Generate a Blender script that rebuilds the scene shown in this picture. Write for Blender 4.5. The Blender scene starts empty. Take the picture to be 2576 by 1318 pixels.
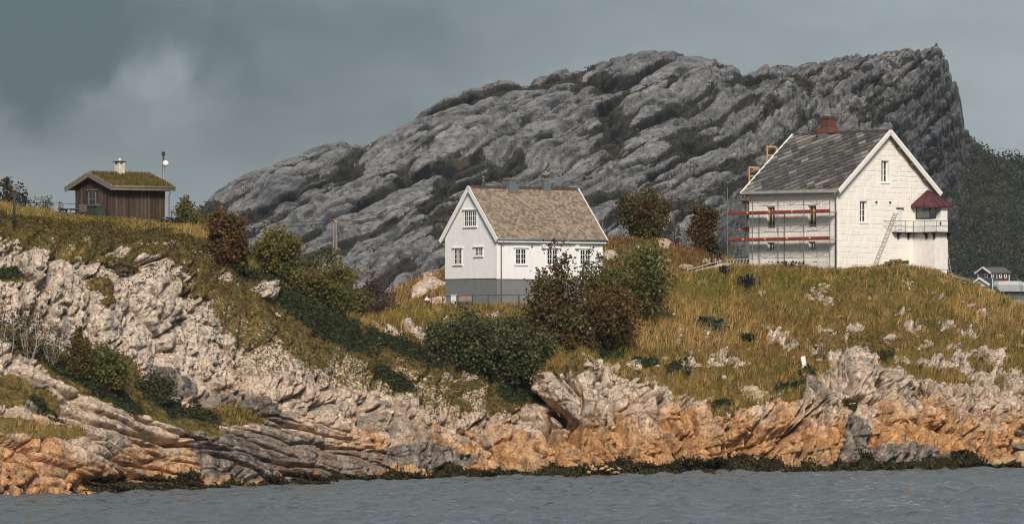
import bpy, math, random
import numpy as np
from mathutils import Vector, Matrix

random.seed(7)
RNG = np.random.default_rng(7)
SC = bpy.context.scene
COL = SC.collection
R = math.radians

# ------------------------------------------------------------------ camera, sky, sun, exposure
F, HZ, CX, CH = 12000.0, 840.0, 1288.0, 9.8      # focal length / horizon / centre of the 2576 px survey frame, eye height

def at(u, v, D):
    """a surveyed point of the place: bearing (u, v) and distance D"""
    return Vector(((u - CX) / F * D, D, CH + (HZ - v) / F * D))

cam_d = bpy.data.cameras.new('camera')
cam = bpy.data.objects.new('camera', cam_d)
COL.objects.link(cam)
cam.location = (0, 0, CH)
cam.rotation_euler = (R(90), 0, 0)
cam_d.sensor_width = 36.0
cam_d.lens = 36.0 * F / 2576.0
cam_d.shift_y = (HZ - 659.0) / 2576.0
cam_d.clip_start = 1.0
cam_d.clip_end = 30000.0
SC.camera = cam

to_sun = Vector((0.06, -0.80, 0.54)).normalized()
SUN_EL = math.asin(to_sun.z)
SUN_AZ = math.atan2(to_sun.x, to_sun.y)
sun_d = bpy.data.lights.new('sun', 'SUN')
sun_d.energy = 1.5
sun_d.angle = R(14)
sun_d.color = (1.0, 0.90, 0.78)
sun = bpy.data.objects.new('sun', sun_d)
COL.objects.link(sun)
sun.rotation_euler = to_sun.to_track_quat('Z', 'Y').to_euler()
sun.location = (200, -400, 300)

SC.view_settings.view_transform = 'Standard'
SC.view_settings.look = 'None'
SC.view_settings.gamma = 1.0
SC.view_settings.use_curve_mapping = False
SC.cycles.use_denoising = True
SC.cycles.sample_clamp_indirect = 4.0
SC.cycles.filter_width = 1.1
SC.view_settings.exposure = 1.5
EXP = 2 ** 1.5
SKY_STRENGTH = 0.1

def ll(r, g, b):
    """sRGB 0..255 to linear"""
    f = lambda c: (c / 255 / 12.92) if c / 255 <= 0.04045 else ((c / 255 + 0.055) / 1.055) ** 2.4
    return (f(r), f(g), f(b))

class NT:
    """tiny node-tree helper"""
    def __init__(self, tree):
        self.t = tree
        self.t.nodes.clear()
    def n(self, typ, **kw):
        nd = self.t.nodes.new(typ)
        for k, v in kw.items():
            setattr(nd, k, v)
        return nd
    def put(self, sock, val):
        if isinstance(val, bpy.types.NodeSocket):
            self.t.links.new(val, sock)
        elif val is not None:
            if hasattr(sock.default_value, '__len__') and not hasattr(val, '__len__'):
                val = [val] * len(sock.default_value)
            if hasattr(val, '__len__') and len(val) == 3 and len(sock.default_value) == 4:
                val = (*val, 1.0)
            sock.default_value = val
    def math(self, op, a, b=None, c=None, clamp=False):
        nd = self.n('ShaderNodeMath', operation=op, use_clamp=clamp)
        for i, x in enumerate((a, b, c)):
            if x is not None:
                self.put(nd.inputs[i], x)
        return nd.outputs[0]
    def vmath(self, op, a, b=None, out=0):
        nd = self.n('ShaderNodeVectorMath', operation=op)
        self.put(nd.inputs[0], a)
        if b is not None:
            self.put(nd.inputs[1], b)
        return nd.outputs[out]
    def mix(self, fac, a, b, blend='MIX'):
        nd = self.n('ShaderNodeMix', data_type='RGBA', blend_type=blend)
        self.put(nd.inputs[0], fac)
        self.put(nd.inputs[6], a)
        self.put(nd.inputs[7], b)
        return nd.outputs[2]
    def noise(self, vec, scale, detail=4.0, rough=0.55, dist=0.0, color=False):
        nd = self.n('ShaderNodeTexNoise')
        if vec is not None:
            self.put(nd.inputs['Vector'], vec)
        nd.inputs['Scale'].default_value = scale
        nd.inputs['Detail'].default_value = detail
        nd.inputs['Roughness'].default_value = rough
        nd.inputs['Distortion'].default_value = dist
        return nd.outputs['Color' if color else 'Fac']
    def rng(self, val, a, b, c=0.0, d=1.0, smooth=True):
        nd = self.n('ShaderNodeMapRange', interpolation_type='SMOOTHSTEP' if smooth else 'LINEAR')
        self.put(nd.inputs[0], val)
        for i, x in enumerate((a, b, c, d)):
            self.put(nd.inputs[i + 1], x)
        return nd.outputs[0]
    def ramp(self, fac, stops):
        nd = self.n('ShaderNodeValToRGB')
        el = nd.color_ramp.elements
        while len(el) < len(stops):
            el.new(0.5)
        for e, (p, c) in zip(el, stops):
            e.position = p
            e.color = (*c, 1.0)
        self.put(nd.inputs[0], fac)
        return nd.outputs[0]
    def attr(self, name, out='Fac'):
        nd = self.n('ShaderNodeAttribute', attribute_name=name)
        return nd.outputs[out]

def build_world():
    w = bpy.data.worlds.new('World')
    SC.world = w
    w.use_nodes = True
    g = NT(w.node_tree)
    sky = g.n('ShaderNodeTexSky', sky_type='NISHITA', sun_disc=False)
    sky.sun_elevation = SUN_EL
    sky.sun_rotation = SUN_AZ
    tc = g.n('ShaderNodeTexCoord').outputs['Generated']
    sep = g.n('ShaderNodeSeparateXYZ')
    g.put(sep.inputs[0], tc)
    x, z = sep.outputs[0], sep.outputs[2]
    # brightness of the overcast: paler low down and to the right, darker and greener higher up on the left
    up = g.math('MULTIPLY', z, 5.0)
    f = g.ramp(up, [(0.0, (0.84,) * 3), (0.10, (0.74,) * 3), (0.20, (0.48,) * 3), (0.34, (0.28,) * 3), (0.62, (0.62,) * 3), (1.0, (0.80,) * 3)])
    side = g.rng(x, -0.09, 0.12, -0.14, 0.55, smooth=True)
    hi = g.rng(z, 0.012, 0.06)
    f = g.math('ADD', f, g.math('MULTIPLY', side, hi))
    warp = g.noise(tc, 45.0, 6.0, 0.62, color=True)
    wv = g.vmath('MULTIPLY', g.vmath('SUBTRACT', warp, (0.5, 0.5, 0.5)), (0.026, 0.02, 0.022))
    p = g.vmath('ADD', tc, wv)
    st = g.vmath('MULTIPLY', p, (1.0, 1.0, 2.6))
    n1 = g.noise(g.vmath('MULTIPLY', p, (1.0, 1.0, 4.2)), 8.0, 4.0, 0.55)
    n2 = g.noise(st, 30.0, 5.0, 0.55)
    f = g.math('ADD', f, g.math('MULTIPLY', g.math('SUBTRACT', n1, 0.5), 0.80))
    f = g.math('ADD', f, g.math('MULTIPLY', g.math('SUBTRACT', n2, 0.5), 0.30))
    def dr(u, v):
        return tuple(Vector(((u - CX) / F, 1.0, (HZ - v) / F)).normalized())
    # cloud puffs over the cabin and the darker banks round them
    for (u, v, rad, amt) in ((430, 160, 0.0055, 0.15), (405, 200, 0.007, 0.13), (335, 215, 0.006, 0.13), (290, 190, 0.0045, 0.10), (235, 235, 0.006, 0.12), (430, 245, 0.009, 0.10), (180, 265, 0.008, 0.09), (330, 270, 0.010, 0.08),
                             (560, 225, 0.009, 0.07), (110, 200, 0.016, -0.15), (560, 150, 0.014, -0.12), (250, 110, 0.016, -0.08), (640, 290, 0.014, -0.08),
                             (1000, 200, 0.03, -0.10), (700, 210, 0.022, -0.08), (20, 60, 0.03, -0.12), (60, 330, 0.016, -0.06)):
        d = g.vmath('DISTANCE', p, dr(u, v), out=1)
        f = g.math('ADD', f, g.rng(d, rad, rad * 0.3, 0.0, amt))
    k = 1.0 / (EXP * SKY_STRENGTH)
    tint = lambda c: tuple(a * k for a in ll(*c))
    col = g.ramp(f, [(0.0, (0, 0, 0)), (1.0, (1, 1, 1))])
    col = g.mix(g.math('ADD', f, 0.0, clamp=True), tint((72, 88, 91)), tint((160, 169, 176)))
    skyc = g.mix(0.97, sky.outputs[0], col)
    bg = g.n('ShaderNodeBackground')
    g.put(bg.inputs[0], skyc)
    bg.inputs[1].default_value = SKY_STRENGTH
    out = g.n('ShaderNodeOutputWorld')
    g.t.links.new(bg.outputs[0], out.inputs[0])
build_world()

# ------------------------------------------------------------------ noise (numpy)
_PT = {}
def _perm(seed):
    if seed not in _PT:
        r = np.random.default_rng(1000 + seed)
        p = r.permutation(256).astype(np.int32)
        g = r.normal(size=(256, 3)).astype(np.float32)
        g /= np.linalg.norm(g, axis=1, keepdims=True)
        _PT[seed] = (np.concatenate([p, p, p]), g)
    return _PT[seed]

def pn(x, y, z, seed=0):
    """Perlin noise, about -0.7 .. 0.7"""
    P, G = _perm(seed)
    x = np.asarray(x, np.float32); y = np.asarray(y, np.float32) + np.zeros_like(x); z = np.asarray(z, np.float32) + np.zeros_like(x)
    xi = np.floor(x).astype(np.int32); yi = np.floor(y).astype(np.int32); zi = np.floor(z).astype(np.int32)
    fx, fy, fz = x - xi, y - yi, z - zi
    ux, uy, uz = (t * t * t * (t * (t * 6 - 15) + 10) for t in (fx, fy, fz))
    xi &= 255; yi &= 255; zi &= 255
    def gr(a, b, c):
        h = P[P[P[(xi + a) & 255] + ((yi + b) & 255)] + ((zi + c) & 255)]
        g = G[h]
        return g[..., 0] * (fx - a) + g[..., 1] * (fy - b) + g[..., 2] * (fz - c)
    x00 = gr(0, 0, 0); x00 = x00 + ux * (gr(1, 0, 0) - x00)
    x10 = gr(0, 1, 0); x10 = x10 + ux * (gr(1, 1, 0) - x10)
    x01 = gr(0, 0, 1); x01 = x01 + ux * (gr(1, 0, 1) - x01)
    x11 = gr(0, 1, 1); x11 = x11 + ux * (gr(1, 1, 1) - x11)
    a = x00 + uy * (x10 - x00)
    b = x01 + uy * (x11 - x01)
    return a + uz * (b - a)

def fbm(x, y, z, seed=0, octs=4, gain=0.5):
    s, a = 0, 1.0
    for i in range(octs):
        s = s + a * pn(x, y, z, seed + i)
        x, y, z = x * 2.03, y * 2.03, z * 2.03
        a *= gain
    return s

def worley2(x, y, seed=0):
    """2-D cells: F1, F2, offset to the nearest cell centre and three random numbers of that cell"""
    r = np.random.default_rng(5000 + seed)
    tab = r.random((4096, 5)).astype(np.float32)
    xi, yi = np.floor(x).astype(np.int64), np.floor(y).astype(np.int64)
    f1 = np.full(x.shape, 9.0, np.float32); f2 = f1.copy()
    dx = np.zeros(x.shape, np.float32); dy = dx.copy(); hid = np.zeros(x.shape, np.int64)
    for i in (-1, 0, 1):
        for j in (-1, 0, 1):
            cx, cy = xi + i, yi + j
            h = ((cx * 73856093) ^ (cy * 19349663) ^ (seed * 83492791)) & 4095
            px = cx + 0.1 + 0.8 * tab[h, 0] - x
            py = cy + 0.1 + 0.8 * tab[h, 1] - y
            d = np.sqrt(px * px + py * py)
            near = d < f1
            f2 = np.where(near, f1, np.minimum(f2, d))
            dx = np.where(near, px, dx); dy = np.where(near, py, dy); hid = np.where(near, h, hid)
            f1 = np.where(near, d, f1)
    return f1, f2, dx, dy, tab[hid, 2], tab[hid, 3], tab[hid, 4]

def sst(x, a, b):
    t = np.clip((x - a) / (b - a), 0, 1)
    return t * t * (3 - 2 * t)

def smooth1(a, n):
    k = np.exp(-0.5 * (np.arange(-3 * n, 3 * n + 1) / n) ** 2)
    k /= k.sum()
    return np.convolve(np.pad(a, 3 * n, mode='edge'), k, mode='valid')

# ------------------------------------------------------------------ objects and meshes
def tag(o, label=None, cat=None, group=None, kind=None):
    if label: o['label'] = label
    if cat: o['category'] = cat
    if group: o['group'] = group
    if kind: o['kind'] = kind
    return o

def empty(name, loc, rz=0.0):
    o = bpy.data.objects.new(name, None)
    COL.objects.link(o)
    o.location = loc
    o.rotation_euler = (0, 0, rz)
    o.empty_display_size = 0.3
    return o

def link_mesh(name, me, mat=None, parent=None):
    o = bpy.data.objects.new(name, me)
    COL.objects.link(o)
    if mat is not None and not me.materials:
        me.materials.append(mat)
    if parent is not None:
        o.parent = parent
    return o

def np_mesh(name, verts, faces, smooth=True, attrs=None, face_attrs=None):
    """mesh from numpy arrays: verts (n,3), faces (m,3|4)"""
    me = bpy.data.meshes.new(name)
    nv, (nf, k) = len(verts), faces.shape
    me.vertices.add(nv)
    me.vertices.foreach_set('co', np.ascontiguousarray(verts, np.float32).ravel())
    me.loops.add(nf * k)
    me.loops.foreach_set('vertex_index', np.ascontiguousarray(faces, np.int32).ravel())
    me.polygons.add(nf)
    me.polygons.foreach_set('loop_start', np.arange(0, nf * k, k, dtype=np.int32))
    if smooth:
        me.polygons.foreach_set('use_smooth', np.ones(nf, bool))
    me.update(calc_edges=True)
    for nm, arr in (attrs or {}).items():
        a = me.attributes.new(nm, 'FLOAT', 'POINT')
        a.data.foreach_set('value', np.ascontiguousarray(arr, np.float32).ravel())
    for nm, arr in (face_attrs or {}).items():
        a = me.attributes.new(nm, 'FLOAT_COLOR', 'FACE')
        c = np.ones((nf, 4), np.float32)
        c[:, :3] = arr
        a.data.foreach_set('color', c.ravel())
    return me

def grid_faces(nr, nc):
    i = np.arange(nr - 1)[:, None] * nc + np.arange(nc - 1)[None, :]
    return np.stack([i, i + 1, i + nc + 1, i + nc], -1).reshape(-1, 4)

class MB:
    """collects shapes, links them as ONE mesh object"""
    def __init__(self):
        self.v, self.f = [], []
    def add(self, vs, fs):
        b = len(self.v)
        self.v += [tuple(p) for p in vs]
        self.f += [tuple(b + i for i in f) for f in fs]
        return self
    def hexa(self, p):
        return self.add(p, [(0, 3, 2, 1), (4, 5, 6, 7), (0, 1, 5, 4), (1, 2, 6, 5), (2, 3, 7, 6), (3, 0, 4, 7)])
    def box(self, x0, x1, y0, y1, z0, z1):
        return self.hexa([(x0, y0, z0), (x1, y0, z0), (x1, y1, z0), (x0, y1, z0), (x0, y0, z1), (x1, y0, z1), (x1, y1, z1), (x0, y1, z1)])
    def fbox(self, fr, a0, a1, b0, b1, c0, c1):
        """box in a wall frame: a along, b up, c outward"""
        P = lambda a, b, c: fr(a, b, c)
        return self.hexa([P(a0, b0, c0), P(a1, b0, c0), P(a1, b1, c0), P(a0, b1, c0), P(a0, b0, c1), P(a1, b0, c1), P(a1, b1, c1), P(a0, b1, c1)])
    def prism(self, pts, off):
        """polygon pts (3D) extruded by the vector off"""
        n = len(pts)
        off = Vector(off)
        p = [Vector(q) for q in pts] + [Vector(q) + off for q in pts]
        return self.add(p, [tuple(range(n))[::-1], tuple(range(n, 2 * n))] + [(i, (i + 1) % n, n + (i + 1) % n, n + i) for i in range(n)])
    def bar(self, a, b, w, h=None):
        """square bar from a to b"""
        a, b = Vector(a), Vector(b)
        h = h or w
        d = (b - a).normalized()
        s = d.cross(Vector((0, 0, 1)))
        if s.length < 1e-3:
            s = Vector((1, 0, 0))
        s.normalize()
        t = s.cross(d).normalized()
        q = []
        for c in (a, b):
            q += [c - s * w / 2 - t * h / 2, c + s * w / 2 - t * h / 2, c + s * w / 2 + t * h / 2, c - s * w / 2 + t * h / 2]
        return self.hexa(q)
    def tube(self, pts, r0, r1=None, n=6):
        """round tapered tube along pts"""
        r1 = r0 if r1 is None else r1
        pts = [Vector(p) for p in pts]
        vs, fs = [], []
        m = len(pts)
        for i, p in enumerate(pts):
            d = (pts[min(i + 1, m - 1)] - pts[max(i - 1, 0)]).normalized()
            s = d.cross(Vector((0, 0, 1)))
            if s.length < 1e-3:
                s = Vector((1, 0, 0))
            s.normalize()
            t = s.cross(d)
            r = r0 + (r1 - r0) * i / (m - 1)
            for k in range(n):
                a = 2 * math.pi * k / n
                vs.append(p + s * (r * math.cos(a)) + t * (r * math.sin(a)))
        for i in range(m - 1):
            for k in range(n):
                fs.append((i * n + k, i * n + (k + 1) % n, (i + 1) * n + (k + 1) % n, (i + 1) * n + k))
        fs.append(tuple(range(n))[::-1])
        fs.append(tuple(range((m - 1) * n, m * n)))
        return self.add(vs, fs)
    def lathe(self, c, prof, n=12):
        """profile (r, z) turned round the upright axis through c"""
        vs, fs = [], []
        for r, z in prof:
            for k in range(n):
                a = 2 * math.pi * k / n
                vs.append((c[0] + r * math.cos(a), c[1] + r * math.sin(a), c[2] + z))
        for i in range(len(prof) - 1):
            for k in range(n):
                fs.append((i * n + k, i * n + (k + 1) % n, (i + 1) * n + (k + 1) % n, (i + 1) * n + k))
        fs.append(tuple(range(n))[::-1])
        fs.append(tuple(range((len(prof) - 1) * n, len(prof) * n)))
        return self.add(vs, fs)
    def mesh(self, name, smooth=False):
        me = bpy.data.meshes.new(name)
        me.from_pydata(self.v, [], self.f)
        if smooth:
            me.polygons.foreach_set('use_smooth', [True] * len(me.polygons))
        return me
    def build(self, name, mat, parent=None, smooth=False):
        return link_mesh(name, self.mesh(name, smooth), mat, parent)

# ------------------------------------------------------------------ materials
def mat_new(name):
    m = bpy.data.materials.new(name)
    m.use_nodes = True
    g = NT(m.node_tree)
    b = g.n('ShaderNodeBsdfPrincipled')
    out = g.n('ShaderNodeOutputMaterial')
    g.t.links.new(b.outputs[0], out.inputs[0])
    return m, g, b

def plain(name, col, rough=0.7, var=0.25, scale=3.0, bump=0.0, metal=0.0, spec=None, streak=0.0, dirt=None, stretch=(1, 1, 1)):
    """painted / weathered surface: base colour with grain, optional rain streaks and dirt colour"""
    m, g, b = mat_new(name)
    tc = g.n('ShaderNodeTexCoord').outputs['Object']
    p = g.vmath('MULTIPLY', tc, stretch)
    n = g.noise(p, scale, 6.0, 0.65)
    lo = tuple(c * (1 - var) for c in col)
    hi = tuple(min(1, c * (1 + var * 0.6)) for c in col)
    c = g.mix(g.rng(n, 0.3, 0.7), lo, hi)
    if dirt is not None:
        q = g.vmath('MULTIPLY', tc, (3.0, 3.0, 0.35))
        s = g.noise(q, 1.6, 5.0, 0.7)
        c = g.mix(g.rng(s, 0.52, 0.78, 0.0, streak), c, dirt)
    g.put(b.inputs['Base Color'], c)
    b.inputs['Roughness'].default_value = rough
    b.inputs['Metallic'].default_value = metal
    if spec is not None:
        b.inputs['Specular IOR Level'].default_value = spec
    if bump:
        bp = g.n('ShaderNodeBump')
        bp.inputs['Strength'].default_value = bump
        bp.inputs['Distance'].default_value = 0.05
        g.put(bp.inputs['Height'], g.noise(p, scale * 3, 6.0, 0.7))
        g.t.links.new(bp.outputs[0], b.inputs['Normal'])
    return m

def leafy(name):
    """leaves and blades: own colour per leaf, a little light through"""
    m, g, b = mat_new(name)
    c = g.attr('tint', 'Color')
    g.put(b.inputs['Base Color'], c)
    b.inputs['Roughness'].default_value = 0.75
    b.inputs['Specular IOR Level'].default_value = 0.15
    tr = g.n('ShaderNodeBsdfTranslucent')
    g.put(tr.inputs[0], c)
    mx = g.n('ShaderNodeMixShader')
    mx.inputs[0].default_value = 0.25
    g.t.links.new(b.outputs[0], mx.inputs[1])
    g.t.links.new(tr.outputs[0], mx.inputs[2])
    out = [n for n in g.t.nodes if n.type == 'OUTPUT_MATERIAL'][0]
    g.t.links.new(mx.outputs[0], out.inputs[0])
    return m

M_LEAF = leafy('leaves')

def rock_mat():
    m, g, b = mat_new('sea_cliff')
    pos = g.n('ShaderNodeNewGeometry').outputs['Position']
    A = g.attr
    n_big = g.noise(pos, 0.35, 5.0, 0.6)
    n_mid = g.noise(pos, 1.7, 6.0, 0.65)
    n_fin = g.noise(pos, 5.0, 3.0, 0.6)
    stq = g.vmath('MULTIPLY', pos, (1.0, 1.0, 0.22))
    n_str = g.noise(stq, 1.6, 6.0, 0.65)
    n_pat = g.noise(pos, 0.9, 6.0, 0.7, 0.6)
    pale = g.mix(g.rng(n_mid, 0.3, 0.7), (0.46, 0.375, 0.30), (0.66, 0.545, 0.44))
    pale = g.mix(g.rng(n_pat, 0.56, 0.72, 0, 0.6), pale, (0.27, 0.235, 0.205))
    pale = g.mix(g.rng(n_str, 0.54, 0.68, 0, 0.75), pale, (0.20, 0.16, 0.125))
    seep = g.noise(g.vmath('MULTIPLY', pos, (0.9, 0.9, 0.10)), 1.0, 5.0, 0.6, 0.4)
    pale = g.mix(g.rng(seep, 0.53, 0.66, 0, 0.8), pale, (0.235, 0.215, 0.205))
    ora = g.mix(g.rng(n_mid, 0.32, 0.68), (0.40, 0.185, 0.070), (0.62, 0.365, 0.165))
    ora = g.mix(g.rng(n_pat, 0.5, 0.68, 0, 0.85), ora, (0.30, 0.115, 0.05))
    ora = g.mix(g.rng(n_str, 0.52, 0.66, 0, 0.65), ora, (0.14, 0.085, 0.05))
    ora = g.mix(g.rng(seep, 0.52, 0.64, 0, 0.7), ora, (0.15, 0.095, 0.06))
    c = g.mix(g.rng(g.math('ADD', A('orange'), g.math('MULTIPLY', g.math('SUBTRACT', n_pat, 0.5), 0.9)), 0.0, 1.0), pale, ora)
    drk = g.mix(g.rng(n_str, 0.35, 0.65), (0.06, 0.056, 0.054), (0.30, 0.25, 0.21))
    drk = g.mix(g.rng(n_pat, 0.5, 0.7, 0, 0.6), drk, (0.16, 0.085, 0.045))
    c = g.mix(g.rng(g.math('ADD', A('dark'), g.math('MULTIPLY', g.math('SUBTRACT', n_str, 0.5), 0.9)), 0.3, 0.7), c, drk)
    # black lichen speckle with its own shape
    sp = g.math('ADD', n_fin, g.math('MULTIPLY', g.math('SUBTRACT', n_pat, 0.5), 0.9))
    c = g.mix(g.math('MULTIPLY', g.rng(sp, 0.54, 0.62), A('speck')), c, (0.034, 0.030, 0.024))
    # yellow-green lichen
    c = g.mix(g.math('MULTIPLY', g.rng(g.noise(pos, 3.1, 5.0, 0.7), 0.58, 0.7), A('lich')), c, (0.36, 0.29, 0.05))
    # ground cover
    heath = g.ramp(g.math('ADD', g.math('MULTIPLY', n_mid, 0.6), g.math('MULTIPLY', n_fin, 0.4)),
                   [(0.33, (0.030, 0.028, 0.011)), (0.47, (0.095, 0.070, 0.020)), (0.58, (0.18, 0.125, 0.032)), (0.7, (0.25, 0.155, 0.055))])
    straw = g.mix(n_mid, (0.11, 0.08, 0.022), (0.24, 0.165, 0.06))
    heath = g.mix(A('gold'), heath, straw)
    jun = g.mix(g.rng(n_fin, 0.35, 0.65), (0.012, 0.019, 0.009), (0.042, 0.056, 0.022))
    heath = g.mix(g.rng(g.math('ADD', A('jun'), g.math('MULTIPLY', g.math('SUBTRACT', n_mid, 0.5), 0.6)), 0.3, 0.6), heath, jun)
    vg = g.math('ADD', A('veg'), g.math('MULTIPLY', g.math('SUBTRACT', n_fin, 0.5), 1.1))
    vf = g.rng(vg, 0.42, 0.58)
    c = g.mix(vf, c, heath)
    # the band between tide marks: black and olive wrack
    tide = g.math('ADD', A('tide'), g.math('MULTIPLY', g.math('SUBTRACT', n_fin, 0.5), 0.5))
    wrack = g.mix(g.rng(n_fin, 0.35, 0.65), (0.009, 0.009, 0.006), (0.055, 0.044, 0.013))
    c = g.mix(g.rng(tide, 0.4, 0.6), c, wrack)
    g.put(b.inputs['Base Color'], c)
    b.inputs['Roughness'].default_value = 0.88
    b.inputs['Specular IOR Level'].default_value = 0.25
    vo = g.n('ShaderNodeTexVoronoi', feature='DISTANCE_TO_EDGE')
    g.put(vo.inputs['Vector'], g.vmath('ADD', g.vmath('MULTIPLY', pos, (1.0, 1.0, 0.5)), g.vmath('MULTIPLY', g.noise(pos, 1.2, 4.0, 0.6, color=True), (1.2, 1.2, 1.2))))
    vo.inputs['Scale'].default_value = 2.2
    crk = g.rng(vo.outputs[0], 0.0, 0.10)
    h = g.math('ADD', g.math('MULTIPLY', n_fin, 0.8), g.math('ADD', g.math('MULTIPLY', g.noise(pos, 16.0, 3.0, 0.6), 0.15), g.math('MULTIPLY', crk, 0.4)))
    bp = g.n('ShaderNodeBump')
    bp.inputs['Strength'].default_value = 1.0
    bp.inputs['Distance'].default_value = 0.13
    g.put(bp.inputs['Height'], h)
    g.t.links.new(bp.outputs[0], b.inputs['Normal'])
    return m

def mountain_mat():
    m, g, b = mat_new('mountain_rock')
    pos = g.n('ShaderNodeNewGeometry').outputs['Position']
    mp = g.n('ShaderNodeMapping')
    g.put(mp.inputs['Vector'], pos)
    mp.inputs['Rotation'].default_value = (0, R(33), 0)
    mp.inputs['Scale'].default_value = (0.28, 0.6, 1.0)
    st = mp.outputs[0]
    n1 = g.noise(pos, 0.035, 5.0, 0.6)
    n2 = g.noise(st, 0.22, 7.0, 0.65)
    n3 = g.noise(pos, 0.5, 6.0, 0.7)
    c = g.mix(g.rng(n2, 0.3, 0.7), (0.070, 0.072, 0.078), (0.245, 0.24, 0.24))
    c = g.mix(g.rng(n1, 0.42, 0.66, 0, 0.5), c, g.mix(n2, (0.24, 0.235, 0.23), (0.40, 0.385, 0.375)))
    c = g.mix(g.math('MULTIPLY', g.attr('face'), 0.75), c, g.mix(g.rng(n2, 0.35, 0.7), (0.034, 0.038, 0.046), (0.125, 0.125, 0.13)))  # darker blue-grey tone paints the shade of the steep wall
    c = g.mix(g.rng(g.noise(st, 0.9, 6.0, 0.7), 0.54, 0.62, 0, 0.85), c, (0.032, 0.032, 0.035))
    c = g.mix(g.rng(g.noise(st, 2.3, 5.0, 0.7), 0.55, 0.64, 0, 0.6), c, (0.04, 0.04, 0.042))
    och = g.noise(pos, 0.11, 6.0, 0.7)
    c = g.mix(g.rng(och, 0.6, 0.72, 0, 0.45), c, (0.24, 0.185, 0.10))
    scrub = g.ramp(g.math('ADD', g.math('MULTIPLY', n3, 0.6), g.math('MULTIPLY', och, 0.4)),
                   [(0.36, (0.018, 0.019, 0.013)), (0.5, (0.038, 0.034, 0.022)), (0.64, (0.070, 0.052, 0.030))])
    vg = g.math('ADD', g.attr('veg'), g.math('MULTIPLY', g.math('SUBTRACT', n3, 0.5), 1.5))
    c = g.mix(g.rng(vg, 0.42, 0.58), c, scrub)
    g.put(b.inputs['Base Color'], c)
    b.inputs['Roughness'].default_value = 0.9
    b.inputs['Specular IOR Level'].default_value = 0.2
    bp = g.n('ShaderNodeBump')
    bp.inputs['Strength'].default_value = 0.8
    bp.inputs['Distance'].default_value = 1.6
    g.put(bp.inputs['Height'], g.math('ADD', g.math('MULTIPLY', g.noise(st, 0.55, 7.0, 0.7), 0.7), g.math('MULTIPLY', n3, 0.3)))
    g.t.links.new(bp.outputs[0], b.inputs['Normal'])
    return m

def sea_mat():
    m, g, b = mat_new('sea_water')
    pos = g.n('ShaderNodeNewGeometry').outputs['Position']
    b.inputs['Base Color'].default_value = (0.090, 0.108, 0.118, 1)
    b.inputs['Roughness'].default_value = 0.08
    b.inputs['IOR'].default_value = 1.333
    st = g.vmath('MULTIPLY', pos, (0.55, 1.0, 1.0))
    bp = g.n('ShaderNodeBump')
    bp.inputs['Strength'].default_value = 0.55
    bp.inputs['Distance'].default_value = 0.12
    g.put(bp.inputs['Height'], g.noise(st, 2.4, 6.0, 0.6))
    g.t.links.new(bp.outputs[0], b.inputs['Normal'])
    return m

# ------------------------------------------------------------------ lofted terrain
def line(us, pairs, k, sm=6):
    a = np.array(pairs, float)
    return smooth1(np.interp(us, a[:, 0], a[:, k]), sm)

def mono_interp(tab, ts):
    """tab (K, n): monotone cubic through rows 0..K-1, sampled at ts"""
    K = len(tab)
    d = np.diff(tab, axis=0)
    m = np.zeros_like(tab)
    m[0], m[-1] = d[0], d[-1]
    for k in range(1, K - 1):
        same = d[k - 1] * d[k] > 0
        hm = 2 * d[k - 1] * d[k] / np.where(np.abs(d[k - 1] + d[k]) < 1e-9, 1, d[k - 1] + d[k])
        m[k] = np.where(same, hm, 0)
    out = []
    for t in ts:
        k = min(int(t), K - 2)
        s = t - k
        h00, h10, h01, h11 = 2 * s**3 - 3 * s**2 + 1, s**3 - 2 * s**2 + s, -2 * s**3 + 3 * s**2, s**3 - s**2
        out.append(h00 * tab[k] + h10 * m[k] + h01 * tab[k + 1] + h11 * m[k + 1])
    return np.array(out)

def grid_normals(P):
    du = np.gradient(P, axis=1)
    dv = np.gradient(P, axis=0)
    n = np.cross(du, dv)
    n /= np.maximum(np.linalg.norm(n, axis=-1, keepdims=True), 1e-9)
    return n

def ell(U, V, cx, cy, rx, ry, ang=0.0):
    """soft ellipse 1 inside .. 0 outside"""
    a = R(ang)
    x, y = U - cx, V - cy
    p, q = (x * math.cos(a) + y * math.sin(a)) / rx, (-x * math.sin(a) + y * math.cos(a)) / ry
    return 1 - sst(np.sqrt(p * p + q * q), 0.75, 1.15)

def polydist(U, V, pts):
    """distance to a polyline and position along it 0..1"""
    best = np.full(U.shape, 1e9)
    where = np.zeros(U.shape)
    n = len(pts) - 1
    for i in range(n):
        (x0, y0), (x1, y1) = pts[i], pts[i + 1]
        dx, dy = x1 - x0, y1 - y0
        t = np.clip(((U - x0) * dx + (V - y0) * dy) / (dx * dx + dy * dy), 0, 1)
        d = np.hypot(U - x0 - t * dx, V - y0 - t * dy)
        where = np.where(d < best, (i + t) / n, where)
        best = np.minimum(best, d)
    return best, where
# ------------------------------------------------------------------ the headland: rock face, ledges, grass slopes (one sheet)
class Land:
    pass

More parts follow.
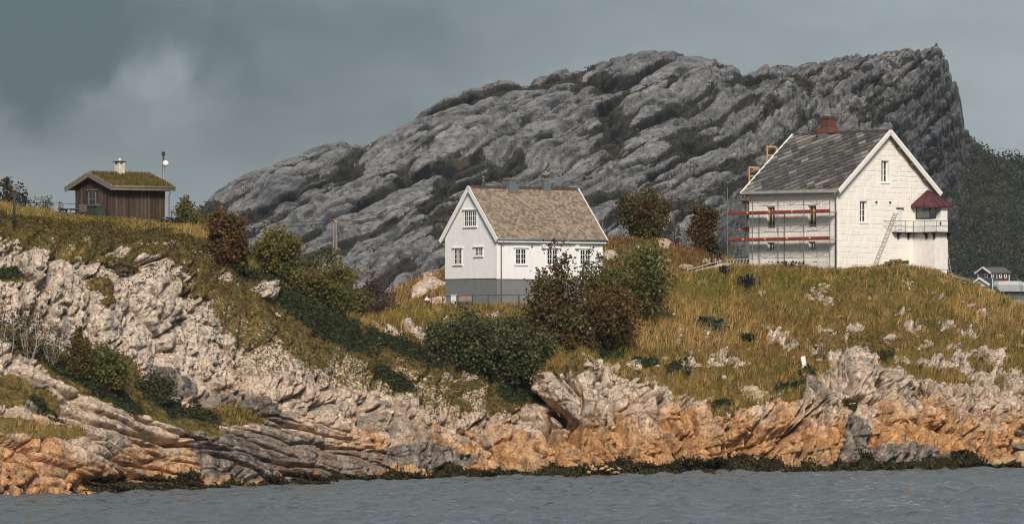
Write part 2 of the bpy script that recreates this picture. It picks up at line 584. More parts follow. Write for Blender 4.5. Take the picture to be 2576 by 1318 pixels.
def build_headland():
    us = np.concatenate([np.linspace(-420, -60, 60)[:-1], np.linspace(-60, 2640, 1160), np.linspace(2640, 3000, 60)[1:]])
    W = line(us, [(-420, 1269), (0, 1254), (240, 1246), (540, 1230), (760, 1221), (960, 1211), (1300, 1203), (1700, 1194), (2100, 1188), (2576, 1179), (3000, 1172)], 1)
    DW = CH * F / (W - HZ)
    Av = line(us, [(-420, 930), (0, 930), (150, 960), (300, 1018), (450, 1068), (560, 1085), (700, 1085), (850, 1090), (1000, 1085), (1200, 1090), (1340, 1100), (1480, 1090), (1620, 1085), (1800, 1080), (2000, 1070), (2200, 1060), (2400, 1060), (2576, 1060), (3000, 1060)], 1)
    DA = DW + line(us, [(-420, 8), (0, 8), (150, 7.5), (300, 6.5), (450, 5.5), (560, 5), (700, 4.5), (850, 4), (1000, 3.2), (1200, 3), (1340, 4), (1480, 3.2), (1620, 3.0), (1800, 3.0), (2000, 3.2), (2200, 3.2), (2400, 3.5), (2576, 4), (3000, 4)], 1)
    Bv = line(us, [(-420, 845), (0, 858), (150, 880), (300, 930), (450, 985), (560, 1028), (700, 1020), (850, 1005), (1000, 1005), (1200, 1025), (1340, 1055), (1480, 1000), (1620, 1000), (1800, 1035), (2000, 1005), (2200, 985), (2400, 990), (2576, 985), (3000, 985)], 1)
    DB = DA + line(us, [(-420, 5), (0, 4.6), (150, 4.2), (300, 4), (450, 3.5), (560, 2.6), (700, 1.6), (850, 1.8), (1000, 2.2), (1200, 2.2), (1340, 3), (1480, 1.8), (1620, 1.8), (1800, 1.3), (2000, 2), (2200, 2.2), (2400, 2), (2576, 2), (3000, 2)], 1)
    Cv = line(us, [(-420, 590), (0, 602), (150, 640), (300, 650), (450, 675), (560, 735), (700, 850), (850, 905), (1000, 930), (1200, 968), (1290, 1000), (1335, 1028), (1365, 950), (1400, 930), (1480, 925), (1560, 950), (1620, 985), (1700, 1010), (1800, 1035), (1900, 1040), (2000, 1000), (2060, 975), (2150, 950), (2250, 970), (2300, 995), (2450, 970), (2576, 945), (3000, 920)], 1, 4)
    DC = DB + line(us, [(-420, 4), (0, 4), (300, 4), (450, 4.5), (560, 5), (700, 4.4), (850, 4.5), (1000, 4), (1200, 3.5), (1290, 3), (1340, 2.5), (1370, 3.2), (1480, 3.6), (1620, 3.4), (1800, 2.2), (2000, 2.8), (2150, 3.2), (2300, 3), (2450, 3.6), (2576, 4.5), (3000, 5)], 1)
    Ev = line(us, [(-420, 550), (0, 560), (150, 588), (300, 598), (450, 610), (560, 652), (700, 748), (850, 832), (1000, 882), (1100, 905), (1200, 942), (1290, 985), (1340, 1008), (1375, 905), (1480, 882), (1620, 875), (1800, 880), (2000, 870), (2200, 850), (2400, 840), (2576, 840), (3000, 830)], 1)
    DE = DC + line(us, [(-420, 4), (0, 5), (150, 5), (300, 6), (560, 7), (700, 6.5), (850, 6), (1000, 6), (1100, 5), (1200, 4), (1290, 3), (1340, 3), (1375, 4), (1480, 5), (1620, 7), (1800, 9), (2000, 9), (2200, 9), (2400, 8), (2576, 6), (3000, 6)], 1)
    Fv = line(us, [(-420, 500), (0, 520), (60, 538), (170, 546), (270, 552), (420, 559), (520, 586), (600, 640), (640, 676), (740, 737), (850, 797), (950, 801), (1000, 787), (1120, 770), (1250, 769), (1400, 769), (1480, 769), (1560, 758), (1620, 735), (1700, 697), (1850, 672), (2000, 675), (2107, 681), (2180, 676), (2250, 667), (2330, 680), (2380, 690), (2430, 708), (2480, 737), (2576, 774), (3000, 860)], 1, 4)
    DF = line(us, [(-420, 338), (0, 340), (170, 341), (270, 343), (420, 346), (520, 346), (600, 344), (740, 343), (850, 342), (950, 344), (1000, 346), (1120, 348), (1400, 348.5), (1480, 350), (1560, 354), (1620, 360), (1700, 364), (1850, 367), (2000, 368.5), (2107, 368.5), (2250, 371), (2380, 371.5), (2430, 371), (2480, 370), (2576, 371), (3000, 388)], 1)
    zF = CH + (HZ - Fv) / F * DF
    zG = zF - line(us, [(-420, 1), (120, 0.8), (180, 0.1), (450, 0.1), (540, 1.5), (900, 1.2), (1050, 0.2), (1500, 0.2), (1600, 1.0), (1800, 0.2), (2390, 0.2), (2450, 2.5), (3000, 3)], 1)
    DG = DF + 14
    Gv = HZ - (zG - CH) * F / DG
    DH = DF + 34
    zH = zF - 9
    Hv = HZ - (zH - CH) * F / DH
    D0 = DW - 2.5
    V0 = HZ + (CH + 2.0) * F / D0
    Vt = np.array([V0, W, Av, Bv, Cv, Ev, Fv, Gv, Hv])
    Dt = np.array([D0, DW, DA, DB, DC, DE, DF, DG, DH])
    rows = [6, 104, 56, 128, 36, 62, 14, 8]
    ts = np.concatenate([k + np.arange(n) / n for k, n in enumerate(rows)] + [[len(rows)]])
    V = mono_interp(Vt, ts)
    D = mono_interp(Dt, ts)
    U = np.broadcast_to(us, V.shape)
    X = (U - CX) / F * D
    Z = CH + (HZ - V) / F * D
    P = np.stack([X, D, Z], -1)
    T = np.broadcast_to(ts[:, None], V.shape)
    Nn = grid_normals(P)
    if Nn[150, 600, 1] > 0:
        Nn = -Nn
    Cl = np.broadcast_to(Cv, V.shape)
    x, y, z = X, D, Z
    # ---- where ground cover grows
    nz = fbm(x / 5, y / 5, z / 5, 31, 4)
    nf = fbm(x / 1.1, y / 1.1, z / 1.1, 41, 3)
    right = sst(U, 1335, 1375)
    veg = sst((Cl - V) / 60 + nz * 1.1 + nf * 0.35, -0.15, 0.35)
    left = 1 - right
    # on the left massif rock keeps showing through above the edge; on the right scattered outcrops do
    patch = fbm(x / 2.2 + 9, y / 4, z / 1.2, 51, 4)
    bare = left * sst(V, 560, 640) * sst(patch, 0.02, 0.32) * 1.0
    bare += right * sst(patch + sst(V, 760, 960) * 0.34 + 0.16 * sst(U, 2050, 2300) - 0.2, 0.19, 0.42)
    veg = veg * (1 - np.clip(bare, 0, 1))
    for (cx, cy, rx, ry, a, amt) in (
        (170, 925, 230, 40, 29, 1), (420, 1035, 150, 34, 25, 1), (560, 1048, 110, 26, 4, 1), (80, 1075, 150, 24, 8, 0.9), (20, 985, 60, 40, 10, 0.9),
        (110, 1010, 60, 20, 35, 0.8), (270, 930, 90, 55, 20, 1), (680, 880, 60, 70, 50, 0.45), (760, 905, 120, 30, 35, 0.45), (880, 945, 60, 30, 30, 0.5),
        (990, 955, 70, 30, 35, 1), (900, 915, 380, 56, 20, 0.52), (1150, 980, 200, 36, 20, 0.48), (620, 790, 70, 110, -35, 0.62), (760, 860, 110, 60, 40, 0.66), (520, 715, 120, 26, 20, 0.66), (350, 640, 260, 26, 6, 0.62), (1180, 905, 90, 20, 30, 0.8), (1280, 985, 55, 50, 20, 1), (1440, 930, 60, 12, 0, 0.8), (1490, 895, 100, 26, 0, 1),
        (1150, 1000, 60, 16, 20, 0.7), (1300, 950, 60, 40, 0, 1), (1810, 1020, 45, 26, 0, 1), (1990, 985, 55, 28, 0, 1), (2140, 1020, 22, 12, 0, 0.9),
        (2070, 1000, 20, 10, 0, 0.7), (265, 715, 28, 26, 0, 1), (275, 755, 22, 16, 0, 0.8), (20, 690, 50, 20, 0, 1), (640, 650, 90, 26, 25, 1),
        (500, 690, 80, 14, 25, 0.8), (640, 810, 24, 60, 0, 0.5), (600, 880, 16, 70, 0, 0.4), (900, 860, 120, 40, 28, 1), (760, 790, 90, 30, 36, 1), (1060, 905, 90, 24, 22, 1)):
        veg = np.maximum(veg, ell(U, V + nf * 14, cx, cy, rx, ry, a) * amt)
    for (cx, cy, rx, ry, a) in ((300, 626, 34, 12, 0), (390, 655, 55, 12, 10), (665, 738, 34, 20, 15), (470, 690, 45, 14, 15), (950, 853, 20, 9, 30), (1110, 895, 34, 9, 20),
                                (2070, 745, 0.1, 0.1, 0), (2160, 945, 60, 46, 10), (2240, 960, 55, 40, 20), (2070, 990, 45, 45, -40), (1660, 1000, 30, 30, 20), (2490, 900, 40, 16, 30),
                                (2140, 830, 14, 12, 0), (2080, 830, 30, 8, 20), (1500, 925, 40, 12, 0)):
        veg *= 1 - 0.92 * ell(U, V + nf * 10, cx, cy, rx, ry, a)
    veg = np.maximum(veg, np.maximum(ell(U, V, 2030, 925, 60, 34), ell(U, V, 1760, 960, 120, 30)) * 0.9)
    jun = np.zeros_like(V)
    for (cx, cy, rx, ry, a) in ((190, 938, 215, 24, 29), (810, 800, 165, 38, 31), (1000, 868, 90, 24, 22), (1075, 905, 60, 14, 20), (990, 955, 62, 24, 35), (470, 1035, 90, 22, 18),
                                (1495, 893, 85, 17, 0), (1810, 1018, 40, 15, 0), (1990, 985, 46, 15, 0), (20, 688, 42, 16, 0), (120, 1035, 60, 14, 40), (2140, 1020, 20, 10, 0),
                                (2230, 895, 22, 12, 0), (1880, 850, 18, 10, 0), (1290, 985, 40, 30, 20), (1700, 935, 40, 16, 0), (660, 700, 60, 14, 25), (1210, 935, 50, 14, 25),
                                (1620, 915, 40, 16, 0), (2030, 950, 24, 10, 0)):
        jun = np.maximum(jun, ell(U, V + nf * 10, cx, cy, rx, ry, a))
    gold = sst(fbm(x / 4, y / 6, z / 2.5, 61, 3), -0.15, 0.4) * right * sst(Cl - V, -20, 30)
    gold = np.maximum(gold, np.maximum(ell(U, V, 1700, 830, 200, 60) * 0.9, ell(U, V, 90, 1080, 150, 22, 8)))
    # ---- relief
    rock = 1 - 0.85 * sst(veg, 0.25, 0.8)
    flat = sst(T, 5.2, 5.9)                      # near the crest and the house plots the ground stays even
    cliff = 1 - sst(T, 4.1, 5.0)
    amp = np.maximum(rock, 0.25) * (1 - 0.8 * flat)
    wq = fbm(x / 6, y / 6, z / 6, 71, 3)
    S = np.concatenate([np.zeros((1, V.shape[1])), np.cumsum(np.linalg.norm(np.diff(P, axis=0), axis=-1), axis=0)], 0)
    S = S - 2.5
    slab = np.maximum(ell(U, V, 230, 1110, 420, 140, 20), ell(U, V, 720, 1130, 290, 95, 12))
    # two families of joints: upright ribs on the walls, long dipping sheets on the slabs by the water
    kx = smooth1(np.interp(us, [0, 900, 1350, 1650, 2000, 2300, 2576], [-0.05, 0.05, 0.36, 0.26, -0.10, -0.12, 0.08]), 12)[None, :]
    wa = fbm(x / 2.6, y / 4, z / 2.6, 72, 4) * 0.42 + wq * 1.0
    wb = fbm(x / 2.6 + 20, y / 4, z / 2.6, 76, 4) * 0.6
    fine = fbm(x / 0.42, y / 0.5, z / 0.42, 87, 3)
    def field(a, b, e, hf=1.0):
        d = 0
        for k, (s, e_, step, tilt, crk, cw, dome) in enumerate(((4.4, e, 1.5, 1.6, 2.1, 0.055, 0.8), (1.75, e * 0.85, 0.60, 0.62, 1.2, 0.085, 0.70), (0.72, e * 0.75, 0.18, 0.22, 0.46, 0.13, 0.16), (0.32, e * 0.6, 0.06, 0.09, 0.10, 0.17, 0.03))):
            f1, f2, dx, dy, h1, h2, h3 = worley2(a / s + 5 * k, b / (s * e_), 1 + k)
            m = hf if k > 1 else 1.0
            step, tilt, crk = step * m, tilt * m, crk * m
            d = d + (h1 - 0.5) * step + (dx * (h2 - 0.5) + dy * (h3 - 0.6)) * tilt - crk * np.exp(-((f2 - f1) / cw) ** 2) + dome * (0.4 - f1 * f1)
        return d
    f_up = field(x + kx * z + wa, z + wb, 3.3)
    cs, sn = math.cos(R(33)), math.sin(R(33))
    f_sl = field((x * sn + S * cs) * 1.5 + wa * 0.6, x * cs - S * sn + wb, 4.6, 0.55)
    f_lat = 0.5 * field(x * 0.75 + wb + 40, z * 0.8 + wa, 0.9, 0.5)
    c1 = np.exp(-(pn((x + kx * S + wa) / 2.6 + 5, y / 6, S / 11 + 3, 84) / 0.030) ** 2)
    big = fbm(x / 9, y / 9, z / 9, 91, 3)
    pits = sst(pn(x / 0.42, y / 0.5, z / 0.36, 95), 0.02, 0.30)
    pits2 = sst(pn(x / 0.9 + 4, y / 0.9, z / 0.6, 96), 0.12, 0.40)
    disp = amp * (f_up * (1 - slab) * (0.66 - 0.04 * right) + f_sl * slab * 0.55 + f_lat * (1 - slab) * 0.20 + fine * 0.03 - c1 * 0.8 * (1 - 0.6 * slab))
    pitm = left * sst(V, 590, 640) * (1 - sst(V, 900, 1000)) * (0.35 + 0.65 * sst(patch + nz, -0.1, 0.35))
    disp -= pits2 * 0.34 * rock * pitm
    disp -= pits * 0.30 * rock * (pitm + 0.25)
    disp += big * 1.3 * cliff * (0.4 + 0.6 * rock) + fbm(x / 1.6, y / 1.6, z / 1.6, 97, 3) * 0.18 * (1 - rock) * (1 - 0.6 * flat)
    # swells of bare rock standing out of the turf
    disp += right * sst(bare, 0.3, 0.9) * (1 - flat) * 0.35
    # boulder-like bosses of the two big outcrops above the right-hand cliff
    for (cx, cy, rx, ry, a, hgt) in ((2175, 950, 50, 60, -15, 1.1), (2240, 965, 48, 52, 20, 1.2), (2060, 1010, 50, 40, -35, 1.3), (1465, 930, 90, 26, 0, 0.9), (1650, 1000, 36, 60, 15, 0.9),
                                 (2300, 1060, 70, 50, 0, 0.7), (665, 738, 40, 26, 0, 0.7), (1400, 990, 70, 50, 10, 0.8)):
        disp += hgt * (1 - sst(np.sqrt(((U - cx) / rx) ** 2 + ((V - cy) / ry) ** 2), 0.0, 1.1))
    # the open clefts
    for pts, wd, dep in (([(1338, 985), (1352, 1012), (1395, 1038), (1445, 1072), (1482, 1114), (1508, 1168)], 12, 3.6),
                         ([(1362, 1035), (1388, 1110), (1402, 1165)], 9, 3.2), ([(1560, 1000), (1585, 1085), (1580, 1170)], 4, 1.0),
                         ([(136, 690), (140, 800), (150, 862)], 5, 1.1), ([(495, 700), (490, 830), (480, 930)], 4, 0.8), ([(880, 1000), (905, 1110), (915, 1200)], 5, 1.0),
                         ([(470, 1095), (500, 1150), (530, 1225)], 6, 1.6), ([(2080, 985), (1990, 1100), (1915, 1180)], 4, 1.0), ([(2140, 1060), (2115, 1190)], 6, 1.0),
                         ([(1740, 1085), (1690, 1175)], 4, 0.9), ([(1785, 1010), (1800, 1090)], 5, 0.9), ([(2290, 990), (2330, 1100), (2320, 1170)], 5, 0.9),
                         ([(2440, 960), (2455, 1060), (2400, 1160)], 5, 0.9), ([(1230, 1060), (1245, 1190)], 5, 0.9), ([(1110, 1010), (1040, 1180)], 5, 0.7)):
        d, w = polydist(U + wq * 14, V + nf * 6, pts)
        k = wd * (0.45 + 0.55 * np.sin(np.pi * np.clip(w, 0.03, 0.97)))
        disp -= dep * np.exp(-(d / k) ** 2)
    disp *= np.clip((T - 0.2) / 0.8, 0, 1)
    disp += 0.5 * ell(U, V, 1450, 1010, 85, 46, 38)
    disp = np.clip(disp, -6, 3)
    Nd = Nn * np.array([1, 1, 0.28])
    Nd /= np.linalg.norm(Nd, axis=-1, keepdims=True)
    k = (rock * (1 - sst(T, 4.4, 5.4)))[..., None]
    Nd = Nd * k + Nn * (1 - k)
    Nd /= np.linalg.norm(Nd, axis=-1, keepdims=True)
    Q = P + Nd * disp[..., None]
    # ---- colour masks (what the rock itself is)
    zz = Q[..., 2] + nz * 1.6 + nf * 0.5
    zz = zz + fbm(x / 1.6, y / 3, z / 7, 33, 5) * 2.6
    ora = (1 - sst(zz, 1.2, 5.6)) * 0.85
    ora = np.maximum(ora, right * (1 - sst(zz, 1.8, 7.2)) * 0.92)
    ora = np.maximum(ora, 0.30 * (1 - sst(zz, 5, 11)))
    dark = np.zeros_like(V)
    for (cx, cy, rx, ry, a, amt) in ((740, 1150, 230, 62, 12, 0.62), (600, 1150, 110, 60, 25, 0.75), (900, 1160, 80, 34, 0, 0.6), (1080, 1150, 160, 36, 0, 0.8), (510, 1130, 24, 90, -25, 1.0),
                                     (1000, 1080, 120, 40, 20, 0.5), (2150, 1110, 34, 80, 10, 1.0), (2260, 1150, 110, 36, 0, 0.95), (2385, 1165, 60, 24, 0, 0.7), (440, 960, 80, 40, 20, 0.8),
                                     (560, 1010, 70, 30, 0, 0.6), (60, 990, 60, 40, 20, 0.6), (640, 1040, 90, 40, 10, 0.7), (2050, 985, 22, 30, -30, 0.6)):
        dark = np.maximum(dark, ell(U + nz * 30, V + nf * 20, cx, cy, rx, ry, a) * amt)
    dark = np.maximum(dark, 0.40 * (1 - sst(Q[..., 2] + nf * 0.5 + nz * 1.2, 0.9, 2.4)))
    tn = fbm(x / 1.7, y / 3, z / 3, 35, 4)
    tide_h = 0.66 + nz * 0.5 + tn * 0.95 + 0.25 * sst(U, 1000, 1500) - 0.9 * (1 - sst(U + nz * 200, 120, 380))
    tide = 1 - sst(Q[..., 2] - tide_h, -0.25, 0.25)
    speck = (1 - 0.75 * slab) * np.clip(0.55 + 0.45 * left * (1 - sst(V, 900, 1010)) * sst(patch + nz * 0.8, -0.2, 0.3) + 0.2 * right * sst(1000 - V, -40, 60), 0, 1) * (1 - ora * 0.6)
    lich = np.clip(ell(U, V, 1500, 925, 60, 16) + 0.5 * left * sst(640 - V, 0, 60) + ell(U, V, 60, 1000, 60, 50) * 0.6, 0, 1)
    veg = veg * (1 - tide)
    nr, nc = V.shape
    me = np_mesh('headland', Q.reshape(-1, 3), grid_faces(nr, nc)[:, ::-1], False,
                 dict(veg=veg, jun=jun, gold=gold, orange=ora, dark=dark, tide=tide, speck=speck, lich=lich))
    o = link_mesh('headland', me, rock_mat())
    tag(o, kind='structure')
    L = Land()
    L.us, L.U, L.V, L.T, L.P, L.Q, L.veg, L.jun, L.gold, L.tide, L.Cl, L.N = us, U, V, T, P, Q, veg, jun, gold, tide, Cl, Nn
    L.bare = np.clip(bare, 0, 1)
    L.F_row = sum(rows[:6])
    return L

HEAD = build_headland()

def ground(u, v):
    """the point of the headland seen at bearing (u, v)"""
    i = int(np.argmin(np.abs(HEAD.us - u)))
    col = HEAD.V[:HEAD.F_row + 1, i]
    j = int(np.argmin(np.abs(col - v)))
    return Vector(HEAD.Q[j, i])

# ------------------------------------------------------------------ heath knoll behind the white house
def build_rear_hill():
    us = np.linspace(820, 2040, 420)
    f_D = line(us, [(820, 360), (1100, 364), (1500, 366), (1700, 376), (1900, 386), (2040, 390)], 1)
    f_z = line(us, [(820, 8.8), (1100, 10.2), (1500, 10.6), (1700, 11.2), (1900, 11.5), (2040, 11)], 1)
    c_v = line(us, [(820, 830), (930, 772), (985, 736), (1050, 704), (1115, 680), (1250, 652), (1480, 612), (1520, 603), (1600, 604), (1660, 610), (1715, 620), (1765, 634), (1820, 655), (1880, 678), (1950, 712), (2040, 750)], 1, 3)
    c_D = line(us, [(820, 368), (1115, 379), (1500, 386), (1700, 391), (1900, 398), (2040, 400)], 1)
    fv = HZ - (f_z - CH) * F / f_D
    mv = fv * 0.45 + c_v * 0.55
    mD = f_D * 0.5 + c_D * 0.5
    bz = CH + (HZ - c_v) / F * c_D - 6
    bD = c_D + 22
    Vt = np.array([fv, mv, c_v, HZ - (bz - CH) * F / bD])
    Dt = np.array([f_D, mD, c_D, bD])
    ts = np.concatenate([np.arange(60) / 60, 1 + np.arange(60) / 60, 2 + np.arange(13) / 12])
    ts[-1] = 3.0
    V, D = mono_interp(Vt, ts), mono_interp(Dt, ts)
    U = np.broadcast_to(us, V.shape)
    P = np.stack([(U - CX) / F * D, D, CH + (HZ - V) / F * D], -1)
    Nn = grid_normals(P)
    if Nn[60, 200, 2] < 0:
        Nn = -Nn
    x, y, z = P[..., 0], P[..., 1], P[..., 2]
    nf = fbm(x / 1.2, y / 1.2, z / 1.2, 141, 4)
    nz = fbm(x / 4, y / 5, z / 4, 131, 3)
    bare = sst(fbm(x / 2.6, y / 5, z / 1.3, 151, 3), 0.28, 0.42) * 0.8
    for (cx, cy, rx, ry, a) in ((1060, 728, 32, 16, -30), (1090, 715, 20, 14, -20), (1535, 645, 22, 14, 10), (1625, 632, 28, 6, 15), (1660, 655, 30, 6, 10), (1725, 672, 20, 6, 0), (1790, 660, 26, 5, 10)):
        bare = np.maximum(bare, ell(U, V, cx, cy, rx, ry, a))
    Q = P + Nn * (nf * 0.22 + nz * 0.4 + bare * 0.35 - 0.2 * bare * np.abs(pn(x / 0.8, y, z / 0.7, 160)))[..., None]
    gold = sst(nz + sst(V, 640, 700) * 0.7, 0.1, 0.6)
    zero = np.zeros_like(V)
    veg = np.clip(1 - bare, 0, 1)
    me = np_mesh('heath_knoll', Q.reshape(-1, 3), grid_faces(*V.shape)[:, ::-1], True,
                 dict(veg=veg, jun=zero, gold=gold, orange=zero + 0.25, dark=zero, tide=zero, speck=zero + 0.3, lich=zero))
    o = link_mesh('heath_knoll', me, bpy.data.materials['sea_cliff'])
    tag(o, kind='structure')
    L = Land()
    L.us, L.U, L.V, L.Q, L.veg, L.gold, L.F_row = us, U, V, Q, veg, gold, 120
    return L

REAR = build_rear_hill()

def rear(u, v):
    i = int(np.argmin(np.abs(REAR.us - u)))
    j = int(np.argmin(np.abs(REAR.V[:121, i] - v)))
    return Vector(REAR.Q[j, i])

# ------------------------------------------------------------------ mountain across the sound
def build_mountain():
    us = np.linspace(-500, 3100, 960)
    c_v = line(us, [(-700, 860), (-200, 855), (0, 850), (250, 690), (400, 580), (490, 523), (560, 478), (620, 443), (700, 416), (745, 402), (800, 373), (850, 364), (910, 368), (960, 340), (1040, 300), (1120, 252),
                    (1180, 232), (1230, 217), (1330, 211), (1380, 191), (1440, 176), (1500, 158), (1560, 150), (1600, 146), (1690, 138), (1740, 148), (1800, 152), (1850, 172), (1866, 186), (1920, 180), (1990, 173),
                    (2050, 159), (2120, 145), (2200, 140), (2280, 133), (2325, 134), (2340, 124), (2352, 114), (2363, 114), (2367, 152), (2374, 160), (2385, 182), (2400, 208), (2412, 262), (2420, 300), (2428, 318), (2450, 358),
                    (2490, 390), (2530, 402), (2576, 408), (2800, 430), (3300, 520)], 1, 1)
    c_D = line(us, [(-700, 1620), (0, 1620), (490, 1660), (900, 1720), (1690, 1830), (2100, 1830), (2360, 1810), (2420, 1800), (2600, 1850), (3300, 1880)], 1)
    f_v = np.full_like(us, 862.0)
    f_D = line(us, [(-700, 1380), (2300, 1400), (2576, 1380), (3300, 1350)], 1)
    def lv(p):
        return line(us, p, 1, 14)
    # share of the height, and distance, of the lines between foot and crest: an even slope, with a wall at the right end
    s1 = lv([(-700, 0.33), (1900, 0.34), (2200, 0.34), (2400, 0.30), (2480, 0.38), (3300, 0.38)])
    s2 = lv([(-700, 0.68), (1900, 0.68), (2200, 0.64), (2400, 0.50), (2480, 0.72), (3300, 0.72)])
    q1 = lv([(-700, 0.30), (2000, 0.30), (2250, 0.55), (2400, 0.72), (2480, 0.42), (3300, 0.42)])
    q2 = lv([(-700, 0.62), (2000, 0.62), (2250, 0.80), (2400, 0.90), (2480, 0.75), (3300, 0.75)])
    V1, V2 = f_v + (c_v - f_v) * s1, f_v + (c_v - f_v) * s2
    D1, D2 = f_D + (c_D - f_D) * q1, f_D + (c_D - f_D) * q2
    bz = CH + (HZ - c_v) / F * c_D - 30
    bD = c_D + 160
    Vt = np.array([f_v, V1, V2, c_v, HZ - (bz - CH) * F / bD])
    Dt = np.array([f_D, D1, D2, c_D, bD])
    ts = np.concatenate([np.arange(80) / 80, 1 + np.arange(110) / 110, 2 + np.arange(120) / 120, 3 + np.arange(9) / 8])
    ts[-1] = 4.0
    V, D = mono_interp(Vt, ts), mono_interp(Dt, ts)
    U = np.broadcast_to(us, V.shape)
    T = np.broadcast_to(ts[:, None], V.shape)
    P = np.stack([(U - CX) / F * D, D, CH + (HZ - V) / F * D], -1)
    Nn = grid_normals(P)
    if Nn[100, 500, 2] < 0:
        Nn = -Nn
    x, y, z = P[..., 0], P[..., 1] * 0.45, P[..., 2]
    w1 = fbm(x / 45, y / 45, z / 45, 201, 3)
    w2 = fbm(x / 14, y / 14, z / 14, 205, 3)
    # the sheets dip to the left; their lines keep an even spacing while the dip changes along the ridge
    dip = np.interp(us, [300, 700, 1200, 1700, 2000, 2400], [0.66, 0.60, 0.48, 0.55, 0.75, 0.95])
    rise = np.concatenate([[0], np.cumsum(0.5 * (dip[1:] + dip[:-1]) * np.diff(us) * 0.14)])[None, :]
    n = (z - rise) * 0.86 + w1 * 5.0 + w2 * 1.6
    a = x * 1.12 + z * 0.45 + w1 * 8 + w2 * 2.0
    blocky = sst(U, 1700, 2000)
    def cells(a_, n_, seed, sa, sn_, dome, step, tilt, crack, cw):
        f1, f2, dx, dy, h1, h2, h3 = worley2(a_ / sa, n_ / sn_, seed)
        e = f2 - f1
        return dome * (0.5 - f1 * f1) + step * (h1 - 0.5) + tilt * (dx * (h2 - 0.5) + dy * (h3 - 0.6)) - crack * np.exp(-(e / cw) ** 2), f1, e
    q1, g1, e1 = cells(a, n, 21, 84, 10.0, 3.2, 3.8, 5.5, 3.4, 0.08)
    q2, g2, e2 = cells(a + 9, n + w2 * 1.0, 22, 40, 4.0, 1.2, 1.7, 2.8, 1.9, 0.10)
    q3, g3, e3 = cells(a + 3, n + w2 * 0.7, 23, 17, 1.5, 0.4, 0.75, 1.2, 0.9, 0.14)
    seam = np.exp(-(pn(a / 55 + 3, y / 60, n / 5.0 + 2, 215) / 0.05) ** 2) * 2.6
    q4, g4, e4 = cells(x + w2 * 3, z * 1.1 + w1 * 6 + x * 0.25, 24, 9.0, 7.0, 3.4, 3.4, 5.5, 2.2, 0.10)
    q5, g5, e5 = cells(x + w2 * 2 + 7, z * 1.1 + x * 0.3, 25, 3.4, 2.8, 1.1, 1.3, 2.2, 0.8, 0.14)
    q6, g6, e6 = cells(x - 0.4 * z + w2 * 3, z, 26, 26, 34, 2.0, 3.0, 5.0, 1.6, 0.05)
    big = fbm(x / 120, y / 90, z / 60, 231, 2)
    disp = q1 + q2 + q3 + q6 * 0.35 - seam + blocky * (q4 * 0.8 + q5 * 0.7 - q1 * 0.3)
    disp += big * 10 * (1 - sst(T, 2.45, 3.0))
    d1, d2 = np.clip(e1 * 0.9, 0, 1) * 0.5, np.clip(e2 * 0.9, 0, 1) * 0.5
    crest = sst(T, 2.45, 3.0)
    disp = disp * (1 - 0.25 * crest)
    wood = sst(U + (V - 420) * 0.18 + w1 * 30, 2395, 2460) * sst(V, 300, 420)
    wood = np.maximum(wood, sst(U, 2200, 2330) * sst(V + w1 * 40 - (2420 - U) * 0.05, 560, 640))
    disp *= 1 - 0.75 * wood
    disp *= sst(T, 0.05, 0.5)
    Q = P + np.array([0, -0.96, 0.28]) * (disp * 2.0)[..., None]
    # scrub and heath: in the seams between the slabs, in the saddle and on the gentler right-hand slope
    low = (0.16 - d1) * 2.2 + (0.14 - d2) * 1.0
    veg = sst(low + w1 * 0.42 + w2 * 0.30 + seam * 0.08 + 0.05, 0.10, 0.44) * 0.95
    for (cx, cy, rx, ry, ang_, amt) in ((1830, 235, 95, 50, 15, 0.9), (1960, 310, 100, 34, 30, 0.8), (2200, 250, 130, 60, -20, 0.75), (2130, 210, 60, 22, -20, 0.6), (1560, 345, 90, 20, -15, 0.8), (1420, 400, 110, 26, -20, 0.7),
                                     (1030, 570, 120, 30, -25, 0.8), (1500, 520, 70, 50, 0, 0.9), (1480, 480, 60, 26, -10, 0.7), (1640, 560, 160, 26, 0, 0.8), (1230, 430, 120, 16, -25, 0.6), (660, 560, 50, 40, 0, 0.9),
                                     (2270, 420, 110, 90, 0, 0.6), (2330, 520, 90, 60, 0, 0.75), (1700, 330, 70, 30, 20, 0.6), (900, 430, 60, 20, -30, 0.5), (760, 640, 160, 30, 0, 0.5), (1050, 640, 150, 40, 0, 0.7),
                                     (1350, 560, 120, 24, -20, 0.6), (2050, 240, 60, 20, -20, 0.5)):
        veg = np.maximum(veg, ell(U + w1 * 60, V + w2 * 36, cx, cy, rx, ry, ang_) * amt * (0.16 + 0.66 * sst(low + w2 * 0.5, -0.15, 0.30)))
    veg = veg * (1 - 0.75 * sst(T, 2.78, 2.93))
    veg = np.maximum(veg, wood)
    face = np.clip(sst(U + w1 * 30, 2150, 2330) * sst(V, 180, 330) + ell(U, V, 720, 480, 90, 40, -20) * 0.7 + ell(U, V, 1840, 640, 60, 90, 0), 0, 1)  # mask for the steep right-hand wall, whose shade is painted into the colour
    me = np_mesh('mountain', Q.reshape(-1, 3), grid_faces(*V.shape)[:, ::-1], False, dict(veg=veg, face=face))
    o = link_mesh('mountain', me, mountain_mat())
    tag(o, kind='structure')
    L = Land()
    L.us, L.U, L.V, L.Q, L.veg, L.wood, L.F_row = us, U, V, Q, veg, wood, 310
    return L

MOUNT = build_mountain()

def mount(u, v):
    i = int(np.argmin(np.abs(MOUNT.us - u)))
    j = int(np.argmin(np.abs(MOUNT.V[:311, i] - v)))
    return Vector(MOUNT.Q[j, i])

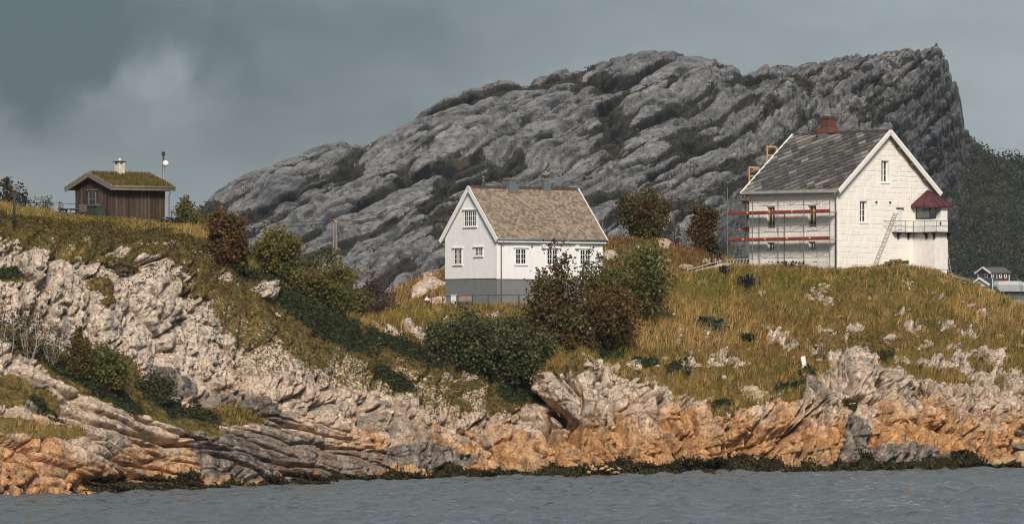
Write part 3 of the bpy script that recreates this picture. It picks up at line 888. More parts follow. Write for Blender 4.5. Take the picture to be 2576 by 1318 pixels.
# ------------------------------------------------------------------ the sound
def build_sea():
    far_x = np.array([60, 66, 80, 110, 180, 350, 700, 1500, 4000.])
    xs = np.concatenate([-far_x[::-1][:-1], np.arange(-60, 60.01, 0.36), far_x[1:]])
    ys = np.concatenate([[-400, -100, 0, 60, 110, 140], np.arange(162, 352, 0.27), [353, 358, 370, 420, 600, 1200, 3000, 9000.]])
    X, Y = np.meshgrid(xs, ys)
    r = np.random.default_rng(3)
    Z = np.zeros_like(X)
    for i in range(46):
        lam = 0.55 * (2.3 / 0.55) ** r.random()
        th = R(90) + r.normal() * 0.36 + 0.12
        k = 2 * math.pi / lam
        Z += 0.021 * lam ** 0.8 * np.sin(k * (X * math.cos(th) + Y * math.sin(th)) + r.random() * 6.3)
    gust = 0.65 + 0.7 * sst(fbm(X / 22, Y / 9, 0, 301, 3), -0.4, 0.5)
    Z = Z * gust
    Z += 0.10 * (0.22 - np.abs(pn(X / 2.6, Y / 1.1, 0, 311))) + 0.05 * (0.2 - np.abs(pn(X / 1.1, Y / 0.6, 0, 312)))
    near = sst(Y, 150, 170) * (1 - sst(np.abs(X), 54, 62)) * (1 - sst(Y, 345, 352))
    Z = Z * near
    me = np_mesh('sea', np.stack([X, Y, Z], -1).reshape(-1, 3), grid_faces(*X.shape), True)
    o = link_mesh('sea', me, sea_mat())
    tag(o, kind='structure')

build_sea()

def build_haze(density):
    mb = MB().box(-900, 900, -30, 2700, -3.0, 190)
    m = bpy.data.materials.new('haze')
    m.use_nodes = True
    g = NT(m.node_tree)
    out = g.n('ShaderNodeOutputMaterial')
    vol = g.n('ShaderNodeVolumePrincipled')
    vol.inputs['Density'].default_value = density
    vol.inputs['Color'].default_value = (0.62, 0.76, 0.92, 1)
    g.t.links.new(vol.outputs[0], out.inputs['Volume'])
    tag(mb.build('haze', m), kind='stuff')

build_haze(0.00004)
# ------------------------------------------------------------------ shared materials
M_WHITE = plain('white_paint', (0.84, 0.84, 0.84), 0.55, 0.05, 2.0, streak=0.16, dirt=(0.60, 0.57, 0.53))
M_TRIM = plain('white_trim', (0.82, 0.82, 0.81), 0.5, 0.04, 3.0)
M_MASON = plain('limewashed_stone', (0.82, 0.775, 0.725), 0.85, 0.07, 1.2, bump=0.25, streak=0.45, dirt=(0.56, 0.43, 0.33))
M_BAYWHITE = plain('weathered_white_boards', (0.77, 0.75, 0.72), 0.7, 0.08, 2.0, streak=0.55, dirt=(0.56, 0.50, 0.46))
M_GREYBASE = plain('grey_foundation', (0.185, 0.19, 0.20), 0.85, 0.10, 2.0, bump=0.2)
M_GLASS = plain('window_glass', (0.020, 0.024, 0.028), 0.08, 0.5, 1.5, spec=0.6)
M_LEAD = plain('lead_sheet', (0.165, 0.18, 0.188), 0.5, 0.15, 3.0, metal=0.3)
M_RIDGE = plain('ridge_tile', (0.060, 0.036, 0.031), 0.8, 0.3, 4.0)
M_DARKMETAL = plain('black_iron', (0.022, 0.023, 0.026), 0.6, 0.3, 6.0)
M_GALV = plain('galvanised_tube', (0.20, 0.215, 0.225), 0.45, 0.25, 6.0, metal=0.4)
M_PIPE = plain('grey_pipe', (0.24, 0.235, 0.235), 0.6, 0.2, 3.0)
M_TOERED = plain('red_board', (0.34, 0.035, 0.032), 0.65, 0.3, 2.0)
M_YELLOW = plain('yellow_patch', (0.72, 0.46, 0.04), 0.6, 0.15, 5.0)
M_PLANK = plain('scaffold_plank', (0.34, 0.29, 0.23), 0.8, 0.25, 4.0)
M_NEWWOOD = plain('new_timber', (0.50, 0.29, 0.11), 0.75, 0.15, 4.0)
M_OLDWOOD = plain('old_timber', (0.215, 0.165, 0.125), 0.85, 0.35, 3.0, stretch=(4, 4, 1))
M_GREYWOOD = plain('silvered_timber', (0.185, 0.16, 0.14), 0.85, 0.3, 4.0)
M_BRICK = None
M_REDROOF = plain('red_sheet_metal', (0.088, 0.022, 0.026), 0.42, 0.35, 1.6, metal=0.15)
M_CONCRETE = plain('concrete', (0.33, 0.32, 0.30), 0.9, 0.15, 2.0, bump=0.3)

def brick_mat():
    m, g, b = mat_new('red_brick')
    tc = g.n('ShaderNodeTexCoord').outputs['Object']
    sp = g.n('ShaderNodeSeparateXYZ')
    g.put(sp.inputs[0], tc)
    cb = g.n('ShaderNodeCombineXYZ')
    g.put(cb.inputs[0], g.math('ADD', sp.outputs[0], sp.outputs[1]))
    g.put(cb.inputs[1], sp.outputs[2])
    bt = g.n('ShaderNodeTexBrick')
    g.put(bt.inputs['Vector'], cb.outputs[0])
    bt.inputs['Color1'].default_value = (0.15, 0.042, 0.025, 1)
    bt.inputs['Color2'].default_value = (0.10, 0.03, 0.02, 1)
    bt.inputs['Mortar'].default_value = (0.075, 0.045, 0.036, 1)
    bt.inputs['Scale'].default_value = 1.0
    bt.inputs['Brick Width'].default_value = 0.25
    bt.inputs['Row Height'].default_value = 0.077
    bt.inputs['Mortar Size'].default_value = 0.008
    n = g.noise(tc, 2.5, 5.0, 0.7)
    g.put(b.inputs['Base Color'], g.mix(g.rng(n, 0.45, 0.75, 0, 0.6), bt.outputs[0], (0.07, 0.045, 0.038)))
    b.inputs['Roughness'].default_value = 0.9
    return m
M_BRICK = brick_mat()

def var_mat(name, stops, rough=0.85, attr=None):
    """one colour per piece, from the object's own random number or from a face attribute"""
    m, g, b = mat_new(name)
    if attr:
        r = g.attr(attr)
    else:
        r = g.n('ShaderNodeObjectInfo').outputs['Random']
    c = g.ramp(r, stops)
    tc = g.n('ShaderNodeNewGeometry').outputs['Position']
    n = g.noise(tc, 5.0, 5.0, 0.7)
    c = g.mix(g.rng(n, 0.35, 0.75, 0.0, 0.5), c, g.mix(0.5, c, (0.06, 0.055, 0.045)))
    g.put(b.inputs['Base Color'], c)
    b.inputs['Roughness'].default_value = rough
    return m

# ------------------------------------------------------------------ flat polygons
def clip_poly(poly, a, b, c):
    """keep the side a*x + b*y <= c"""
    out = []
    n = len(poly)
    for i in range(n):
        p, q = poly[i], poly[(i + 1) % n]
        dp, dq = a * p[0] + b * p[1] - c, a * q[0] + b * q[1] - c
        if dp <= 0:
            out.append(p)
        if (dp < 0 < dq) or (dq < 0 < dp):
            t = dp / (dp - dq)
            out.append((p[0] + (q[0] - p[0]) * t, p[1] + (q[1] - p[1]) * t))
    return out

def clip_convex(poly, shape):
    """clip to a convex counter-clockwise shape"""
    n = len(shape)
    for i in range(n):
        (x0, y0), (x1, y1) = shape[i], shape[(i + 1) % n]
        nx, ny = (y1 - y0), -(x1 - x0)
        poly = clip_poly(poly, nx, ny, nx * x0 + ny * y0)
        if len(poly) < 3:
            return []
    return poly

def area2(poly):
    return 0.5 * sum(poly[i][0] * poly[(i + 1) % len(poly)][1] - poly[(i + 1) % len(poly)][0] * poly[i][1] for i in range(len(poly)))

class Frame:
    """wall frame: a along the wall, b up, c outward"""
    def __init__(self, o, r, n, up=(0, 0, 1)):
        self.o, self.r, self.n, self.u = Vector(o), Vector(r).normalized(), Vector(n).normalized(), Vector(up).normalized()
    def __call__(self, a, b, c=0.0):
        return self.o + self.r * a + self.u * b + self.n * c

def wall_with_holes(fr, shape, holes, depth):
    """wall face over a convex outline with openings, plus their reveals"""
    mb = MB()
    A = sorted({p[0] for p in shape} | {h[0] for h in holes} | {h[1] for h in holes})
    B = sorted({p[1] for p in shape} | {h[2] for h in holes} | {h[3] for h in holes})
    for a0, a1 in zip(A, A[1:]):
        for b0, b1 in zip(B, B[1:]):
            ca, cb = (a0 + a1) / 2, (b0 + b1) / 2
            if any(h[0] < ca < h[1] and h[2] < cb < h[3] for h in holes):
                continue
            p = clip_convex([(a0, b0), (a1, b0), (a1, b1), (a0, b1)], shape)
            if len(p) >= 3 and abs(area2(p)) > 1e-5:
                mb.add([fr(x, y, 0) for x, y in p], [tuple(range(len(p)))])
    for a0, a1, b0, b1 in holes:
        q = [(a0, b0), (a1, b0), (a1, b1), (a0, b1)]
        for (x0, y0), (x1, y1) in zip(q, q[1:] + q[:1]):
            mb.add([fr(x0, y0, 0), fr(x0, y0, -depth), fr(x1, y1, -depth), fr(x1, y1, 0)], [(0, 1, 2, 3)])
    return mb

def window(parent, fr, a, b, w, h, sashes=2, cols=2, rows=3, casing=0.09, proud=0.03, head=True, sill=True, glass_at=0.006, mat=None, rowh=None, bars=0.028, skirt=True):
    """window > pane; casing, sashes, glazing bars and panes each of their own"""
    mat = mat or M_TRIM
    mb = MB()
    c0, c1 = glass_at - 0.004, glass_at + proud
    mb.fbox(fr, a, a + casing, b, b + h, c0, c1).fbox(fr, a + w - casing, a + w, b, b + h, c0, c1)
    mb.fbox(fr, a + casing, a + w - casing, b + h - casing, b + h, c0, c1 - 0.001).fbox(fr, a + casing, a + w - casing, b, b + casing, c0, c1 - 0.001)
    win = mb.build('window', mat, parent)
    if head:
        MB().fbox(fr, a - 0.12, a + w + 0.12, b + h + 0.012, b + h + 0.06, c0, c1 + 0.09).build('window_hood', mat, win)
    if sill:
        MB().fbox(fr, a - 0.06, a + w + 0.06, b - 0.05, b - 0.004, c0, c1 + 0.06).build('sill', mat, win)
        if skirt:
            MB().fbox(fr, a - 0.02, a + w + 0.02, b - 0.13, b - 0.054, c0, c1 - 0.008).build('apron', mat, win)
    sw = (w - 2 * casing) / sashes
    bar = MB()
    ih = h - 2 * casing
    cum = [0]
    for r in (rowh or [1.0 / rows] * rows):
        cum.append(cum[-1] + r)
    pane_me = {}
    for s in range(sashes):
        s0 = a + casing + s * sw
        st = 0.05
        bar.fbox(fr, s0 + 0.001, s0 + st, b + casing, b + h - casing, c0, c1 - 0.008).fbox(fr, s0 + sw - st, s0 + sw - 0.001, b + casing, b + h - casing, c0, c1 - 0.008)
        for c in range(1, cols):
            x = s0 + st + (sw - 2 * st) * c / cols
            bar.fbox(fr, x - bars / 2, x + bars / 2, b + casing, b + h - casing, c0, c1 - 0.014)
        for r in range(1, len(cum) - 1):
            y = b + casing + ih * cum[r]
            bar.fbox(fr, s0 + st, s0 + sw - st, y - bars / 2, y + bars / 2, c0, c1 - 0.017)
        for c in range(cols):
            for r in range(len(cum) - 1):
                x0, x1 = s0 + st + (sw - 2 * st) * c / cols, s0 + st + (sw - 2 * st) * (c + 1) / cols
                y0, y1 = b + casing + ih * cum[r], b + casing + ih * cum[r + 1]
                t = random.uniform(-0.004, 0.004)
                MB().add([fr(x0, y0, glass_at + t), fr(x1, y0, glass_at - t), fr(x1, y1, glass_at - t), fr(x0, y1, glass_at + t),
                          fr(x0, y0, glass_at - 0.02), fr(x1, y0, glass_at - 0.02), fr(x1, y1, glass_at - 0.02), fr(x0, y1, glass_at - 0.02)],
                         [(0, 1, 2, 3), (7, 6, 5, 4), (0, 4, 5, 1), (1, 5, 6, 2), (2, 6, 7, 3), (3, 7, 4, 0)]).build('pane', M_GLASS, win)
    bar.build('glazing_bars', mat, win)
    return win

# ------------------------------------------------------------------ the white wooden house
def build_white_house():
    base = at(1250, 768, 350.0)
    th = R(38)
    H = empty('white_house', base, th)
    tag(H, 'white board-clad house on a grey foundation with brown fish-scale slate roof', 'house')
    L, W = 9.95, 6.3
    z_f, z_e, z_r = 2.04, 5.06, 8.62
    slope = (z_r - z_e) / (W / 2)
    # foundation and body
    MB().box(0.05, L - 0.05, 0.05, W - 0.05, -1.8, z_f).build('foundation', M_GREYBASE, H)
    MB().prism([(0.02, 0.02, z_f + 0.003), (0.02, W - 0.02, z_f + 0.003), (0.02, W - 0.02, z_e), (0.02, W / 2, z_r), (0.02, 0.02, z_e)], (L - 0.04, 0, 0)).build('wall', M_WHITE, H)
    # upright boards of the gable and of the long side, too narrow to tell apart one by one
    gf = Frame((0.02, W, 0), (0, -1, 0), (-1, 0, 0))
    sb = MB()
    k = 0
    a = 0.0
    while a < W - 0.01:
        a1 = min(a + 0.108, W)
        m = (a + a1) / 2
        top = z_e + slope * min(m, W - m) - 0.05
        sb.fbox(gf, a + 0.006, a1 - 0.006, z_f - 0.05, top, -0.004, 0.022 + 0.003 * (k % 2))
        a = a1
        k += 1
    tag(sb.build('gable_boards', M_WHITE, H), kind='stuff')
    ff = Frame((0, 0.02, 0), (1, 0, 0), (0, -1, 0))
    sb = MB()
    a = 0.0
    while a < L - 0.01:
        a1 = min(a + 0.108, L)
        sb.fbox(ff, a + 0.006, a1 - 0.006, z_f - 0.05, z_e - 0.02, -0.004, 0.022 + 0.003 * (k % 2))
        a = a1
        k += 1
    tag(sb.build('front_boards', M_WHITE, H), kind='stuff')
    # corner boards
    MB().box(-0.035, 0.16, -0.035, -0.004, z_f - 0.06, z_e - 0.02).build('corner_board', M_TRIM, H)
    MB().box(-0.036, -0.005, -0.003, 0.16, z_f - 0.06, z_e - 0.02).build('corner_board', M_TRIM, H)
    MB().box(L - 0.16, L + 0.02, -0.036, -0.004, z_f - 0.06, z_e - 0.02).build('corner_board', M_TRIM, H)
    MB().fbox(ff, -0.05, L + 0.03, z_f - 0.10, z_f - 0.06, -0.01, 0.05).build('drip_board', M_TRIM, H)
    # roof: two slabs with overhang, tiles on the side in view
    ov, og = 0.34, 0.22
    ang = math.atan(slope)
    up = Vector((0, math.cos(ang), math.sin(ang)))
    nrm = Vector((0, -math.sin(ang), math.cos(ang)))
    zr2 = z_r + 0.16
    s_len = (W / 2 + ov) / math.cos(ang)
    e0 = Vector((-og, W / 2, zr2)) - up * s_len
    rf = Frame(e0, (1, 0, 0), nrm, up)
    RL = L + 2 * og
    MB().fbox(rf, 0.0, RL, 0, s_len, -0.10, 0.0).build('roof', M_GREYWOOD, H)
    up2 = Vector((0, -math.cos(ang), math.sin(ang)))
    n2 = Vector((0, math.sin(ang), math.cos(ang)))
    e2 = Vector((-og, W / 2, zr2)) - up2 * s_len
    rb = Frame(e2, (1, 0, 0), n2, up2)
    MB().fbox(rb, 0.0, RL, 0, s_len - 0.005, -0.10, 0.03).build('rear_roof', M_TRIM, H)
    # fish-scale slates
    tw, ex = 0.262, 0.158
    stops = [(0.0, (0.135, 0.105, 0.08)), (0.3, (0.20, 0.158, 0.118)), (0.6, (0.27, 0.20, 0.14)), (0.85, (0.30, 0.245, 0.185)), (1.0, (0.36, 0.27, 0.185))]
    mt1, mt2 = var_mat('fish_scale_slate', stops), var_mat('fish_scale_slate_field', stops, attr='rnd')
    def tile_geo(a, b, jit):
        out = [(a + 0.006, b + 0.30), (a + 0.006, b + 0.085)]
        for q in range(1, 6):
            t = math.pi * q / 6
            out.append((a + tw / 2 - (tw / 2 - 0.006) * math.cos(t), b + 0.085 - 0.085 * math.sin(t)))
        out += [(a + tw - 0.006, b + 0.085), (a + tw - 0.006, b + 0.30)]
        out = [(min(max(x, 0.03), RL - 0.03), min(y, s_len - 0.02)) for x, y in out]
        n = len(out)
        lift = lambda y: 0.036 - 0.085 * (y - b) + jit
        vs = [rf(x, y, lift(y)) for x, y in out] + [rf(x, y, lift(y) - 0.016) for x, y in out]
        return vs, [tuple(range(n))[::-1]] + [(i, (i + 1) % n, n + (i + 1) % n, n + i) for i in range(n)]
    rows = int(s_len / ex) + 1
    cells = []
    for r_ in range(rows):
        off = -tw / 2 if r_ % 2 else 0.0
        c_ = 0
        while off + c_ * tw < RL - 0.05:
            cells.append((r_, off + c_ * tw))
            c_ += 1
    cells.sort(key=lambda q: (q[1] + 0.6 * q[0] * ex))
    fld, rnd = MB(), []
    for i, (r_, a) in enumerate(cells):
        vs, fs = tile_geo(a, r_ * ex - 0.02, random.uniform(-0.004, 0.006))
        if i < 300:
            MB().add(vs, fs).build('slate', mt1, H)
        else:
            fld.add(vs, fs)
            rnd += [random.random()] * len(fs)
    me = fld.mesh('slate_field')
    at_ = me.attributes.new('rnd', 'FLOAT', 'FACE')
    at_.data.foreach_set('value', rnd)
    tag(link_mesh('slate_field', me, mt2, H), kind='stuff')
    # ridge tiles
    x = -og + 0.2
    while x < L + og - 0.3:
        MB().prism([(x + 0.01, W / 2 - 0.17, zr2 - 0.10), (x + 0.01, W / 2 + 0.17, zr2 - 0.10), (x + 0.01, W / 2 + 0.03, zr2 + 0.11), (x + 0.01, W / 2 - 0.03, zr2 + 0.11)], (0.40, 0, 0)).build('ridge_tile', M_RIDGE, H)
        x += 0.42
    # barge boards, both gables, both slopes
    for xx in (-og - 0.05, L + og + 0.0):
        for fr in (rf, rb):
            f2 = Frame(fr.o + Vector((xx + og, 0, 0)), (1, 0, 0), fr.n, fr.u)
            MB().fbox(f2, 0, 0.05, -0.05, s_len + (0.0 if fr is rf else -0.012), -0.24, 0.085).build('barge_board', M_TRIM, H)
    f2 = Frame(rf.o + Vector((-0.055, 0, 0)), (1, 0, 0), rf.n, rf.u)
    # eaves: fascia, frieze and gutter
    MB().box(-og + 0.06, L + og - 0.06, -ov + 0.02, -ov + 0.05, z_e - 0.42, z_e - 0.20).build('fascia', M_TRIM, H)
    MB().box(-0.05, L + 0.05, -ov + 0.052, -0.03, z_e - 0.44, z_e - 0.40).build('soffit', M_TRIM, H)
    gt = MB().tube([(-og + 0.02, -ov - 0.03, z_e - 0.22), (L + og - 0.02, -ov - 0.03, z_e - 0.22)], 0.065, n=8)
    gt.build('gutter', M_LEAD, H, True)
    MB().tube([(0.34, -ov - 0.03, z_e - 0.28), (0.34, -ov - 0.03, z_e - 0.42), (0.34, -0.09, z_e - 0.62), (0.34, -0.09, -0.1)], 0.045, n=8).build('downpipe', M_PIPE, H, True)
    # windows: three on the long side, three on the gable
    for a in (1.62, 4.58, 7.72):
        window(H, Frame((0, -0.004, 0), (1, 0, 0), (0, -1, 0)), a, 3.0, 1.16, 1.22)
    for a in (4.12, 7.30):
        MB().box(a, a + 0.28, -0.24, -0.006, z_e - 0.83, z_e - 0.55).build('vent_hood', M_TRIM, H)
    gf2 = Frame((-0.004, W, 0), (0, -1, 0), (-1, 0, 0))
    window(H, gf2, 1.08, 3.02, 1.08, 1.22)
    window(H, gf2, 3.62, 3.62, 1.06, 0.66, rows=2)
    window(H, gf2, W / 2 - 0.83, 5.80, 1.62, 1.24, sashes=3)
    # two chimneys with lead aprons, slab and rods
    for x, w, bf in ((3.72, 0.32, 1.42), (6.98, 0.21, 1.6)):
        y = W / 2
        ch = MB().box(x - w, x + w, y - w, y + w, zr2 - 0.5, zr2 + 0.56).build('chimney', M_LEAD, H)
        MB().box(x - w * bf, x + w * bf, y - w * bf, y + w * bf, zr2 - 0.9, zr2 + 0.24).build('chimney_base', M_LEAD, ch)
        MB().add([rf(x + og - w * 1.9, s_len - 0.50, 0.065), rf(x + og + w * 1.9, s_len - 0.50, 0.065), rf(x + og + w * 1.4, s_len - 0.04, 0.085), rf(x + og - w * 1.4, s_len - 0.04, 0.085),
                  rf(x + og - w * 1.9, s_len - 0.50, 0.0), rf(x + og + w * 1.9, s_len - 0.50, 0.0), rf(x + og + w * 1.4, s_len - 0.04, 0.0), rf(x + og - w * 1.4, s_len - 0.04, 0.0)],
                 [(0, 1, 2, 3), (4, 7, 6, 5), (0, 4, 5, 1), (1, 5, 6, 2), (2, 6, 7, 3), (3, 7, 4, 0)]).build('flashing', M_PIPE, ch)
        MB().box(x - w * 1.2, x + w * 1.2, y - w * 1.2, y + w * 1.2, zr2 + 0.563, zr2 + 0.70).build('chimney_slab', M_OLDWOOD, ch)
        rods = MB()
        for sx in (-1, -0.33, 0.33, 1):
            for sy in (-1, 1):
                rods.bar((x + sx * w * 0.9, y + sy * w * 0.9, zr2 + 0.69), (x + sx * w * 0.9, y + sy * w * 0.9, zr2 + 0.94), 0.03)
        rods.build('rods', M_DARKMETAL, ch)
        MB().box(x - w * 1.15, x + w * 1.15, y - w * 1.1, y + w * 1.1, zr2 + 0.94, zr2 + 0.98).build('rain_cap', M_DARKMETAL, ch)
    return H
WHITE_HOUSE = build_white_house()

# ------------------------------------------------------------------ the lighthouse dwelling of limewashed stone
def build_lighthouse():
    base = at(2107, 680, 370.0)
    th = R(42)
    H = empty('lighthouse_dwelling', base, th)
    tag(H, 'cream limewashed stone house with a small red-roofed lantern bay and balcony on its gable', 'lighthouse')
    W, L = 10.8, 9.7
    z_e, z_r = 6.35, 10.80
    slope = (z_r - z_e) / (W / 2)
    # openings, gable frame (a = along gable) and long-side frame
    gfr = Frame((0, 0, 0), (1, 0, 0), (0, -1, 0))
    lfr = Frame((0, L, 0), (0, -1, 0), (-1, 0, 0))
    g_holes = [(2.50, 3.34, 3.78, 5.42), (4.92, 5.76, 6.95, 8.62)]
    l_holes = [(1.92, 2.84, 3.40, 5.08), (6.45, 7.37, 3.40, 5.08), (1.98, 2.78, 1.60, 2.28), (6.50, 7.28, 1.60, 2.28)]
    g_shape = [(0, -1.5), (W, -1.5), (W, z_e), (W / 2, z_r), (0, z_e)]
    l_shape = [(0, -1.5), (L, -1.5), (L, z_e), (0, z_e)]
    gw = wall_with_holes(gfr, g_shape, g_holes, 0.28).build('gable_wall', M_MASON, H)
    lw = wall_with_holes(lfr, l_shape, l_holes, 0.30).build('side_wall', M_MASON, H)
    # back walls and an inner core that closes the openings
    MB().add([(W, 0, -1.5), (W, L, -1.5), (W, L, z_e), (W, 0, z_e), (0, L, -1.5), (0, L, z_e), (W / 2, L, z_r)], [(0, 1, 2, 3), (4, 5, 6, 2, 1)]).build('back_wall', M_MASON, H)
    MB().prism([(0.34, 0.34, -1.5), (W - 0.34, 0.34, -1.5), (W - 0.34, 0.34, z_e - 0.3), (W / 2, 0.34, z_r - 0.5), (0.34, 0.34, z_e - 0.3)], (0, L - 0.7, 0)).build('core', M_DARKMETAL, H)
    # the stones of both walls: irregular courses under thick limewash
    r = random.Random(5)
    def stones(fr, shape, holes, parent, proud, h0, wlo, whi, skip=None):
        b = -0.6
        top = max(p[1] for p in shape)
        n = 0
        while b < top - 0.1:
            h = h0 * r.uniform(0.75, 1.25)
            a = min(p[0] for p in shape) - r.uniform(0, 0.6)
            amax = max(p[0] for p in shape)
            while a < amax:
                w = r.uniform(wlo, whi)
                a1 = min(a + w, amax)
                ivs = [(max(a, 0.02), a1)]
                for h_ in holes:
                    if h_[2] - 0.14 < b + h and h_[3] + 0.05 > b:
                        nv = []
                        for p, q in ivs:
                            if q <= h_[0] - 0.09 or p >= h_[1] + 0.09:
                                nv.append((p, q))
                            else:
                                if p < h_[0] - 0.09: nv.append((p, h_[0] - 0.09))
                                if q > h_[1] + 0.09: nv.append((h_[1] + 0.09, q))
                        ivs = nv
                for p, q in ivs:
                    if q - p < 0.18 or (skip and skip(p, q, b, b + h)):
                        continue
                    g = 0.009
                    j = lambda s=0.03: r.uniform(-s * 1.6, s * 1.6)
                    m = (p + q) / 2
                    poly = [(p + g, b + g + j(0.015)), (m, b + g + j(0.03)), (q - g, b + g + j(0.015)), (q - g, b + h - g + j(0.015)), (m + j(0.08), b + h - g + j(0.04)), (p + g, b + h - g + j(0.015))]
                    poly = clip_convex(poly, [(x, y - 0.06) if y > 1 else (x, y) for x, y in shape])
                    if len(poly) < 3 or abs(area2(poly)) < 0.03:
                        continue
                    cx = sum(x for x, _ in poly) / len(poly)
                    cy = sum(y for _, y in poly) / len(poly)
                    pr = proud * r.uniform(0.5, 1.4)
                    k = len(poly)
                    inner = [(x + (cx - x) * 0.10 + (0.02 if x < cx else -0.02), y + (0.045 if y < cy else -0.045)) for x, y in poly]
                    vs = [fr(x, y, -0.01) for x, y in poly] + [fr(x, y, pr + r.uniform(-0.006, 0.006)) for x, y in inner]
                    fs = [(i, (i + 1) % k, k + (i + 1) % k, k + i) for i in range(k)] + [tuple(range(k, 2 * k))]
                    MB().add(vs, fs).build('stone', M_MASON, parent)
                    n += 1
                a = a1
            b += h
        return n
    bay = lambda p, q, b0, b1: (p > 8.55 and b1 < 6.2) or (6.55 < (p + q) / 2 < 7.35 and 3.0 < (b0 + b1) / 2 < 5.05)
    stones(gfr, g_shape, g_holes, gw, 0.015, 0.45, 0.7, 1.7, bay)
    stones(lfr, l_shape, l_holes, lw, 0.016, 0.48, 0.8, 1.9)
    # windows set deep in the wall
    rh3 = [0.30, 0.30, 0.40]
    for a0, a1, b0, b1 in g_holes:
        window(H, gfr, a0 + 0.01, b0 + 0.01, a1 - a0 - 0.02, b1 - b0 - 0.02, 2, 1, 3, 0.05, 0.05, False, False, -0.24, M_TRIM, rh3)
        MB().fbox(gfr, a0 - 0.1, a1 + 0.1, b0 - 0.13, b0 - 0.004, -0.02, 0.06).build('window_ledge', M_TRIM, H)
    for a0, a1, b0, b1 in l_holes:
        tall = b1 - b0 > 1
        window(H, lfr, a0 + 0.01, b0 + 0.01, a1 - a0 - 0.02, b1 - b0 - 0.02, 2, 1, 3 if tall else 1, 0.06, 0.05, False, False, -0.24, M_BAYWHITE if not tall else plain('bare_frame', (0.50, 0.42, 0.30), 0.8, 0.25, 3.0), rh3 if tall else [1.0])
        if tall:
            MB().fbox(lfr, a0 - 0.08, a1 + 0.08, b0 - 0.26, b0 - 0.004, -0.02, 0.05).build('window_ledge', M_TRIM, H)
    # roof
    ang = math.atan(slope)
    og, ov = 0.52, 0.42
    zr2 = z_r + 0.17
    s_len = (W / 2 + ov) / math.cos(ang)
    up = Vector((math.cos(ang), 0, math.sin(ang)))
    nr = Vector((-math.sin(ang), 0, math.cos(ang)))
    RL = L + 2 * og
    e0 = Vector((W / 2, L + og, zr2)) - up * s_len
    rf = Frame(e0, (0, -1, 0), nr, up)                        # left-hand slope, in view
    up2 = Vector((-math.cos(ang), 0, math.sin(ang)))
    n2 = Vector((math.sin(ang), 0, math.cos(ang)))
    e2 = Vector((W / 2, L + og, zr2)) - up2 * s_len
    rb = Frame(e2, (0, -1, 0), n2, up2)
    MB().fbox(rf, 0.02, RL - 0.02, 0.03, s_len, -0.14, 0.0).build('roof', M_OLDWOOD, H)
    MB().fbox(rb, 0.02, RL - 0.02, 0.03, s_len - 0.005, -0.14, 0.03).build('rear_roof', M_OLDWOOD, H)
    slate_mats = [plain('slate_black', (0.058, 0.061, 0.066), 0.6, 0.35, 5.0), plain('slate_dark', (0.085, 0.087, 0.088), 0.65, 0.35, 5.0), plain('slate_grey', (0.135, 0.135, 0.13), 0.7, 0.3, 5.0),
                  plain('slate_green', (0.12, 0.115, 0.085), 0.7, 0.3, 5.0), plain('slate_pale', (0.235, 0.23, 0.225), 0.75, 0.25, 5.0), plain('slate_pink', (0.27, 0.235, 0.21), 0.75, 0.25, 5.0)]
    rect = [(0.04, 0.03), (RL - 0.03, 0.03), (RL - 0.03, s_len - 0.06), (0.04, s_len - 0.06)]
    e1 = (math.cos(R(30)), math.sin(R(30)))
    e2_ = (-math.sin(R(44)), math.cos(R(44)))
    tw, tr = 0.62, 0.60
    det = e1[0] * e2_[1] - e1[1] * e2_[0]
    for i in range(-4, 26):
        for j in range(-14, 20):
            ox, oy = i * tw * e1[0] + j * tr * e2_[0], i * tw * e1[1] + j * tr * e2_[1]
            sh = r.uniform(-0.012, 0.012)
            q = lambda s, t: (ox + e1[0] * (s + sh) + e2_[0] * t, oy + e1[1] * (s + sh) + e2_[1] * t)
            pts = [q(0.02, 0.03), q(tw - 0.12, 0.0), q(tw - 0.008, 0.10), q(tw - 0.008, tr * 1.1), q(0.008, tr * 1.1), q(0.008, 0.05)]
            poly = clip_convex(pts, rect)
            if len(poly) < 3 or abs(area2(poly)) < 0.015:
                continue
            cx = sum(x for x, _ in poly) / len(poly)
            cy = sum(y for _, y in poly) / len(poly)
            light = float(pn(np.array([cx / 2.4]), np.array([cy / 1.7]), np.array([3.3]), 401)[0]) + 0.28 * sst(cy, s_len * 0.70, s_len) + 0.16 * (1 - sst(cx, 1.5, 5.0)) - 0.05
            rr = r.random()
            if light + (rr - 0.5) * 0.34 > 0.30:
                mt = slate_mats[4] if r.random() < 0.5 else slate_mats[5] if r.random() < 0.7 else slate_mats[2]
            else:
                mt = slate_mats[0] if rr < 0.36 else slate_mats[1] if rr < 0.72 else slate_mats[2] if rr < 0.93 else slate_mats[3] if rr < 0.975 else slate_mats[4]
            jit = r.uniform(-0.006, 0.01)
            tlt = r.uniform(-0.01, 0.01)
            lift = lambda x, y: 0.075 - 0.080 * ((e1[0] * (y - oy) - e1[1] * (x - ox)) / det) / tr + jit + tlt * (x - cx)
            k = len(poly)
            vs = [rf(x, y, lift(x, y)) for x, y in poly] + [rf(x, y, lift(x, y) - 0.022) for x, y in poly]
            MB().add(vs, [tuple(range(k)), tuple(range(k, 2 * k))[::-1]] + [(m_, k + m_, k + (m_ + 1) % k, (m_ + 1) % k) for m_ in range(k)]).build('slate', mt, H)
    y = -og + 0.05
    while y < L + og - 0.3:
        MB().prism([(W / 2 - 0.19, y + 0.01, zr2 - 0.09), (W / 2 + 0.19, y + 0.01, zr2 - 0.09), (W / 2 + 0.04, y + 0.01, zr2 + 0.10 + r.uniform(0, 0.03)), (W / 2 - 0.04, y + 0.01, zr2 + 0.10)], (0, 0.34, 0)).build('ridge_tile', M_RIDGE, H)
        y += 0.36
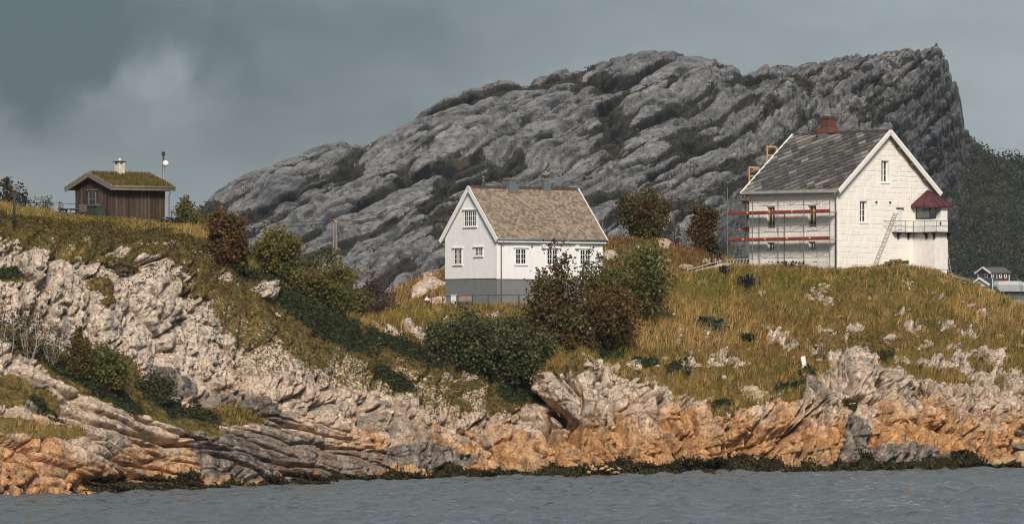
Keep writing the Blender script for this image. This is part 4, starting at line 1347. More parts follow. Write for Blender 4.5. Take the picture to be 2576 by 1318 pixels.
    # barge boards
    for fr in (rf, rb):
        for a0, mt in ((RL - 0.02, plain('worn_white', (0.74, 0.70, 0.64), 0.6, 0.08, 2.0)), (-0.045, M_TRIM)):
            MB().fbox(fr, a0, a0 + 0.06, -0.04, s_len - (0.0 if fr is rf else 0.012), -0.26, 0.10).build('barge_board', mt, H)
    MB().fbox(rb, RL + 0.042, RL + 0.07, -0.05, s_len - 0.1, -0.06, 0.115).build('barge_moulding', M_TRIM, H)
    MB().fbox(rf, RL + 0.042, RL + 0.07, -0.05, s_len - 0.1, -0.06, 0.115).build('barge_moulding', M_TRIM, H)
    # purlin ends under the right-hand verge
    for t in (0.25, 0.50, 0.75):
        MB().fbox(rb, L + og - 0.02, RL - 0.025, s_len * t, s_len * t + 0.16, -0.33, -0.142).build('purlin_end', M_OLDWOOD, H)
    # eaves: worn fascia and gutter
    MB().box(-ov - 0.05, -ov - 0.015, -og + 0.06, L + og - 0.06, z_e - 0.30, z_e - 0.04).build('fascia', plain('worn_fascia', (0.36, 0.33, 0.30), 0.8, 0.3, 3.0), H)
    MB().tube([(-ov - 0.10, -og + 0.08, z_e - 0.30), (-ov - 0.10, L + og - 0.08, z_e - 0.30)], 0.06, n=8).build('gutter', M_LEAD, H, True)
    MB().tube([(-ov - 0.10, -0.22, z_e - 0.33), (-ov - 0.10, -0.20, z_e - 0.48), (-0.12, 0.10, z_e - 0.72), (-0.12, 0.10, -0.3)], 0.05, n=8).build('downpipe', M_PIPE, H, True)
    # brick chimney on a lead saddle
    cy_, cw = 6.28, 0.46
    ch = MB().box(W / 2 - cw, W / 2 + cw, cy_ - cw, cy_ + cw, zr2 + 0.20, zr2 + 1.27).build('chimney', M_BRICK, H)
    q = []
    for s, zz in ((0.70, zr2 + 0.0), (0.52, zr2 + 0.42)):
        q += [(W / 2 - s, cy_ - s, zz), (W / 2 + s, cy_ - s, zz), (W / 2 + s, cy_ + s, zz), (W / 2 - s, cy_ + s, zz)]
    MB().hexa(q).build('chimney_foot', M_BRICK, ch)
    MB().box(W / 2 - cw - 0.06, W / 2 + cw + 0.06, cy_ - cw - 0.06, cy_ + cw + 0.06, zr2 + 1.12, zr2 + 1.255).build('brick_collar', M_BRICK, ch)
    MB().box(W / 2 - cw + 0.12, W / 2 + cw - 0.12, cy_ - cw + 0.12, cy_ + cw - 0.12, zr2 + 1.2, zr2 + 1.34).build('flue', M_RIDGE, ch)
    MB().box(W / 2 - 0.66, W / 2 + 0.1, cy_ - 0.50, cy_ + 0.50, zr2 - 0.95, zr2 - 0.003).build('lead_saddle', M_LEAD, ch)
    # two vent holes with short pipes
    for a in (4.30, 5.86):
        MB().tube([gfr(a, 5.36, -0.05), gfr(a, 5.36, 0.10)], 0.085, n=8).build('vent_pipe', M_DARKMETAL, H)
    # door to the balcony
    MB().fbox(gfr, 6.64, 7.26, 3.22, 4.86, 0.0, 0.05).build('door_frame', M_TRIM, H)
    door = MB().fbox(gfr, 6.68, 7.22, 3.26, 4.82, 0.05, 0.075).build('door', plain('door_white', (0.60, 0.62, 0.65), 0.6, 0.08, 3.0), H)
    for k in range(13):
        b = 3.28 + k * 0.118
        MB().prism([gfr(6.695, b, 0.0752), gfr(6.94, b + 0.10, 0.0752), gfr(6.94, b + 0.20, 0.0752), gfr(6.695, b + 0.10, 0.0752)][::-1], gfr.n * 0.014).build('board', M_BAYWHITE, door)
        MB().prism([gfr(6.96, b + 0.10, 0.0752), gfr(7.205, b, 0.0752), gfr(7.205, b + 0.10, 0.0752), gfr(6.96, b + 0.20, 0.0752)][::-1], gfr.n * 0.014).build('board', M_BAYWHITE, door)
    MB().fbox(gfr, 6.58, 7.34, 4.88, 4.97, 0.0, 0.16).build('door_hood', M_REDROOF, H)
    # lantern bay: boarded shaft on a low plinth, glazed lantern, sheet-metal roof
    b0, b1, bo = 8.53, 9.90, 2.44                   # along the gable, and how far it stands out
    bay_w = MB()
    body = bay_w.box(b0, b1, -bo, -0.05, 0.12, 4.06).build('bay_wall', M_BAYWHITE, H)
    MB().box(b0 + 0.04, b1 - 0.04, -bo + 0.04, -0.05, -1.2, 0.118).build('bay_plinth', M_MASON, H)
    brd = MB()
    a = 0.04
    while a < bo - 0.1:
        brd.box(b0 - 0.022, b0 + 0.01, -a - 0.098, -a, 0.14, 4.06)
        a += 0.108
    a = b0 + 0.0
    while a < b1 - 0.09:
        brd.box(a + 0.004, a + 0.102, -bo - 0.022, -bo + 0.01, 0.14, 4.06)
        a += 0.108
    tag(brd.build('bay_boards', M_BAYWHITE, H), kind='stuff')
    zl0, zl1 = 4.06, 5.10
    lan = MB()
    lan.box(b0 + 0.06, b1 - 0.02, -0.9, -0.05, zl0, zl1)
    lan.box(b0 + 0.62, b1 - 0.02, -bo + 0.02, -0.9, zl0, zl1)
    lan.build('lantern_wall', M_BAYWHITE, H)
    # lantern glass on the side facing the sound, in a dark frame
    lf = Frame((b0 + 0.02, -0.30, 0), (0, -1, 0), (-1, 0, 0))
    wn = MB()
    for q in ((0.0, 0.07, zl0 + 0.05, zl1 - 0.02), (2.02, 2.12, zl0 + 0.05, zl1 - 0.02)):
        wn.fbox(lf, q[0], q[1], q[2], q[3], -0.04, 0.05)
    wn.fbox(lf, 0.07, 2.02, zl0 + 0.05, zl0 + 0.12, -0.04, 0.049).fbox(lf, 0.07, 2.02, zl1 - 0.08, zl1 - 0.02, -0.04, 0.049)
    lw_ = wn.build('lantern_window', M_DARKMETAL, H)
    m, g, b = mat_new('lantern_glass')
    b.inputs['Base Color'].default_value = (0.09, 0.115, 0.105, 1)
    b.inputs['Roughness'].default_value = 0.06
    MB().fbox(lf, 0.07, 1.42, zl0 + 0.12, zl1 - 0.08, -0.01, 0.012).build('pane', m, lw_)
    MB().fbox(lf, 1.48, 2.02, zl0 + 0.12, zl1 - 0.08, -0.01, 0.012).build('pane', M_GLASS, lw_)
    MB().fbox(lf, 1.42, 1.48, zl0 + 0.12, zl1 - 0.08, -0.02, 0.03).build('mullion', M_DARKMETAL, lw_)
    # roof of the lantern: faceted, with standing seams
    apex = Vector(((b0 + b1) / 2 + 0.1, -0.85, 6.42))
    ring = [Vector(q) for q in ((b0 - 0.28, -0.02, 5.14), (b0 - 0.28, -bo - 0.10, 5.14), (b0 + 0.05, -bo - 0.30, 5.14), (b1 + 0.12, -bo - 0.26, 5.14), (b1 + 0.16, -0.02, 5.14))]
    ms = MB()
    low = [p - Vector((0, 0, 0.16)) for p in ring]
    n = len(ring)
    ms.add(ring + low + [apex], [(i, i + 1, 2 * n) for i in range(n - 1)] + [(n - 1, 0, 2 * n)] + [(n + i, n + i + 1, i + 1, i) for i in range(n - 1)] + [tuple(range(n, 2 * n))])
    lr = ms.build('lantern_roof', M_REDROOF, H)
    for i in range(n - 1):
        for t in (0.0, 0.5) if i not in (1,) else (0.0,):
            p = ring[i].lerp(ring[i + 1], t)
            MB().bar(p + Vector((0, 0, 0.02)), apex.lerp(p, 0.06), 0.05, 0.05).build('seam', M_REDROOF, lr)
    # balcony: deck, brackets, rails
    zd = 3.00
    P = [(6.05, -0.50), (b0 - 0.48, -0.50), (b0 - 0.48, -bo - 0.48), (b1 + 0.46, -bo - 0.48), (b1 + 0.46, -0.3)]
    dk = MB()
    dk.box(6.05, b0 - 0.02, -0.50, -0.02, zd, zd + 0.06)
    dk.box(b0 - 0.48, b0 - 0.03, -bo - 0.03, -0.502, zd, zd + 0.061)
    dk.box(b0 - 0.48, b1 + 0.46, -bo - 0.48, -bo - 0.032, zd, zd + 0.06)
    dk.box(b1 + 0.002, b1 + 0.46, -bo - 0.03, -0.3, zd, zd + 0.061)
    bal = dk.build('balcony', M_DARKMETAL, H)
    for zz in (zd + 0.50, zd + 0.92):
        MB().tube([(p[0], p[1], zz) for p in P], 0.018, n=6).build('handrail', M_DARKMETAL, bal)
        MB().tube([(5.15, -0.02, zz), (5.6, -0.3, zz), (6.05, -0.50, zz)], 0.016, n=6).build('handrail', M_DARKMETAL, bal)
    posts = [(6.05, -0.50), (7.1, -0.50), (b0 - 0.48, -0.50), (b0 - 0.48, -1.7), (b0 - 0.48, -bo - 0.48), (b1 - 0.3, -bo - 0.48), (b1 + 0.46, -bo - 0.48), (b1 + 0.46, -1.3), (b1 + 0.46, -0.3)]
    for p in posts:
        MB().tube([(p[0], p[1], zd), (p[0], p[1], zd + 0.93)], 0.022, n=6).build('post', M_DARKMETAL, bal)
    def bracket(p, d):
        p, d = Vector(p), Vector(d)
        mb = MB()
        side = Vector((d.y, -d.x, 0)) * 0.05
        prof = [(0.0, 0.0), (0.46, 0.0), (0.46, -0.07), (0.30, -0.10), (0.19, -0.22), (0.14, -0.42), (0.10, -0.48), (0.0, -0.48)]
        mb.prism([p + d * x + Vector((0, 0, z)) - side for x, z in prof], side * 2)
        mb.build('bracket', M_DARKMETAL, bal)
    bracket((6.75, -0.02, zd - 0.003), (0, -1, 0))
    bracket((7.9, -0.02, zd - 0.003), (0, -1, 0))
    bracket((b0 - 0.025, -1.5, zd - 0.003), (-1, 0, 0))
    bracket((b0 - 0.025, -bo + 0.1, zd - 0.003), (-1, 0, 0))
    bracket((b1 - 0.06, -bo - 0.025, zd - 0.003), (0, -1, 0))
    bracket((b1 + 0.003, -bo + 0.1, zd - 0.003), (1, 0, 0))
    MB().fbox(Frame((0, -bo - 0.022, 0), (1, 0, 0), (0, -1, 0)), b1 - 0.95, b1 - 0.85, 3.62, 3.86, 0.0, 0.07).build('lamp_box', M_DARKMETAL, H)
    # iron rung ladder fixed aslant to the gable
    lad = MB()
    pa, pb = (3.95, 0.25), (6.45, 4.65)
    for o_ in (-0.21, 0.21):
        lad.bar(gfr(pa[0] + o_, pa[1], 0.14), gfr(pb[0] + o_, pb[1], 0.14), 0.022)
    M_RUST = plain('rusty_pale_iron', (0.42, 0.33, 0.27), 0.8, 0.3, 5.0)
    ld = lad.build('wall_ladder', M_RUST, H)
    for k in range(14):
        t = (k + 0.4) / 14
        a, b = pa[0] + (pb[0] - pa[0]) * t, pa[1] + (pb[1] - pa[1]) * t
        MB().bar(gfr(a - 0.23, b, 0.16), gfr(a + 0.23, b, 0.16), 0.034).build('rung', M_DARKMETAL, ld)
    return H
LIGHTHOUSE = build_lighthouse()
# ------------------------------------------------------------------ tube scaffold before the long side of the lighthouse
def build_scaffold():
    S = empty('scaffold', LIGHTHOUSE.location, LIGHTHOUSE.rotation_euler[2])
    tag(S, 'grey tube scaffold with red toe boards along the white stone house', 'scaffold')
    ys = [-0.12 + 2.82 * k for k in range(5)]
    zg = -0.35
    lifts = (2.42, 4.52)
    tops = [5.55, 5.6, 5.6, 5.6, 6.65]
    xo, xi = -0.98, -0.26
    for k, y in enumerate(ys):
        MB().tube([(xo, y, zg), (xo, y, tops[k])], 0.034, n=6).build('standard', M_GALV, S)
        if k not in (1,):
            MB().tube([(xi, y, zg), (xi, y, 4.6 if k < 4 else 6.4)], 0.034, n=6).build('standard', M_GALV, S)
        MB().box(xo - 0.08, xo + 0.08, y - 0.08, y + 0.08, zg - 0.03, zg).build('base_plate', M_GALV, S)
        for z in (0.35,) + lifts:
            MB().tube([(xo, y, z - 0.06), (xi, y, z - 0.06)], 0.022, n=6).build('transom', M_GALV, S)
    for k in range(4):
        y0, y1 = ys[k] + 0.05, ys[k + 1] - 0.05
        for z in (1.0, 3.02, 5.10):
            fr = MB()
            if k == 3 and z > 5:
                y1 = ys[k + 1] - 0.05
            fr.tube([(xo - 0.03, y0, z), (xo - 0.03, y1, z)], 0.022, n=5).tube([(xo - 0.03, y0, z + 0.52), (xo - 0.03, y1, z + 0.52)], 0.022, n=5)
            ym = (y0 + y1) / 2
            fr.tube([(xo - 0.03, y0, z), (xo - 0.03, y0, z + 0.52)], 0.02, n=5).tube([(xo - 0.03, y1, z), (xo - 0.03, y1, z + 0.52)], 0.02, n=5)
            fr.tube([(xo - 0.03, ym, z), (xo - 0.03, ym, z + 0.52)], 0.017, n=5)
            fr.tube([(xo - 0.03, y0, z + 0.51), (xo - 0.03, ym, z + 0.01), (xo - 0.03, y1, z + 0.51)], 0.017, n=5)
            fr.build('guard_frame', M_GALV, S)
        for li, z in enumerate(lifts):
            MB().box(xo + 0.04, xi - 0.02, y0 - 0.03, y1 + 0.03, z - 0.03, z + 0.02).build('deck', M_PLANK, S)
            tb = MB().box(xo - 0.012, xo + 0.026, y0 - 0.02, y1 + 0.02, z + 0.02, z + 0.20).build('toe_board', M_TOERED, S)
            yy = y0 + (1.75 - 0.37 * k - 0.5 * li) % 2.0 + 0.3
            MB().box(xo - 0.018, xo - 0.0125, yy, yy + 0.16, z + 0.025, z + 0.195).build('patch', M_YELLOW, tb)
            MB().tube([(xo, y0, z - 0.06), (xo, y1, z - 0.06)], 0.02, n=5).build('ledger', M_GALV, S)
    # return bay round the far corner
    for x, y, t in ((0.10, 11.1, 5.9), (0.95, 11.1, 5.9), (0.95, 10.4, 5.9)):
        MB().tube([(x, y, zg), (x, y, t)], 0.034, n=6).build('standard', M_GALV, S)
    for z in (1.0, 3.02, 5.10):
        f = MB()
        f.tube([(xo, 11.16, z), (1.2, 11.16, z)], 0.022, n=5).tube([(xo, 11.16, z + 0.52), (1.2, 11.16, z + 0.52)], 0.022, n=5).tube([(xo, 11.16, z + 0.5), (0.1, 11.16, z), (1.1, 11.16, z + 0.5)], 0.017, n=5)
        f.build('guard_frame', M_GALV, S)
    for z in lifts:
        MB().box(-0.15, 1.3, 10.4, 10.44, z + 0.9, z + 1.08).build('toe_board', M_TOERED, S)
        MB().box(-0.15, 1.3, 10.46, 11.05, z + 0.85, z + 0.9).build('deck', M_PLANK, S)
build_scaffold()

def build_roof_guards():
    for x, zt, w, lab in ((3.05, 10.05, 1.0, 'new yellow timber guard frame nearer the ridge behind the slate roof'), (1.05, 8.35, 1.05, 'new yellow timber guard frame low by the eaves behind the slate roof')):
        o = empty('guard_rail', LIGHTHOUSE.matrix_basis @ Vector((x, 10.75, zt - 3.4)), LIGHTHOUSE.rotation_euler[2])
        tag(o, lab, 'guard rail', 'timber guard frames on the far verge')
        MB().box(-0.05, 0.05, -0.04, 0.04, 0, 3.4).build('post', M_NEWWOOD, o)
        MB().box(0.075, w, -0.03, 0.03, 3.25, 3.40).build('rail', M_NEWWOOD, o)
        MB().box(0.075, w, -0.03, 0.03, 2.58, 2.70).build('rail', M_NEWWOOD, o)
        MB().box(w + 0.005, w + 0.12, -0.05, 0.05, 0, 3.3).build('post', M_NEWWOOD, o)
build_roof_guards()

def ladder(name, a, b, wvec, rungs, mat, label, w_rail=0.05):
    """two rails from a to b, the second offset by wvec"""
    a, b, wv = Vector(a), Vector(b), Vector(wvec)
    o = empty(name, a)
    tag(o, label, 'ladder')
    d = b - a
    for off in (Vector((0, 0, 0)), wv):
        MB().bar(off, d + off, w_rail).build('rail', mat, o)
    for k in range(rungs):
        t = (k + 0.6) / (rungs + 0.2)
        MB().bar(d * t + wv * 0.03, d * t + wv * 0.97, w_rail * 0.8).build('rung', mat, o)
    return o

def build_ladders():
    p = LIGHTHOUSE.matrix_basis
    M_ALU = plain('dull_aluminium', (0.42, 0.43, 0.40), 0.5, 0.2, 4.0, metal=0.2)
    a = at(1822, 669, 370.5); b = at(1896, 667, 373.5)
    ladder('ladder', a, b, (0.15, 0.45, 0.50), 9, plain('weathered_ladder', (0.40, 0.36, 0.26), 0.8, 0.25, 4.0), 'long pale ladder lying on its side in the grass under the scaffold')
    ladder('ladder', p @ Vector((10.75, -1.9, -0.75)), p @ Vector((9.98, -1.85, 2.6)), (0.22, 0.26, 0), 11, M_ALU, 'thin grey ladder leaning against the lantern bay by the cliff top', 0.04)
build_ladders()

# ------------------------------------------------------------------ turf-roofed cabin
def build_cabin():
    base = at(280, 554, 345.0)
    C_ = empty('log_cabin', base, R(40))
    tag(C_, 'small brown timber cabin with a grass-grown turf roof and white stone chimney', 'cabin')
    L, W = 4.75, 4.55
    z_e, slope = 2.44, 0.345
    z_r = z_e + slope * W / 2
    MB().prism([(0.03, 0.03, -0.02), (0.03, W - 0.03, -0.02), (0.03, W - 0.03, z_e), (0.03, W / 2, z_r), (0.03, 0.03, z_e)], (L - 0.06, 0, 0)).build('wall', M_OLDWOOD, C_)
    MB().box(0.06, L - 0.06, 0.06, W - 0.06, -1.2, -0.022).build('foundation', M_CONCRETE, C_)
    wmats = [plain('plank_%s' % nm, c, 0.85, 0.35, 2.0, stretch=(5, 5, 0.8)) for nm, c in (('umber', (0.050, 0.034, 0.023)), ('brown', (0.064, 0.043, 0.029)), ('dark', (0.038, 0.024, 0.017)), ('bleached', (0.095, 0.066, 0.046)))]
    gf = Frame((0.03, W, 0), (0, -1, 0), (-1, 0, 0))
    ff = Frame((0, 0.03, 0), (1, 0, 0), (0, -1, 0))
    r = random.Random(11)
    def planks(fr, ln, top):
        a, k = 0.0, 0
        while a < ln - 0.02:
            w = r.uniform(0.125, 0.165)
            a1 = min(a + w, ln)
            m = (a + a1) / 2
            up = k % 2
            MB().fbox(fr, a - (0.02 if up else -0.004), a1 + (0.02 if up else -0.004), -0.03 + r.uniform(-0.03, 0.01), top(m), 0.026 if up else 0.0, 0.048 if up else 0.025).build('plank', r.choice(wmats) if m > 0.2 else wmats[0], C_)
            a = a1
            k += 1
    planks(gf, W, lambda m: z_e - 0.04 + slope * min(m, W - m))
    planks(ff, L, lambda m: z_e - 0.03)
    for a in (1.02, 2.62):
        MB().fbox(ff, a, a + 0.06, -0.02, z_e - 0.2, 0.05, 0.09).build('batten', wmats[3], C_)
    for a in (0.20, 1.0, 1.9, 2.7, 3.5, 4.4):
        MB().prism([ff(a, z_e - 0.04, 0.05), ff(a, z_e - 0.04, 0.45), ff(a, z_e - 0.13, 0.45), ff(a, z_e - 0.30, 0.12), ff(a, z_e - 0.42, 0.12), ff(a, z_e - 0.42, 0.05)], ff.r * 0.07).build('eaves_bracket', M_OLDWOOD, C_)
    window(C_, Frame((-0.02, W, 0), (0, -1, 0), (-1, 0, 0)), 1.72, 1.02, 0.92, 1.12, 1, 2, 2, 0.06, 0.03, False, True, 0.006, M_GREYWOOD, skirt=False)
    MB().fbox(gf, 1.55, 2.85, 2.20, 2.27, 0.05, 0.16).build('window_hood', M_OLDWOOD, C_)
    # roof boards, verge boards, eaves logs
    ang = math.atan(slope)
    og, ov = 0.42, 0.62
    s_len = (W / 2 + ov) / math.cos(ang)
    zr2 = z_r + 0.10
    up = Vector((0, math.cos(ang), math.sin(ang)))
    nr = Vector((0, -math.sin(ang), math.cos(ang)))
    rf = Frame(Vector((-og, W / 2, zr2)) - up * s_len, (1, 0, 0), nr, up)
    up2 = Vector((0, -math.cos(ang), math.sin(ang)))
    n2 = Vector((0, math.sin(ang), math.cos(ang)))
    rb = Frame(Vector((-og, W / 2, zr2)) - up2 * s_len, (1, 0, 0), n2, up2)
    RL = L + 2 * og
    MB().fbox(rf, 0, RL, 0, s_len, -0.07, 0.0).build('roof', M_OLDWOOD, C_)
    MB().fbox(rb, 0, RL, 0, s_len - 0.004, -0.07, 0.02).build('rear_roof', M_OLDWOOD, C_)
    for fr, cut in ((rf, 0.0), (rb, 0.012)):
        for a0 in (-0.05, RL + 0.0):
            MB().fbox(fr, a0, a0 + 0.05, -0.10, s_len - cut, -0.16, 0.06).build('verge_board', M_GREYWOOD, C_)
            MB().fbox(fr, a0 - 0.015, a0 + 0.065, -0.06, s_len - cut - 0.02, 0.063, 0.20).build('verge_board', M_GREYWOOD, C_)
    MB().tube([rf(0.1, 0.06, 0.08), rf(RL + 0.1, 0.06, 0.08)], 0.07, n=8).build('turf_log', M_GREYWOOD, C_, True)
    MB().tube([rf(0.05, -0.06, -0.10), rf(RL - 0.35, -0.06, -0.10)], 0.06, n=8).build('gutter', M_GREYWOOD, C_, True)
    MB().tube([rf(RL - 0.2, -0.04, -0.1), Vector((L + 0.22, -0.30, 1.9)), Vector((L + 0.20, -0.30, -0.3))], 0.03, n=6).build('downpipe', M_PIPE, C_, True)
    # turf: a swelling slab and the grass on it
    n_a, n_b = 40, 34
    A, B = np.meshgrid(np.linspace(0.05, RL - 0.05, n_a), np.linspace(-1, 1, n_b))
    tv = []
    cur = []
    for i in range(n_b):
        for j in range(n_a):
            a, b = A[i, j], B[i, j]
            d = abs(b)
            edge = min(1.0, (1 - d) / 0.10 + 0.25) * min(1.0, min(a, RL - a) / 0.28 + 0.45)
            h = (0.20 + 0.10 * float(pn(np.array([a / 0.7]), np.array([b * 4.0]), np.array([1.0]), 501)[0])) * edge
            fr = rf if b < 0 else rb
            p = fr(a, s_len * (1 - d) * 0.97 + 0.08, h)
            if d < 0.16:
                q = Vector((a - og, W / 2, zr2 + h - 0.02))
                p = p.lerp(q, 0.25 * (1 - d / 0.16))
            tv.append(p)
    m_turf = plain('turf_soil', (0.085, 0.068, 0.026), 0.95, 0.4, 6.0, bump=0.6)
    me = np_mesh('turf', np.array([tuple(p) for p in tv]), grid_faces(n_b, n_a), True)
    turf = link_mesh('turf', me, m_turf, C_)
    # chimney
    cx, cy = 2.35, W / 2
    cp = empty('chimney', (cx, cy, zr2), 0)
    cp.parent = C_
    cp.location = (cx, cy, zr2)
    M_CH = plain('flaking_limewash', (0.62, 0.56, 0.48), 0.9, 0.25, 3.0, bump=0.3, streak=0.8, dirt=(0.16, 0.13, 0.11))
    MB().box(-0.27, 0.27, -0.27, 0.27, -0.6, 0.80).build('shaft', M_CH, cp)
    for sx in (-1, 1):
        for sy in (-1, 1):
            MB().box(sx * 0.19 - 0.07, sx * 0.19 + 0.07, sy * 0.19 - 0.07, sy * 0.19 + 0.07, 0.801, 1.0).build('pillar', M_CH, cp)
    MB().box(-0.40, 0.40, -0.34, 0.34, 1.002, 1.05).build('slab', M_DARKMETAL, cp)
    MB().lathe((0, 0, 1.05), [(0.05, 0.0), (0.12, 0.02), (0.14, 0.09), (0.11, 0.16), (0.05, 0.2)], 10).build('stone', M_CH, cp, True)
    return C_, rf, rb, s_len, RL
CABIN, C_RF, C_RB, C_SL, C_RL = build_cabin()

# ------------------------------------------------------------------ small things by the cabin
def build_cabin_yard():
    # loudspeaker post
    p = ground(38, 573)
    o = empty('loudspeaker_post', p)
    tag(o, 'tall black post with a horn loudspeaker on the left crest', 'post')
    MB().tube([(0, 0, -0.3), (0, 0, 2.75)], 0.095, 0.085, 8).build('pole', M_DARKMETAL, o, True)
    MB().lathe((0.02, 0, 2.55), [(0.09, 0), (0.14, 0.05), (0.14, 0.3), (0.08, 0.38)], 8).build('cap', M_OLDWOOD, o)
    MB().tube([(-0.08, 0, 2.78), (-0.2, -0.02, 2.8), (-0.36, -0.04, 2.76)], 0.06, 0.30, 10).build('horn', M_DARKMETAL, o)
    # fence behind the crest
    o = empty('rail_fence', at(0, 545, 345))
    tag(o, 'thin black two-rail iron fence on the crest left of the cabin', 'fence')
    base = o.location
    P = [at(-160, 555, 344), at(-70, 552, 344), at(-10, 548, 344.5), at(63, 548, 345), at(149, 556, 345.5), at(238, 560, 346)]
    tops = [506, 508, 510, 510.5, 511.5, 516]
    for q, vt in zip(P, tops):
        zt = CH + (HZ - vt + 5) / F * q.y
        MB().tube([q - base - Vector((0, 0, 0.5)), Vector((q.x, q.y, zt)) - base], 0.03, n=6).build('post', M_DARKMETAL, o)
    for dz in (0.0, 22.0):
        MB().tube([Vector((q.x, q.y, CH + (HZ - (vt + dz)) / F * q.y)) - base for q, vt in zip(P, tops)], 0.02, n=5).build('rail', M_DARKMETAL, o)
    # weather mast with globe, behind the cabin
    p = at(411, 560, 353)
    o = empty('mast', p)
    tag(o, 'grey mast with black sensor head and white globe behind the cabin', 'mast')
    zs = lambda v: (560 - v) / F * 353
    MB().tube([(0, 0, 0), (0, 0, zs(402))], 0.085, n=8).build('pole', M_GALV, o, True)
    MB().tube([(0, 0, zs(402)), (0, 0, zs(391))], 0.06, n=8).build('neck', M_DARKMETAL, o, True)
    MB().lathe((0, 0, zs(393)), [(0.05, 0), (0.13, 0.06), (0.13, 0.14), (0.07, 0.18), (0.14, 0.22), (0.14, 0.29), (0.04, 0.33)], 8).build('sensor_head', M_DARKMETAL, o, True)
    MB().tube([(0, 0, zs(412)), (0.14, -0.03, zs(412))], 0.03, n=6).build('bracket', M_GALV, o)
    g = [(0.02, -0.235)] + [(0.235 * math.sin(math.pi * k / 10), -0.235 * math.cos(math.pi * k / 10)) for k in range(1, 10)] + [(0.02, 0.235)]
    MB().lathe((0.17, -0.05, zs(412)), g, 16).build('globe', plain('white_globe', (0.8, 0.78, 0.74), 0.3, 0.03, 3.0), o, True)
    # picnic table, bench, crate at the gable
    def local(a, out, zb):
        """a along the gable from its left end, out from the wall"""
        fr = CABIN.matrix_basis
        return fr @ Vector((-out, 4.55 - a, zb))
    rz = CABIN.rotation_euler[2]
    o = empty('picnic_table', local(-0.35, 1.0, 0.15), rz + R(90) + R(180))
    tag(o, 'weathered picnic table left of the cabin gable', 'table')
    for k in range(4):
        MB().box(0, 1.9, -0.36 + k * 0.19, -0.19 + k * 0.19, 0.70, 0.745).build('board', M_GREYWOOD, o)
    for x in (0.25, 1.6):
        for s in (-1, 1):
            MB().bar((x, s * 0.62, -0.3), (x, s * 0.22, 0.70), 0.09, 0.06).build('leg', M_OLDWOOD, o)
        MB().box(x - 0.045, x + 0.045, -0.35, 0.35, 0.62, 0.698).build('cross_bar', M_OLDWOOD, o)
    MB().bar((0.3, 0, 0.30), (0.8, 0, 0.68), 0.06).build('brace', M_OLDWOOD, o)
    for s in (-1, 1):
        MB().box(0.05, 1.85, s * 0.66 - 0.11, s * 0.66 + 0.11, 0.36, 0.40).build('seat', M_GREYWOOD, o)
    o = empty('bench', local(0.85, 0.42, 0.20), rz + R(90) + R(180))
    tag(o, 'long plank bench with slatted back below the cabin window', 'bench')
    for k in range(3):
        MB().box(0, 2.6, 0.16, 0.20, 0.48 + k * 0.19, 0.62 + k * 0.19).build('back_plank', M_GREYWOOD, o)
    for k in range(2):
        MB().box(0, 2.6, -0.30 + k * 0.2, -0.12 + k * 0.2, 0.38, 0.42).build('seat_plank', M_GREYWOOD, o)
    for x in (0.2, 1.3, 2.4):
        MB().box(x - 0.05, x + 0.05, -0.28, -0.2, -0.3, 0.378).build('leg', M_OLDWOOD, o)
        MB().box(x - 0.05, x + 0.05, 0.202, 0.27, -0.3, 1.0).build('leg', M_OLDWOOD, o)
    o = empty('storage_box', local(3.05, 0.75, 0.0), rz + R(90) + R(180))
    tag(o, 'dark green wooden storage box with lid against the cabin corner', 'box')
    M_GR = plain('dark_green_paint', (0.035, 0.048, 0.034), 0.8, 0.25, 3.0)
    MB().box(0, 1.25, -0.35, 0.35, -0.3, 0.98).build('body', M_GR, o)
    MB().box(-0.04, 1.29, -0.40, 0.38, 0.983, 1.05).build('lid', M_GR, o)
    # wire fence to the right of the cabin
    o = empty('post_fence', at(455, 563, 346))
    tag(o, 'low wire fence with dark posts right of the cabin', 'fence')
    base = o.location
    P = [at(432, 562, 346), at(453, 564, 346), at(476, 566, 345.5), at(500, 572, 345), at(530, 590, 344.5)]
    for q in P:
        MB().box(q.x - base.x - 0.04, q.x - base.x + 0.04, q.y - base.y - 0.04, q.y - base.y + 0.04, q.z - base.z - 0.4, q.z - base.z + 0.95).build('post', M_DARKMETAL, o)
    for h in (0.45, 0.85):
        MB().tube([q - base + Vector((0, -0.05, h)) for q in P], 0.012, n=4).build('wire', M_DARKMETAL, o)
    # slim pole by the cabin's right end
    o = empty('flagpole', at(423, 560, 344.6))
    tag(o, 'slim pale pole with a small cross board at the cabin corner', 'pole')
    MB().tube([(0, 0, -0.4), (0.06, 0, 2.25)], 0.025, n=6).build('pole', M_GREYWOOD, o)
    MB().box(-0.45, 0.12, -0.06, -0.027, 0.30, 0.36).build('cross_board', M_GREYWOOD, o)
build_cabin_yard()

